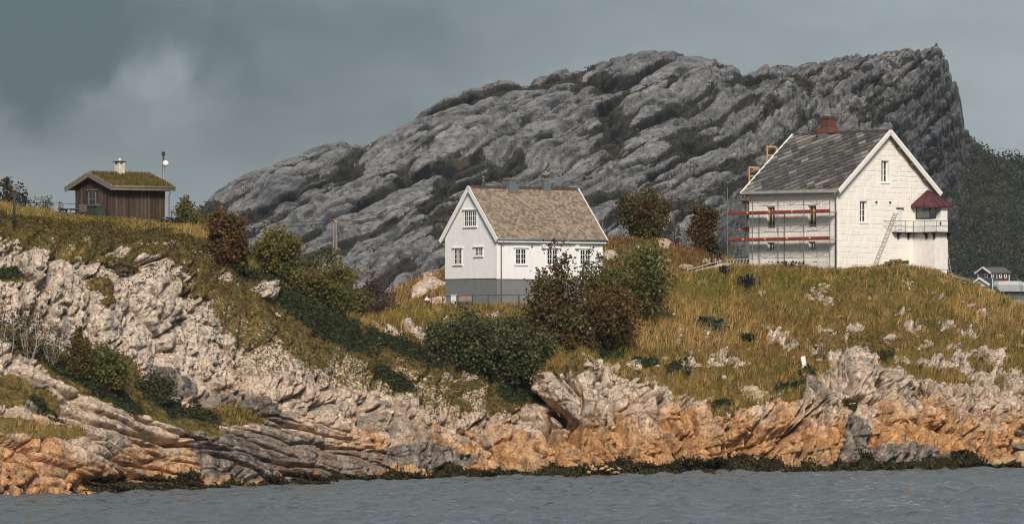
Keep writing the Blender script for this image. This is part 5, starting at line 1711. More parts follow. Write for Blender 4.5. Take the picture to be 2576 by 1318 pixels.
# ------------------------------------------------------------------ things in front of the white house
def build_house_yard():
    o = empty('rail_fence', at(1190, 770, 346.8))
    tag(o, 'thin dark single-rail fence in the grass before the grey foundation', 'fence')
    base = o.location
    pu = [1073, 1085, 1113, 1152, 1189, 1228, 1255, 1305, 1345, 1390]
    tv = [745.5, 745, 744.5, 743.5, 743, 742, 742, 742, 743, 744]
    tops = [at(u, v, 346.8) - base for u, v in zip(pu, tv)]
    for t in tops[1:]:
        MB().tube([(t.x, t.y, -0.6), t], 0.025, n=6).build('post', M_DARKMETAL, o)
    MB().tube(tops, 0.02, n=5).build('rail', M_DARKMETAL, o)
    MB().tube([at(1102, 758, 347.6) - base, at(1121, 753.5, 347.6) - base], 0.02, n=5).build('rail', M_DARKMETAL, o)
    # bench with a small table
    o = empty('bench', at(1141, 772, 348.2), R(-6))
    tag(o, 'brown slatted bench against the grey foundation of the white house', 'bench')
    for k in range(4):
        MB().box(0.28, 1.33, 0.30 + 0.02 * k, 0.33 + 0.02 * k, 0.50 + k * 0.075, 0.555 + k * 0.075).build('back_slat', plain('oiled_slat', (0.33, 0.20, 0.115), 0.7, 0.25, 5.0) if k == 0 else bpy.data.materials['oiled_slat'], o)
    for k in range(3):
        MB().box(0.22, 1.38, -0.12 + 0.12 * k, -0.02 + 0.12 * k, 0.30, 0.335).build('seat_slat', M_DARKMETAL, o)
    for x in (0.30, 1.32):
        MB().bar((x, -0.05, -0.2), (x, 0.05, 0.30), 0.05).build('leg', M_DARKMETAL, o)
        MB().bar((x, 0.28, -0.2), (x, 0.40, 0.82), 0.05).build('leg', M_DARKMETAL, o)
    o = empty('garden_table', at(1137, 771, 347.4), R(-6))
    tag(o, 'low dark table standing in front of the slatted bench', 'table')
    MB().box(0.05, 1.25, -0.3, 0.3, 0.36, 0.40).build('table_top', M_GREYWOOD, o)
    for x in (0.25, 1.05):
        MB().box(x - 0.03, x + 0.03, -0.25, 0.25, -0.2, 0.358).build('leg', M_DARKMETAL, o)
    # white cabinet at the wall
    o = empty('meter_cabinet', at(1141, 770, 348.6))
    tag(o, 'narrow pale grey cabinet beside the bench at the foundation', 'cabinet')
    M_CAB = plain('cabinet_grey', (0.55, 0.56, 0.57), 0.5, 0.06, 3.0)
    MB().box(-0.19, 0.19, -0.15, 0.15, -0.3, 0.80).build('body', M_CAB, o)
    MB().box(-0.22, 0.22, -0.18, 0.18, 0.803, 0.84).build('lid', M_CAB, o)
    # red bird house
    o = empty('bird_house', at(1074, 772, 346.6))
    tag(o, 'small red bird house with white pointed roof on a post by the fence end', 'bird house')
    M_BR = plain('barn_red', (0.15, 0.035, 0.03), 0.8, 0.2, 4.0)
    MB().box(-0.08, 0.08, -0.08, 0.08, -0.3, 0.30).build('post', M_BR, o)
    MB().box(-0.13, 0.13, -0.13, 0.13, 0.303, 0.50).build('body', M_BR, o)
    MB().add([(-0.19, -0.19, 0.503), (0.19, -0.19, 0.503), (0.19, 0.19, 0.503), (-0.19, 0.19, 0.503), (0, 0, 0.74)], [(0, 3, 2, 1), (0, 1, 4), (1, 2, 4), (2, 3, 4), (3, 0, 4)]).build('roof', M_TRIM, o)
build_house_yard()

# ------------------------------------------------------------------ poles and wires behind the houses
def build_poles():
    o = empty('utility_pole', at(843, 690, 392))
    tag(o, 'twin wooden utility pole standing against the mountain left of the white house', 'utility pole')
    z = lambda v: (690 - v) / F * 392
    for dx, v in ((-0.13, 551), (0.10, 549)):
        MB().tube([(dx, 0, -1.5), (dx, 0, z(v))], 0.10, 0.085, 8).build('pole', M_GREYWOOD, o, True)
    MB().bar((-0.42, -0.12, z(553)), (0.40, -0.12, z(553)), 0.09).build('crossarm', M_OLDWOOD, o)
    MB().box(-0.03, 0.20, -0.12, -0.088, z(560), z(554)).build('marker', M_YELLOW, o)
    for s in (-1, 1):
        MB().tube([(s * 0.15, 0, z(556)), (s * 0.62, 0.2, -1.0)], 0.012, n=4).build('guy_wire', M_DARKMETAL, o)
    o2 = empty('utility_pole', at(1216, 640, 384))
    tag(o2, 'dark utility pole top showing above the ridge of the white house', 'utility pole')
    zt = (640 - 443) / F * 384
    MB().tube([(0, 0, -3), (0, 0, zt)], 0.10, 0.085, 8).build('pole', M_OLDWOOD, o2, True)
    MB().bar((-0.55, -0.1, zt - 0.25), (0.45, -0.1, zt - 0.10), 0.09).build('crossarm', M_DARKMETAL, o2)
    MB().box(-0.15, 0.18, -0.25, -0.095, zt - 0.75, zt - 0.40).build('junction_box', M_DARKMETAL, o2)
    def wire(a, b, sag, lab):
        a, b = Vector(a), Vector(b)
        pts = []
        for k in range(25):
            t = k / 24
            p = a.lerp(b, t)
            p.z -= sag * 4 * t * (1 - t)
            pts.append(p - a)
        q = MB().tube(pts, 0.021, n=4).build('power_line', M_DARKMETAL, None)
        q.location = a
        tag(q, lab, 'power line', 'overhead wires')
    wire(at(470, 535, 400), at(838, 552, 391.7), 0.5, 'upper overhead wire between the left shrubs and the twin pole')
    wire(at(520, 566, 396), at(1211, 452, 383.6), 1.5, 'overhead wire passing in front of the twin pole up to the pole behind the roof')
    wire(at(846, 552, 391.7), at(1213, 455, 383.6), 1.2, 'lower overhead wire from the twin pole towards the roof of the white house')
    wire(at(1219, 449, 383.6), at(1868, 477, 379), 1.3, 'overhead wire from the white house ridge to the eaves of the stone house')
    wire(at(1221, 456, 383.6), at(2010, 470, 392), 2.0, 'lower overhead wire sagging behind the bushes towards the stone house')
build_poles()

# ------------------------------------------------------------------ far shore: houses, turret, flagpole
def far_house(name, label, u, v, D, L, W, wall_h, rise, rz, wall, roof, trim, wins, chim=None, cat='house'):
    o = empty(name, at(u, v, D), rz)
    tag(o, label, cat)
    zr = wall_h + rise
    MB().prism([(0, 0, -4), (0, W, -4), (0, W, wall_h), (0, W / 2, zr), (0, 0, wall_h)], (L, 0, 0)).build('wall', wall, o)
    ang = math.atan(rise / (W / 2))
    for sgn in (1, -1):
        up = Vector((0, sgn * math.cos(ang), math.sin(ang)))
        nr = Vector((0, -sgn * math.sin(ang), math.cos(ang)))
        sl = (W / 2 + 0.6) / math.cos(ang)
        fr = Frame(Vector((-0.6, W / 2, zr + 0.25)) - up * sl, (1, 0, 0), nr, up)
        MB().fbox(fr, 0, L + 1.2, 0, sl - (0 if sgn > 0 else 0.02), -0.2, 0.05).build('roof', roof, o)
        MB().fbox(fr, -0.3, -0.005, -0.1, sl - (0 if sgn > 0 else 0.03), -0.35, 0.12).build('barge_board', trim, o)
    ff = Frame((0, -0.01, 0), (1, 0, 0), (0, -1, 0))
    gf = Frame((-0.01, W, 0), (0, -1, 0), (-1, 0, 0))
    for side, a, b, w, h in wins:
        fr = ff if side == 'f' else gf
        q = MB().fbox(fr, a, a + w, b, b + h, 0, 0.10)
        wi = q.build('window', trim, o)
        MB().fbox(fr, a + 0.25, a + w - 0.25, b + 0.25, b + h - 0.25, 0.10, 0.13).build('pane', M_GLASS, wi)
    for a in (0.0, L - 0.25):
        MB().fbox(ff, a, a + 0.25, -2, wall_h - 0.1, 0, 0.08).build('corner_board', trim, o)
    MB().fbox(gf, 0.0, 0.25, -2, wall_h - 0.1, 0, 0.08).build('corner_board', trim, o)
    if chim:
        MB().box(chim - 0.5, chim + 0.5, W / 2 - 0.5, W / 2 + 0.5, zr - 0.5, zr + 1.2).build('chimney', M_DARKMETAL, o)
    return o

def build_far_shore():
    M_RED = plain('barn_red_far', (0.115, 0.022, 0.025), 0.8, 0.15, 1.0)
    M_TILE = plain('grey_brown_tiles', (0.095, 0.085, 0.082), 0.8, 0.2, 1.0)
    M_DKG = plain('black_green_roof', (0.022, 0.032, 0.032), 0.8, 0.2, 1.0)
    M_STEEL = plain('pale_steel', (0.29, 0.31, 0.31), 0.6, 0.15, 0.6)
    far_house('red_house', 'red wooden house with white trim at the foot of the far wooded slope', 2493.5, 702, 1500, 7.3, 6.7, 2.0, 1.55, R(33), M_RED, M_TILE, M_TRIM,
              [('f', 0.6, 0.05, 1.7, 1.75), ('f', 3.2, 0.4, 1.0, 1.3), ('f', 5.2, 0.4, 1.0, 1.3), ('g', 3.6, 0.35, 1.4, 1.4)], 1.2)
    far_house('white_gable_house', 'far white gabled house with a near-black roof below the red house', 2489, 719, 1450, 7.2, 6.2, 0.5, 1.75, R(50), M_WHITE, M_DKG, M_TRIM, [('g', 2.7, 0.6, 0.8, 0.8)], None)
    far_house('dark_house', 'low far house with dark green roof partly hidden by the grassy brow', 2464, 738, 1400, 6.0, 5.0, 0.4, 1.4, R(20), M_DKG, M_DKG, M_DKG, [('f', 3.0, -0.9, 1.4, 0.9)], 0.8)
    far_house('shed', 'small far white shed with pale roof beside the steel turret', 2478, 741, 1390, 3.4, 3.0, 0.2, 1.1, R(33), M_WHITE, M_TRIM, M_TRIM, [], None)
    o = empty('bunker', at(2548, 741, 1420), 0)
    tag(o, 'pale grey flat-topped bunker building with faceted upper storey on the far shore', 'bunker')
    def oct_(x, w, d, c, z0, z1, nm, mt, in_=0.0):
        pts = [(-w + c, -d), (w - c, -d), (w, -d + c), (w, d - c), (w - c, d), (-w + c, d), (-w, d - c), (-w, -d + c)]
        lo = [(x + a, b, z0) for a, b in pts]
        k = 1 - in_
        hi = [(x + a * k, b * k, z1) for a, b in pts]
        n = 8
        MB().add(lo + hi, [tuple(range(8))[::-1], tuple(range(8, 16))] + [(i, (i + 1) % n, n + (i + 1) % n, n + i) for i in range(n)]).build(nm, mt, o)
    oct_(-1.6, 4.6, 3.5, 1.3, 0.9, 2.9, 'upper_storey', M_STEEL)
    oct_(-1.6, 4.5, 3.4, 1.3, 2.9, 4.0, 'parapet', plain('paler_steel', (0.37, 0.39, 0.39), 0.6, 0.1, 0.6), 0.10)
    oct_(5.2, 3.7, 3.5, 1.0, 0.86, 2.75, 'upper_storey', M_STEEL)
    oct_(5.2, 3.6, 3.4, 1.0, 2.75, 3.7, 'parapet', bpy.data.materials['paler_steel'], 0.10)
    MB().box(-4.0, 8.0, -2.4, 2.5, -0.4, 0.85).build('recess', M_DARKMETAL, o)
    MB().box(-5.0, 9.0, -3.0, 3.5, -5, -0.42).build('base', plain('dark_concrete', (0.10, 0.105, 0.11), 0.9, 0.2, 0.7), o)
    MB().box(-4.2, 1.2, -3.06, -3.0, -2.6, -0.8).build('opening', M_DARKMETAL, o)
    o = empty('concrete_block', at(2556, 772, 1385), R(10))
    tag(o, 'pale sloping concrete block at the right edge below the bunker', 'block')
    MB().prism([(-1.9, 0, -6), (3.0, 0, -6), (2.2, 0, 1.9), (-0.9, 0, 2.1)], (0, 2, 0)).build('block', M_STEEL, o)
    o = empty('flagpole', at(2523, 765, 1395))
    tag(o, 'thin white flagpole in front of the far white gabled house', 'flagpole')
    MB().tube([(0, 0, -4), (0, 0, 6.6)], 0.09, n=6).build('pole', M_TRIM, o)
    MB().lathe((0, 0, 6.6), [(0.05, 0), (0.13, 0.08), (0.13, 0.16), (0.03, 0.24)], 8).build('knob', M_TRIM, o)
    o.location = at(2497, 760, 1380)
build_far_shore()
# ------------------------------------------------------------------ leaves, blades, bushes
def leaf_quads(cent, size, rng, flat=0.0, aspect=0.6):
    """one folded-flat leaf per centre: random tilt, random turn"""
    n = len(cent)
    d = rng.normal(size=(n, 3))
    d[:, 2] *= (1 - flat)
    d /= np.linalg.norm(d, axis=1, keepdims=True)
    t = rng.normal(size=(n, 3))
    s = np.cross(d, t)
    s /= np.maximum(np.linalg.norm(s, axis=1, keepdims=True), 1e-6)
    L = (size * (0.6 + 0.8 * rng.random(n)))[:, None]
    a = cent - d * L * 0.5
    b = cent + s * L * aspect * 0.5
    c = cent + d * L * 0.5
    e = cent - s * L * aspect * 0.5
    v = np.stack([a, b, c, e], 1).reshape(-1, 3)
    f = np.arange(4 * n).reshape(n, 4)
    return v, f

def pick(pal, n, rng, jit=0.18):
    p = np.array([q[:3] for q in pal])
    w = np.array([q[3] if len(q) > 3 else 1.0 for q in pal], float)
    idx = rng.choice(len(pal), n, p=w / w.sum())
    return p[idx] * (1 + (rng.random((n, 1)) - 0.5) * 2 * jit)

M_BARK = plain('bark', (0.075, 0.058, 0.046), 0.9, 0.3, 6.0)
M_PALEBARK = plain('pale_bark', (0.30, 0.26, 0.21), 0.9, 0.3, 6.0)

def shrub(name, label, pos, h, w, leaves_, size, pal, seed, stems=7, bark=None, group=None, cat='bush', shape='round', lean=0.0, sparse=0.0, depth=None, stem_r=0.05):
    rng = np.random.default_rng(seed)
    leaves = int(leaves_ * (1.0 if sparse else 1.6))
    o = empty(name, pos)
    tag(o, label, cat, group)
    dp = depth or w
    tips, wts = [], []
    mb = MB()
    for s in range(stems):
        az = rng.random() * 2 * math.pi
        rad = math.sqrt(rng.random())
        top = Vector((math.cos(az) * rad * w * 0.42 + lean * h, math.sin(az) * rad * dp * 0.42, h * (0.72 + 0.30 * rng.random()) * (1 - 0.38 * rad ** 2 if shape == 'round' else (1 - 0.75 * rad if shape == 'spire' else 1 - 0.12 * rad))))
        root = Vector((math.cos(az) * rad * w * 0.10, math.sin(az) * rad * dp * 0.10, -0.25))
        pts = []
        for k in range(6):
            t = k / 5
            p = root.lerp(top, t)
            bow = math.sin(t * math.pi) * 0.10 * w
            p += Vector((math.cos(az) * bow, math.sin(az) * bow, 0)) + Vector(rng.normal(size=3)) * 0.03 * w * t
            pts.append(p)
        mb.tube(pts, stem_r * (0.7 + 0.5 * rng.random()), 0.012, 5)
        for k in range(1, 6):
            if k > 1:
                tips.append(pts[k]); wts.append(0.5 + k * 0.2)
            for q in range(3):
                d = Vector(rng.normal(size=3))
                d.z = abs(d.z) * 0.7 + 0.25
                d.normalize()
                ln = w * (0.13 + 0.14 * rng.random()) * (1.15 - 0.1 * k)
                e = pts[k] + d * ln
                e.z = max(e.z, 0.05)
                m_ = pts[k].lerp(e, 0.5) + Vector(rng.normal(size=3)) * ln * 0.1
                mb.tube([pts[k], m_, e], 0.016, 0.006, 3)
                tips += [m_, e]; wts += [0.7, 1.4]
    mb.build('stems', bark or M_BARK, o)
    T = np.array([tuple(t) for t in tips])
    wt = np.array(wts)
    # clumps: some tips carry many leaves, others few, so that gaps remain
    wt = wt * (0.08 + rng.random(len(wt)) ** (1.6 + sparse * 2))
    idx = rng.choice(len(T), leaves, p=wt / wt.sum())
    c = T[idx] + rng.normal(size=(leaves, 3)) * (0.075 * w * np.array([1, dp / w, 0.9]))[None, :]
    c[:, 2] = np.maximum(c[:, 2], 0.03)
    v, f = leaf_quads(c, np.full(leaves, size * 1.35), rng, 0.0, 0.75)
    # tint by clump so that light and dark sprays differ
    base = pick(pal, len(T), rng, 0.12)[idx]
    tint = (0.55 * base + 0.45 * pick(pal, leaves, rng, 0.25)) * 1.4
    me = np_mesh('crown', v, f, False, face_attrs=dict(tint=tint))
    link_mesh('crown', me, M_LEAF, o)
    return o

P_GREEN = [(0.075, 0.082, 0.024, 3), (0.045, 0.052, 0.018, 3), (0.115, 0.11, 0.034, 1.5), (0.15, 0.115, 0.04, 0.6)]
P_DARKG = [(0.058, 0.064, 0.028, 3), (0.034, 0.040, 0.018, 3), (0.10, 0.098, 0.045, 1.3), (0.13, 0.12, 0.065, 0.5)]
P_RUST = [(0.080, 0.040, 0.018, 3), (0.115, 0.055, 0.020, 2), (0.045, 0.032, 0.016, 2.5), (0.17, 0.095, 0.03, 0.8), (0.07, 0.065, 0.022, 1.6)]
P_ROWAN = [(0.060, 0.044, 0.020, 3), (0.085, 0.062, 0.024, 2), (0.048, 0.050, 0.020, 2.5), (0.15, 0.10, 0.04, 0.9), (0.10, 0.045, 0.022, 1.0), (0.20, 0.155, 0.075, 0.4)]
P_OLIVE = [(0.085, 0.078, 0.022, 3), (0.125, 0.10, 0.028, 2), (0.05, 0.052, 0.018, 2), (0.16, 0.11, 0.03, 0.9)]
P_BROWN = [(0.065, 0.042, 0.03, 3), (0.095, 0.058, 0.036, 2), (0.045, 0.034, 0.026, 2)]
P_GREYTW = [(0.085, 0.062, 0.045, 2), (0.06, 0.052, 0.034, 2), (0.06, 0.066, 0.034, 1)]

def build_bushes():
    px = lambda n, D: n / F * D
    def at_g(u, v, back=0.0):
        p = ground(u, v)
        return p + Vector((0, back, 0))
    # before and beside the white house
    shrub('rowan_bush', 'tall ragged dark rowan bush hiding the middle window of the white house', at_g(1408, 850), px(262, 340), px(165, 340), 3900, 0.19, P_ROWAN, 1, 13, cat='bush', shape='spire', stem_r=0.06)
    shrub('bush', 'dense dark rust-brown bush in front of the large green bush', at_g(1522, 868), px(160, 340), px(185, 340), 4600, 0.17, P_RUST, 2, 12)
    shrub('bush', 'large full dark green bush right of the rowan before the house corner', at(1592, 800, 351), px(172, 351), px(215, 351), 6200, 0.17, P_GREEN, 3, 13)
    shrub('bush', 'thin pale-leaved bush at the right corner of the white house', at(1490, 775, 350), px(148, 350), px(70, 350), 700, 0.15, [(0.07, 0.075, 0.035), (0.05, 0.055, 0.03), (0.11, 0.09, 0.05)], 4, 6, sparse=0.7)
    shrub('willow_bush', 'grey-green willow bush, right one of the pair in the gully', at_g(1290, 960), px(165, 333), px(165, 333), 5600, 0.16, P_DARKG, 5, 12)
    shrub('willow_bush', 'dark green willow bush, left one of the pair in the gully', at_g(1170, 925), px(140, 337), px(180, 337), 5200, 0.16, P_DARKG, 6, 12)
    shrub('bush', 'low dark green bush squeezed between the willow pair and the rust-brown bush', at_g(1370, 905), px(75, 337), px(110, 337), 1500, 0.16, P_DARKG, 7, 7)
    shrub('bush', 'small rust-brown bush at the foot of the rowan', at_g(1450, 880), px(52, 338), px(85, 338), 1100, 0.15, P_RUST, 8, 6)
    # along the left massif
    shrub('bush', 'tall rust-red autumn bush at the right end of the cabin hill', at_g(566, 660), px(125, 337), px(105, 337), 3800, 0.16, P_RUST, 9, 11, shape='full')
    shrub('bush', 'dark green bush filling the foot of the rust-red autumn bush', at_g(596, 678), px(85, 336), px(90, 336), 2000, 0.16, P_GREEN, 10, 8)
    shrub('bush', 'broad olive-brown bush on the ridge right of the rust-red one', at_g(690, 705), px(125, 342), px(135, 342), 4200, 0.16, P_OLIVE, 11, 11)
    shrub('bush', 'olive-green bush in the dip in front of the twin utility pole', at(822, 800, 344), px(165, 344), px(150, 344), 4600, 0.16, P_OLIVE, 12, 12)
    shrub('bush', 'bare purplish brown spiky shrub left of the white house', at(932, 800, 346), px(165, 346), px(105, 346), 1900, 0.12, P_BROWN, 13, 16, shape='spire', sparse=0.5)
    shrub('bush', 'thin brown shrub with few leaves right of the purplish brown one', at(975, 800, 347), px(100, 347), px(50, 347), 350, 0.11, P_BROWN, 14, 6, sparse=0.6)
    shrub('bush', 'small leafy bush right of the cabin behind the wire fence', at(462, 578, 349), px(85, 349), px(75, 349), 1500, 0.14, P_OLIVE, 15, 8, sparse=0.3)
    shrub('bush', 'low brown-green bush at the far end of the wire fence', at(512, 596, 347), px(55, 347), px(70, 347), 1100, 0.14, P_OLIVE, 16, 7)
    shrub('bush', 'low olive bush at the foot of the broad olive-brown one on the ridge', at_g(752, 742), px(70, 341), px(100, 341), 1500, 0.14, P_OLIVE, 51, 7)
    shrub('bush', 'low green bush under the utility pole, left of the spiky purplish shrub', at(872, 808, 343), px(85, 343), px(100, 343), 1600, 0.14, P_GREEN, 52, 8)
    shrub('bush', 'small olive bush right of the purplish shrub in the tall grass', at(1012, 806, 346), px(48, 346), px(62, 346), 600, 0.13, P_OLIVE, 53, 6)
    shrub('bush', 'small green bush low on the gully grass left of the willows', at_g(1085, 862), px(48, 340), px(78, 340), 800, 0.14, P_GREEN, 54, 6)
    # skyline shrubs left of the cabin
    shrub('wind_bent_tree', 'small dark gnarled tree at the left edge of the crest', at(8, 530, 343), px(82, 343), px(62, 343), 700, 0.17, [(0.03, 0.026, 0.02), (0.045, 0.035, 0.022)], 17, 6, cat='tree', sparse=0.8)
    shrub('wind_bent_tree', 'low dark twisted shrub beside the loudspeaker post', at(42, 540, 343), px(62, 343), px(70, 343), 420, 0.16, [(0.03, 0.026, 0.02), (0.045, 0.035, 0.022)], 18, 6, cat='tree', sparse=0.8)
    shrub('bush', 'thin leafless-looking shrub behind the rail fence, the wider of two', at(103, 552, 347), px(62, 347), px(72, 347), 420, 0.11, P_GREYTW, 19, 11, sparse=0.5)
    shrub('bush', 'wispy little shrub by the fence post next to the picnic table', at(152, 558, 347), px(52, 347), px(34, 347), 110, 0.11, P_GREYTW, 20, 5, sparse=0.5)
    # on the ledge of the left cliff
    shrub('birch', 'pale-stemmed half-bare birch on the cliff ledge, at the very edge', at_g(28, 905), px(150, 296), px(95, 296), 700, 0.10, P_GREYTW, 21, 7, bark=M_PALEBARK, cat='tree', sparse=0.6, shape='full', depth=1.4)
    shrub('birch', 'pale-stemmed half-bare birch on the cliff ledge, second from the edge', at_g(72, 905), px(138, 296), px(85, 296), 600, 0.10, P_GREYTW, 22, 7, bark=M_PALEBARK, cat='tree', sparse=0.6, shape='full', depth=1.4)
    shrub('birch', 'pale-stemmed half-bare birch on the cliff ledge nearest the green bush', at_g(128, 915), px(120, 297), px(80, 297), 520, 0.10, P_GREYTW, 23, 6, bark=M_PALEBARK, cat='tree', sparse=0.6, shape='full', depth=1.4)
    shrub('bush', 'yellow-brown bush on the cliff ledge leaning on the pale rock', at_g(200, 950), px(118, 297), px(75, 297), 1700, 0.12, [(0.085, 0.06, 0.02), (0.06, 0.055, 0.02), (0.12, 0.08, 0.025)], 24, 8, depth=1.5)
    shrub('bush', 'rounded dark green bush on the cliff ledge beside the yellow-brown one', at_g(268, 975), px(98, 298), px(115, 298), 3000, 0.13, P_GREEN, 25, 9, depth=1.8)
    shrub('bush', 'low grey-green bush in the lower ledge below the grey overhang', at_g(390, 1010), px(62, 303), px(120, 303), 1700, 0.13, [(0.05, 0.05, 0.028), (0.07, 0.062, 0.03), (0.04, 0.045, 0.022)], 26, 8, depth=1.5)
    # heath knoll
    shrub('wind_bent_tree', 'broad dark bushy tree on the heath knoll right of the white house', at(1622, 608, 389.5), px(124, 389), px(122, 389), 4200, 0.17, P_RUST[:3] + P_GREEN[:2], 27, 14, cat='tree', shape='full')
    shrub('wind_bent_tree', 'upright dark bushy tree on the heath knoll nearer the scaffold', at(1768, 636, 393), px(112, 393), px(68, 393), 2600, 0.17, P_RUST[:3] + P_OLIVE[2:3], 28, 11, cat='tree', shape='full')
    shrub('bush', 'spindly shrub between the two trees on the heath knoll', at(1692, 615, 391), px(62, 391), px(46, 391), 300, 0.12, P_GREYTW, 29, 7, sparse=0.5)
    shrub('bush', 'small grey-leaved bush below the upright tree on the heath knoll', at(1790, 650, 393), px(52, 393), px(48, 393), 700, 0.13, [(0.06, 0.055, 0.035), (0.09, 0.075, 0.05), (0.04, 0.04, 0.025)], 30, 7)
    # plants in the meadow
    def herb(name, label, pos, h, w, n, pal, seed, size, cat='plant', spikes=False):
        rng = np.random.default_rng(seed)
        o = empty(name, pos)
        tag(o, label, cat)
        if spikes:
            c, hh = [], []
            for _ in range(n):
                x, y = rng.normal() * w * 0.25, rng.normal() * w * 0.25
                top = h * (0.65 + 0.4 * rng.random())
                for k in range(14):
                    c.append((x + rng.normal() * 0.02, y + rng.normal() * 0.02, top * (0.3 + 0.7 * k / 13)))
            c = np.array(c)
            v, f = leaf_quads(c, np.full(len(c), size), rng)
        else:
            c = rng.normal(size=(n, 3)) * np.array([w * 0.3, w * 0.3, h * 0.3]) + np.array([0, 0, h * 0.5])
            c[:, 2] = np.clip(c[:, 2], 0.04, h)
            v, f = leaf_quads(c, np.full(n, size), rng, 0.3, 0.75)
        me = np_mesh('leaves', v, f, False, face_attrs=dict(tint=pick(pal, len(f), rng, 0.25)))
        link_mesh('leaves', me, M_LEAF, o)
        sb = MB()
        for k in range(10):
            a = rng.random() * 6.28
            sb.tube([(0, 0, -0.1), (math.cos(a) * w * 0.25, math.sin(a) * w * 0.25, h * 0.55)], 0.012, 0.006, 4)
        sb.build('stalks', M_BARK, o)
    herb('large_leaved_plant', 'dark green large-leaved plant standing alone in the golden meadow', at_g(1788, 828), 0.95, 1.7, 260, [(0.025, 0.045, 0.028), (0.04, 0.065, 0.04), (0.07, 0.09, 0.06)], 41, 0.30)
    P_LUP = [(0.022, 0.018, 0.045, 3), (0.035, 0.028, 0.055, 2), (0.02, 0.025, 0.02, 2)]
    herb('lupin_clump', 'large dark purple-blue flower clump in the grass before the stone house', at_g(1878, 724), 1.15, 1.35, 46, P_LUP, 42, 0.15, spikes=True)
    herb('lupin_clump', 'smaller thin purple flower clump left of the large dark one', at_g(1822, 694), 0.85, 1.2, 26, P_LUP, 43, 0.12, spikes=True)
    herb('dock_plant', 'reddish brown dock stalks on the heath knoll near the white planks', rear(1795, 672), 1.0, 1.0, 20, [(0.07, 0.03, 0.02), (0.05, 0.03, 0.02)], 44, 0.12, spikes=True)
    herb('nettle_patch', 'deep green weedy clump at the foot of the scaffold', at(1990, 676, 369), 0.55, 2.4, 420, [(0.02, 0.035, 0.015), (0.035, 0.05, 0.02)], 45, 0.16)
    herb('nettle_patch', 'deep green weedy clump by the cabin doorless end', at(432, 572, 343.5), 0.7, 1.8, 380, [(0.02, 0.035, 0.015), (0.035, 0.05, 0.02)], 46, 0.15)
    herb('bush', 'small dark juniper tuft half-way up the meadow right of the large-leaved plant', at_g(1880, 855), 0.5, 0.9, 220, [(0.015, 0.025, 0.012), (0.03, 0.04, 0.018)], 47, 0.14, cat='bush')
build_bushes()

# ------------------------------------------------------------------ grass, heath, juniper: nobody could count it
def scatter(L, dens, n, rng, rows=None):
    """n points on the sheet, picked in proportion to dens x cell area; gives position and grid index"""
    Q = L.Q[:rows] if rows else L.Q
    d = dens[:rows] if rows else dens
    a = Q[1:, :-1] - Q[:-1, :-1]
    b = Q[:-1, 1:] - Q[:-1, :-1]
    area = np.linalg.norm(np.cross(a, b), axis=-1)
    w = (d[:-1, :-1] * area).ravel()
    w = np.clip(w, 0, None)
    idx = rng.choice(len(w), n, p=w / w.sum())
    i, j = np.unravel_index(idx, area.shape)
    s, t = rng.random((2, n, 1))
    p = Q[i, j] * (1 - s) * (1 - t) + Q[i + 1, j] * s * (1 - t) + Q[i, j + 1] * (1 - s) * t + Q[i + 1, j + 1] * s * t
    return p, i, j

def blades(name, p, h, wd, tint, rng, lean=0.35, wind=(0.35, 0.0), label=None):
    n = len(p)
    az = rng.random(n) * 2 * math.pi
    side = np.stack([np.cos(az), np.sin(az), np.zeros(n)], 1) * wd[:, None]
    l = rng.normal(size=(n, 2)) * lean + np.array(wind)
    tip = p + np.stack([l[:, 0] * h, l[:, 1] * h, h], 1)
    mid = p + np.stack([l[:, 0] * h * 0.3, l[:, 1] * h * 0.3, h * 0.55], 1)
    root = p - np.array([0, 0, 0.06])
    v = np.stack([root - side, root + side, mid + side * 0.7, tip, mid - side * 0.7], 1)
    f3 = np.arange(n)[:, None] * 5
    f = np.stack([f3 + np.array([[0, 1, 2, 4]]), f3 + np.array([[4, 2, 3, 3]])], 1).reshape(-1, 4)
    # quads and one triangle per blade, written as two meshes' worth of faces
    vs = v.reshape(-1, 3)
    tri = np.concatenate([f3 + np.array([[0, 1, 2]]), f3 + np.array([[0, 2, 4]]), f3 + np.array([[4, 2, 3]])], 0)
    me = np_mesh(name, vs, tri, False, face_attrs=dict(tint=np.concatenate([tint] * 3, 0)))
    o = link_mesh(name, me, M_LEAF)
    tag(o, label, kind='stuff')
    return o

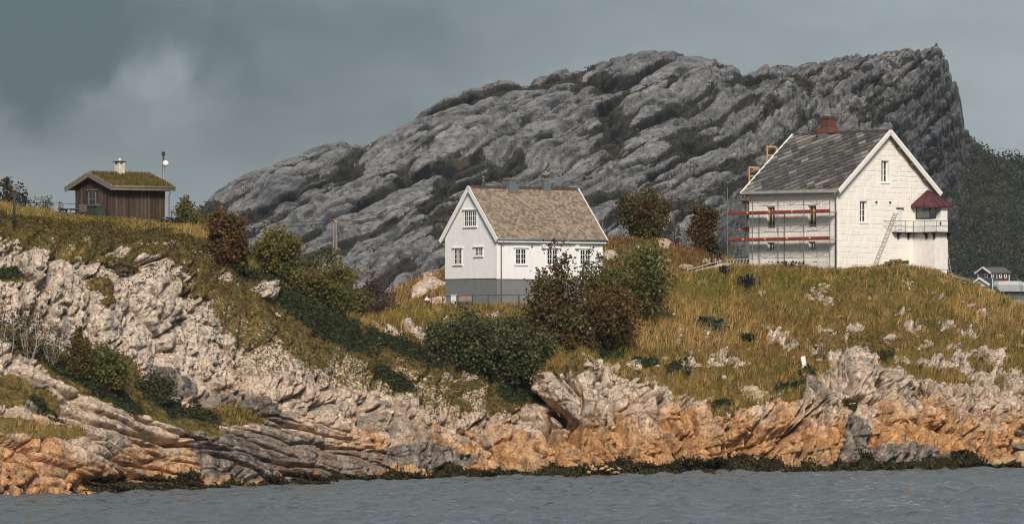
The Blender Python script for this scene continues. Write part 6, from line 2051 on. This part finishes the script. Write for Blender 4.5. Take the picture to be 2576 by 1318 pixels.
def build_ground_cover():
    rng = np.random.default_rng(99)
    L = HEAD
    U, V, T = L.U, L.V, L.T
    right = sst(U, 1330, 1380)
    rows = L.F_row + 14
    inview = (sst(U, -140, -60) * (1 - sst(U, 2650, 2760)))
    notplot = 1 - sst(T, 6.0, 6.15) * (((U > 1110) & (U < 1530)) | ((U > 1870) & (U < 2400)) | ((U > 175) & (U < 430)))
    # meadow grass
    meadow = L.veg * (1 - L.jun) * inview * notplot
    where = np.maximum(right * (V < L.Cl + 10), np.maximum(sst(T, 5.35, 5.6), np.maximum(ell(U, V, 90, 1078, 170, 28, 8), ell(U, V, 560, 1050, 90, 20, 4))))
    where = np.maximum(where, ell(U, V, 1150, 800, 190, 40))
    lowstony = ell(U, V, 2140, 880, 130, 50) * 0.75 + ell(U, V, 2350, 830, 130, 60) * 0.25
    dens = meadow * where * (1 - lowstony)
    n = 135000
    p, i, j = scatter(L, dens, n, rng, rows)
    # more than half the blades stand in tussocks
    nt = 6500
    k = int(n * 0.6)
    src = rng.integers(0, nt, k)
    p[:k] = p[src] + np.concatenate([rng.normal(size=(k, 2)) * 0.13, np.zeros((k, 1))], 1)
    i[:k], j[:k] = i[src], j[src]
    tus = np.zeros(n)
    tus[:k] = 0.35 + 0.65 * rng.random(nt)[src]
    hue = rng.random(nt)
    thue = np.full(n, -1.0)
    thue[:k] = hue[src]
    uu, vv = U[i, j], V[i, j]
    patch = fbm(p[:, 0] / 2.8, p[:, 1] / 4.0, p[:, 2] * 0, 601, 3)
    patch2 = fbm(p[:, 0] / 1.0, p[:, 1] / 1.5, p[:, 2] * 0, 605, 2)
    gr = np.clip(ell(uu, vv, 1800, 720, 210, 40) * 0.9 + ell(uu, vv, 2100, 720, 200, 34) * 0.5 + ell(uu, vv, 1180, 800, 200, 30) * 0.45 + ell(uu, vv, 180, 560, 260, 44) * 0.65 + patch * 0.7, 0, 1)
    dry = np.clip(ell(uu, vv, 1700, 830, 220, 60) * 0.9 + ell(uu, vv, 2500, 770, 140, 60) * 0.7 + ell(uu, vv, 420, 590, 120, 24, 10) * 0.35 + patch2 * 0.6 + 0.1, 0, 1)
    brown = np.clip(ell(uu, vv, 2000, 860, 320, 60) * 0.6 - patch * 0.5 + 0.05, 0, 1)
    green = np.array([0.17, 0.155, 0.030]); straw = np.array([0.47, 0.30, 0.12]); ol = np.array([0.23, 0.155, 0.040]); br = np.array([0.25, 0.125, 0.045]); dk = np.array([0.045, 0.055, 0.018])
    tint = ol[None] * np.ones((n, 1))
    tint = tint + (green - tint) * gr[:, None]
    tint = tint + (br - tint) * brown[:, None] * 0.8
    tint = tint + (straw - tint) * (dry * (0.35 + 0.65 * (rng.random(n) < 0.6)))[:, None]
    tint = np.where(((thue >= 0) & (thue < 0.22))[:, None], straw[None] * 0.9, tint)
    tint = np.where((thue > 0.86)[:, None], green[None] * 0.75, tint)
    tint = np.where((rng.random(n) < 0.14 + 0.2 * sst(patch, 0.1, 0.4))[:, None], dk[None], tint)
    tint *= 0.85 + 0.7 * rng.random((n, 1))
    h = (0.22 + 0.34 * rng.random(n)) * (0.75 + 0.55 * np.clip(dry + patch * 0.6, 0, 1)) * (1 - 0.45 * lowstony[i, j]) * (1 - 0.35 * sst(T[i, j], 5.6, 5.95) * (uu > 1000))
    h *= 1 + 0.75 * tus
    h *= 1 - 0.62 * ell(uu, vv, 300, 560, 190, 40)
    blades('meadow_grass', p, h, np.full(n, 0.0175), tint, rng, 0.30, (0.22, 0.0))
    # heath and moss on the rock: short tufts of leaves
    dens = L.veg * (1 - L.jun) * inview * (1 - 0.75 * np.clip(where, 0, 1)) * sst(T, 1.8, 2.2) + right * lowstony * L.veg * 0.7
    n = 52000
    p, i, j = scatter(L, dens, n, rng, rows)
    c = p + L.N[i, j] * (0.05 + 0.12 * rng.random((n, 1))) + np.array([0, 0, 0.04])
    v, f = leaf_quads(c, np.full(n, 0.15), rng, 0.2, 0.5)
    pn_ = fbm(p[:, 0] / 1.7, p[:, 1] / 2, p[:, 2] / 1.7, 611, 3)
    pal = pick([(0.14, 0.098, 0.024, 2), (0.095, 0.075, 0.02, 3), (0.045, 0.045, 0.016, 2.5), (0.12, 0.062, 0.025, 1.2), (0.20, 0.14, 0.045, 0.9), (0.022, 0.026, 0.012, 1.2)], n, rng, 0.2)
    pal *= (1 + 0.55 * pn_)[:, None]
    tag(link_mesh('heath', np_mesh('heath', v, f, False, face_attrs=dict(tint=pal)), M_LEAF), kind='stuff')
    # creeping juniper
    dens = L.jun * inview
    n = 30000
    p, i, j = scatter(L, dens, n, rng, rows)
    c = p + L.N[i, j] * (0.03 + 0.17 * rng.random((n, 1)) ** 1.5) + np.array([0, 0, 0.05])
    v, f = leaf_quads(c, np.full(n, 0.24), rng, 0.5, 0.4)
    tint = pick([(0.022, 0.028, 0.012, 3), (0.038, 0.046, 0.018, 3), (0.065, 0.072, 0.026, 1.5), (0.10, 0.09, 0.03, 0.6)], n, rng, 0.2)
    tag(link_mesh('creeping_juniper', np_mesh('creeping_juniper', v, f, False, face_attrs=dict(tint=tint)), M_LEAF), kind='stuff')
    # wrack hanging in the tide zone
    dens = L.tide * inview * (L.Q[..., 2] > 0.02)
    n = 26000
    p, i, j = scatter(L, dens, n, rng, rows)
    nn = L.N[i, j]
    c = p + nn * (0.03 + 0.06 * rng.random((n, 1)))
    dn = np.stack([rng.normal(size=n) * 0.25, -0.05 + rng.normal(size=n) * 0.12, -np.ones(n)], 1)
    dn -= nn * ((dn * nn).sum(1, keepdims=True) * 0.9 - 0.05)
    dn /= np.linalg.norm(dn, axis=1, keepdims=True)
    sd = np.stack([np.ones(n), rng.normal(size=n) * 0.3, rng.normal(size=n) * 0.2], 1) * 0.035
    ln = (0.09 + 0.14 * rng.random((n, 1)))
    v = np.stack([c - sd, c + sd, c + sd * 0.8 + dn * ln, c - sd * 0.8 + dn * ln], 1).reshape(-1, 3)
    f = np.arange(4 * n).reshape(n, 4)
    tint = pick([(0.008, 0.008, 0.005, 3), (0.024, 0.019, 0.008, 3), (0.058, 0.043, 0.014, 1.5), (0.13, 0.10, 0.025, 0.6)], n, rng, 0.25)
    tag(link_mesh('seaweed', np_mesh('seaweed', v, f, False, face_attrs=dict(tint=tint)), M_LEAF), kind='stuff')
    # knoll heather and straw
    K = REAR
    n = 26000
    dens = K.veg * (sst(K.V, 0, 1)) * (1 - sst(K.V, 770, 800))
    p, i, j = scatter(K, dens, n, rng, 125)
    g = K.gold[i, j]
    tint = np.where((rng.random(n) < 0.25 + 0.6 * g)[:, None], np.array([[0.42, 0.25, 0.10]]), np.array([[0.17, 0.075, 0.034]]))
    tint = tint * (0.6 + 0.7 * rng.random((n, 1)))
    tint = np.where((rng.random(n) < 0.15)[:, None], np.array([[0.04, 0.04, 0.016]]), tint)
    blades('heather', p, (0.16 + 0.30 * rng.random(n)), np.full(n, 0.026), tint, rng, 0.35, (0.25, 0))
    # turf on the cabin roof
    n = 9000
    ax = rng.random(n) * (C_RL - 0.15) + 0.07
    bt = rng.random(n)
    fwd = rng.random(n) < 0.62
    pts = np.array([tuple(CABIN.matrix_basis.inverted() @ (CABIN.matrix_basis @ ((C_RF if fw else C_RB)(a, C_SL * (1 - b * 0.96) - 0.02 + 0.1, 0.17)))) for a, b, fw in zip(ax, bt, fwd)])
    pt = fbm(ax / 0.8, bt * 3, bt * 0, 621, 3)
    tint = np.where((rng.random(n) < 0.35 + pt * 0.5)[:, None], np.array([[0.25, 0.17, 0.05]]), np.array([[0.105, 0.085, 0.022]])) * (0.6 + 0.7 * rng.random((n, 1)))
    o = blades('turf_grass', pts, 0.07 + 0.14 * rng.random(n) + 0.12 * np.clip(pt, 0, 1), np.full(n, 0.02), tint, rng, 0.3, (0.1, -0.1))
    o.parent = CABIN

build_ground_cover()

# ------------------------------------------------------------------ scrub and wood on the mountain
def build_far_wood():
    rng = np.random.default_rng(123)
    M = MOUNT
    inview = sst(M.U, 430, 470) * (1 - sst(M.U, 2650, 2700))
    def clumps(name, dens, n, k, r, size, pal, rows):
        p, i, j = scatter(M, dens * inview, n, rng, rows)
        rr = r * (0.5 + 0.9 * rng.random((n, 1, 1)))
        q = rng.normal(size=(n, k, 3))
        q /= np.linalg.norm(q, axis=2, keepdims=True)
        q *= rng.random((n, k, 1)) ** 0.33
        q[:, :, 2] = q[:, :, 2] * 0.85 + 0.55
        c = (p[:, None, :] + q * rr).reshape(-1, 3)
        v, f = leaf_quads(c, np.full(n * k, size), rng, 0.1, 0.8)
        base = np.repeat(pick(pal, n, rng, 0.5), k, 0) * (0.8 + 0.4 * rng.random((n * k, 1)))
        tag(link_mesh(name, np_mesh(name, v, f, False, face_attrs=dict(tint=base)), M_LEAF), kind='stuff')
    clumps('far_wood', M.wood * sst(M.U, 2180, 2260), 1500, 36, 3.1, 0.85, [(0.030, 0.044, 0.026, 3), (0.045, 0.058, 0.030, 3), (0.070, 0.064, 0.032, 1.5), (0.075, 0.050, 0.032, 1.0), (0.03, 0.03, 0.022, 1)], 300)
    clumps('mountain_scrub', sst(M.veg, 0.45, 0.8) * (1 - M.wood), 2600, 12, 1.1, 0.7, [(0.030, 0.030, 0.016, 3), (0.045, 0.040, 0.02, 2), (0.06, 0.04, 0.024, 1.4)], 309)
build_far_wood()
# ------------------------------------------------------------------ rocks, stones, boards lying about
def stone_mesh(seed, sx, sy, sz, rough=0.22, sub=2):
    """angular weathered stone"""
    rng = np.random.default_rng(seed)
    import bmesh
    bm = bmesh.new()
    bmesh.ops.create_icosphere(bm, subdivisions=sub, radius=1.0)
    co = np.array([tuple(v.co) for v in bm.verts])
    # flatten against a few random planes: facets like split rock
    for _ in range(7):
        nrm = rng.normal(size=3)
        nrm /= np.linalg.norm(nrm)
        d = 0.55 + 0.35 * rng.random()
        s = co @ nrm
        co -= np.where(s > d, (s - d) * 0.92, 0)[:, None] * nrm
    co += (rng.random(co.shape) - 0.5) * 0.06
    o = rng.random(3) * 50
    co *= 1 + rough * (pn(co[:, 0] * 1.4 + o[0], co[:, 1] * 1.4 + o[1], co[:, 2] * 1.4 + o[2], 700) + 0.3 * pn(co[:, 0] * 4 + o[0], co[:, 1] * 4, co[:, 2] * 4 + o[2], 701))[:, None]
    co *= np.array([sx, sy, sz])
    for v, c in zip(bm.verts, co):
        v.co = c
    me = bpy.data.meshes.new('rock')
    bm.to_mesh(me)
    bm.free()
    return me

def stone_mat(name, lo, hi, dark, lich=(0.30, 0.24, 0.07), lk=0.15):
    m, g, b = mat_new(name)
    pos = g.n('ShaderNodeNewGeometry').outputs['Position']
    n1 = g.noise(pos, 2.2, 6.0, 0.65)
    n2 = g.noise(pos, 8.0, 6.0, 0.7)
    c = g.mix(g.rng(n1, 0.3, 0.7), lo, hi)
    c = g.mix(g.rng(n2, 0.56, 0.68, 0, 0.7), c, dark)
    c = g.mix(g.rng(g.noise(pos, 3.7, 5.0, 0.7), 0.6, 0.72, 0, lk), c, lich)
    g.put(b.inputs['Base Color'], c)
    b.inputs['Roughness'].default_value = 0.9
    bp = g.n('ShaderNodeBump')
    bp.inputs['Strength'].default_value = 0.8
    bp.inputs['Distance'].default_value = 0.08
    g.put(bp.inputs['Height'], n2)
    g.t.links.new(bp.outputs[0], b.inputs['Normal'])
    return m

def build_rocks():
    M_PALE = stone_mat('pale_gneiss', (0.25, 0.205, 0.165), (0.44, 0.36, 0.29), (0.07, 0.065, 0.055))
    M_SHORE = stone_mat('ochre_boulder', (0.33, 0.22, 0.11), (0.50, 0.36, 0.19), (0.10, 0.07, 0.045))
    M_DARKST = stone_mat('dark_stone', (0.085, 0.078, 0.072), (0.19, 0.17, 0.155), (0.035, 0.033, 0.03))
    rng = random.Random(31)
    protos = [stone_mesh(800 + k, 1, 0.9, 0.72) for k in range(9)]
    cache = {}
    def put(me, mat, pos, s, name, lab, cat, grp, rot=None, tilt=0.35):
        key = (me.name, mat.name)
        if key not in cache:
            m2 = me.copy()
            m2.materials.clear()
            m2.materials.append(mat)
            cache[key] = m2
        o = bpy.data.objects.new(name, cache[key])
        COL.objects.link(o)
        o.location = pos
        o.scale = s if hasattr(s, '__len__') else (s, s, s)
        o.rotation_euler = (rng.uniform(-tilt, tilt), rng.uniform(-tilt, tilt), rng.uniform(0, 6.28) if rot is None else rot)
        tag(o, lab, cat, grp)
        return o
    # outcrop rocks poking out of the meadow (bearing, height seen, size in survey px)
    spots = [(2140, 835, 26, 22), (2240, 848, 34, 30), (2232, 862, 22, 16), (2085, 838, 24, 10), (2075, 765, 22, 12), (2250, 790, 12, 10), (2285, 776, 14, 12), (2110, 800, 14, 8), (2310, 848, 12, 9),
             (2330, 862, 16, 12), (2360, 815, 14, 11), (2375, 866, 18, 20), (2395, 832, 10, 9), (2420, 765, 20, 10), (2440, 772, 26, 12), (2452, 806, 22, 12), (2465, 830, 14, 9), (2480, 862, 26, 14),
             (2500, 808, 16, 10), (2515, 845, 22, 14), (2540, 800, 12, 22), (2558, 832, 16, 20), (2570, 862, 14, 14), (2545, 768, 26, 9), (2405, 795, 14, 10), (2345, 735, 22, 9), (2368, 742, 12, 6),
             (2030, 850, 10, 8), (2010, 835, 8, 7), (1975, 868, 12, 9), (1918, 818, 14, 12), (1924, 838, 8, 10), (2055, 868, 18, 10), (1880, 880, 16, 12), (1760, 885, 14, 16), (1700, 872, 18, 14), (1672, 905, 26, 18),
             (1650, 868, 12, 8), (1850, 930, 14, 18), (1820, 952, 18, 16), (1940, 915, 12, 8), (2060, 905, 20, 12), (2000, 930, 14, 10), (2110, 885, 18, 12), (2160, 880, 16, 14), (2200, 900, 20, 14),
             (2265, 905, 18, 18), (2300, 920, 22, 24), (2350, 905, 20, 22), (2320, 890, 14, 12), (2405, 905, 14, 12), (2440, 890, 18, 12), (2330, 800, 10, 8), (2280, 822, 14, 9), (2415, 845, 12, 8), (1745, 775, 26, 9),
             (1995, 905, 12, 12), (2095, 872, 14, 10), (2180, 862, 14, 9), (2525, 878, 18, 12), (2390, 880, 12, 10), (2260, 872, 14, 10), (1905, 860, 9, 7), (1785, 905, 12, 12)]
    marks = [('the leaning marker board', 2026, 915), ('the loose stone heap', 2068, 745), ('the large-leaved plant', 1788, 815), ('the dark green tub', 1765, 853), ('the big purple flower clump', 1878, 705),
             ('the driftwood heap', 2405, 703), ('the log heap', 2255, 665), ('the small juniper tuft', 1880, 850)]
    book = {}
    for k, (u, v, w, h) in enumerate(spots):
        nm, mu, mv = min(marks, key=lambda q: math.hypot(q[1] - u, q[2] - v))
        dx, dy = u - mu, v - mv
        sec = ('to the right', 'to the lower right', 'straight below', 'to the lower left', 'to the left', 'to the upper left', 'straight above', 'to the upper right')[int(round(math.atan2(dy, dx) / (math.pi / 4))) % 8]
        book.setdefault((nm, sec), []).append((math.hypot(dx, dy), k))
    rock_label = {}
    nth = ('nearest', 'second nearest', 'third nearest', 'fourth nearest', 'fifth nearest', 'sixth nearest', 'seventh nearest', 'eighth nearest', 'ninth nearest', 'tenth nearest', 'eleventh nearest', 'twelfth nearest', 'thirteenth nearest', 'fourteenth nearest')
    for (nm, sec), lst in book.items():
        for q, (_, k) in enumerate(sorted(lst)):
            w, h = spots[k][2:]
            size = 'large' if w * h > 450 else 'small' if w * h < 130 else 'middling'
            rock_label[k] = '%s pale rock, %s %s of %s' % (size, nth[min(q, 13)], sec, nm)
    for k, (u, v, w, h) in enumerate(spots):
        p = ground(u, v)
        s = p.y / F * 0.62
        q = put(protos[k % 9], M_PALE, p - Vector((0, 0, 0.12 * h * s)), (w * s, w * s * 0.8, h * s * 1.05), 'outcrop_rock', rock_label[k], 'rock', 'rocks poking out of the right-hand meadow')
    # the loose heap in two steps
    rr = random.Random(77)
    heap = []
    for row, (u0, u1, v) in enumerate(((2062, 2098, 716), (2048, 2096, 724), (2040, 2080, 733), (2034, 2066, 742), (2030, 2058, 750), (2066, 2090, 752), (2064, 2096, 760), (2074, 2100, 768))):
        u = u0
        while u < u1:
            heap.append((u + rr.uniform(-2, 2), v + rr.uniform(-2, 2), rr.uniform(6, 10)))
            u += rr.uniform(9, 13)
    for k, (u, v, s_) in enumerate(heap):
        p = ground(u, v)
        s = p.y / F * s_ * 0.95
        put(protos[(k * 2) % 9], M_PALE, p + Vector((0, -0.05, s * 0.25)), (s, s * 0.9, s * 0.75), 'loose_stone', 'grey-pink stone in the loose heap on the grass below the stone house', 'stone', 'stones of the loose heap', tilt=0.8)
    # dry wall under the cabin hill
    for row, (u0, u1, v) in enumerate(((484, 506, 622), (487, 522, 629), (492, 530, 636), (500, 532, 643))):
        u = u0
        while u < u1:
            p = ground(u, v)
            s = p.y / F * rr.uniform(5.0, 7.0)
            put(protos[rr.randrange(9)], M_DARKST, p + Vector((0, -0.2, 0.02)), (s, s * 0.9, s * 0.7), 'wall_stone', 'dark stone in the small dry-stone bank beside the rust-red bush', 'stone', 'stones of the dry-stone bank', tilt=0.5)
            u += rr.uniform(9, 12)
    # boulders at the right-hand water's edge
    for k, (u, v, w, h, lab, mt) in enumerate(((2557, 1108, 28, 17, 'rounded yellow-grey boulder perched above the dark gap by the right-hand shore', M_SHORE), (2564, 1154, 26, 34, 'large pale ochre boulder standing at the right-hand waterline', M_SHORE),
                                               (2530, 1160, 30, 16, 'flat weed-edged boulder left of the large pale ochre boulder', M_SHORE), (2585, 1122, 22, 16, 'grey boulder behind the perched one at the picture edge', M_DARKST),
                                               (2545, 1132, 26, 12, 'dark wet boulder under the perched yellow-grey one', M_DARKST), (2498, 1166, 26, 16, 'ochre slab boulder among the wrack right of the black cliff', M_SHORE),
                                               (2570, 1085, 18, 12, 'small grey block on top of the right-hand boulders', M_DARKST), (2590, 1070, 22, 14, 'pale block high on the right-hand boulder slope', M_PALE))):
        p = ground(u, v)
        s = p.y / F * 0.8
        put(stone_mesh(900 + k, 1, 0.9, 0.8, 0.16, 3), mt, p + Vector((0, -0.4, 0)), (w * s, w * s * 0.9, h * s * 1.1), 'boulder', lab, 'boulder', None, rot=0.2 * k, tilt=0.2)
    # small stones lying at the waterline
    for k in range(15):
        u = 1462 + k * 7.6 + rng.uniform(-3, 3)
        v = 1187 - (k % 3) * 5 - rng.uniform(0, 4)
        p = ground(u, v)
        s = p.y / F * rng.uniform(4, 9)
        put(protos[(k * 5) % 9], M_SHORE, p + Vector((0, -0.75, 0.05)), (s, s * 0.9, s * 0.62), 'shore_stone', 'ochre stone lying in the wrack at the waterline below the cleft', 'stone', 'stones at the waterline')
    # firewood and brush heap by the stone house
    o = empty('log_heap', ground(2255, 668) + Vector((0, -0.3, 0)))
    tag(o, 'mossy heap of split logs against the grass brow before the stone house', 'log pile')
    M_LOG = plain('mossy_log', (0.13, 0.105, 0.04), 0.95, 0.5, 5.0)
    for k in range(16):
        a = rr.uniform(-0.8, 0.8)
        z = rr.uniform(0.0, 0.42) * (1 - abs(a) * 0.7)
        y = rr.uniform(-0.3, 0.3)
        an = rr.uniform(-0.5, 0.5)
        MB().tube([(a - 0.32 * math.cos(an), y, z + 0.05 - 0.1 * math.sin(an)), (a + 0.32 * math.cos(an), y + rr.uniform(-0.25, 0.25), z + 0.05 + 0.3 * math.sin(an))], 0.085, 0.07, 7).build('log', M_LOG if k % 3 else M_OLDWOOD, o)
    # driftwood and rubble beside the lantern bay's ladder
    o = empty('driftwood_heap', ground(2405, 703))
    tag(o, 'heap of grey planks and rubble on the brow right of the lantern bay', 'heap')
    for k in range(7):
        a = rr.uniform(-0.8, 1.0)
        MB().bar((a - 0.6, rr.uniform(-0.3, 0.3), rr.uniform(0.05, 0.35)), (a + 0.6, rr.uniform(-0.3, 0.3), rr.uniform(-0.15, 0.2)), 0.14, 0.06).build('plank', M_GREYWOOD, o)
    for k, (u, v) in enumerate(((2392, 694), (2402, 699), (2416, 706), (2425, 712))):
        p = ground(u, v)
        s = p.y / F * 7
        put(protos[k], M_PALE, p + Vector((0, -0.4, 0.08)), (s * 1.4, s, s * 0.7), 'loose_stone', 'pale stone beside the grey planks on the brow right of the lantern bay', 'stone', 'stones by the plank heap')
    # white planks laid as a walkway up to the scaffold
    M_RAMP = plain('bleached_plank', (0.50, 0.46, 0.41), 0.8, 0.15, 4.0)
    o = empty('plank_walkway', at(1733, 690, 368))
    tag(o, 'long white plank ramp leading up to the scaffold', 'ramp')
    b = at(1828, 665, 372) - o.location
    nv = Vector((-b.y, b.x, 0)).normalized() * 0.24
    a0 = Vector((0, 0, 0.0))
    for s in (-1, 1):
        q = [a0 + nv * s - nv * 0.9, b + nv * s - nv * 0.9, b + nv * s + nv * 0.9, a0 + nv * s + nv * 0.9]
        up = Vector((0, 0, 0.09))
        MB().hexa([Vector(x) for x in q] + [Vector(x) + up for x in q]).build('plank', M_RAMP, o)
    MB().bar(nv * 2.2 + Vector((0.3, 0, 0.35)), b + nv * 2.2 + Vector((0, 0, 0.30)), 0.05).build('side_rail', M_RAMP, o)
    for t in (0.1, 0.5, 0.9):
        MB().bar(b * t + nv * 2.2 + Vector((0, 0, -0.4)), b * t + nv * 2.2 + Vector((0, 0, 0.33)), 0.05).build('post', M_RAMP, o)
    # white marker board on the slope
    o = empty('marker_board', ground(2026, 934), R(8))
    tag(o, 'leaning white marker board standing on the stony slope', 'marker')
    o.rotation_euler = (0, R(-9), R(8))
    MB().box(-0.15, 0.17, -0.03, 0.0, 0.12, 1.08).build('board', plain('marker_white', (0.70, 0.73, 0.76), 0.5, 0.05, 4.0), o)
    MB().box(0.02, 0.09, 0.003, 0.08, -0.3, 1.0).build('post', M_GREYWOOD, o)
    MB().box(-0.02, 0.16, -0.028, -0.002, 0.04, 0.115).build('foot', M_TRIM, o)
    # white stake in the cleft
    o = empty('stake', ground(1356, 1022) + Vector((0, -1.2, 0.0)))
    tag(o, 'short white stake leaning at the head of the dark cleft', 'stake')
    MB().bar((-0.10, 0, 0.55), (0.10, 0, 0.0), 0.09).build('stake', M_TRIM, o)
    # black panel with a white cross
    o = empty('sign_panel', ground(1680, 797) + Vector((0, -0.3, 0.0)))
    tag(o, 'low black slanted panel with a white cross at the edge of the meadow', 'panel')
    M_BLK = plain('black_panel', (0.014, 0.014, 0.016), 0.5, 0.2, 4.0)
    MB().prism([(-0.55, 0, -0.05), (-0.42, 0, 0.13), (0.38, 0, 0.33), (0.56, 0, 0.30), (0.55, 0, 0.12), (0.2, 0, 0.02), (0.0, 0, -0.05)], (0, 0.18, 0)).build('panel', M_BLK, o)
    c = MB().box(0.405, 0.455, -0.012, -0.002, 0.13, 0.33).box(0.33, 0.4045, -0.012, -0.002, 0.205, 0.255).box(0.4555, 0.53, -0.012, -0.002, 0.205, 0.255)
    c.build('white_cross', M_TRIM, o)
    MB().box(-0.48, -0.38, -0.012, -0.002, 0.03, 0.06).build('mark', plain('red_mark', (0.35, 0.05, 0.04), 0.6, 0.1, 3.0), o)
    # dark tub in the grass
    o = empty('tub', ground(1765, 862))
    tag(o, 'small dark green tub with a pale rim sunk in the golden grass', 'tub')
    M_TUB = plain('dark_green_plastic', (0.022, 0.032, 0.024), 0.6, 0.2, 4.0)
    MB().lathe((0, -0.1, -0.1), [(0.24, 0), (0.30, 0.42), (0.24, 0.425), (0.20, 0.2)], 14).build('tub', M_TUB, o, True)
    MB().lathe((0, -0.1, 0.32), [(0.30, 0), (0.325, 0.01), (0.325, 0.035), (0.29, 0.04)], 14).build('rim', M_GREYWOOD, o, True)
    # fence posts on the knoll
    o = empty('post_fence', at(1690, 618, 391))
    tag(o, 'row of thin dark fence posts on the heath knoll between the trees', 'fence')
    for u, v in ((1629, 606), (1696, 615), (1764, 632)):
        p = at(u, v, 391) - o.location
        MB().tube([p - Vector((0, 0, 0.4)), p + Vector((0, 0, 1.1))], 0.035, n=5).build('post', M_DARKMETAL, o)
    # white flower heads by the cabin
build_rocks()
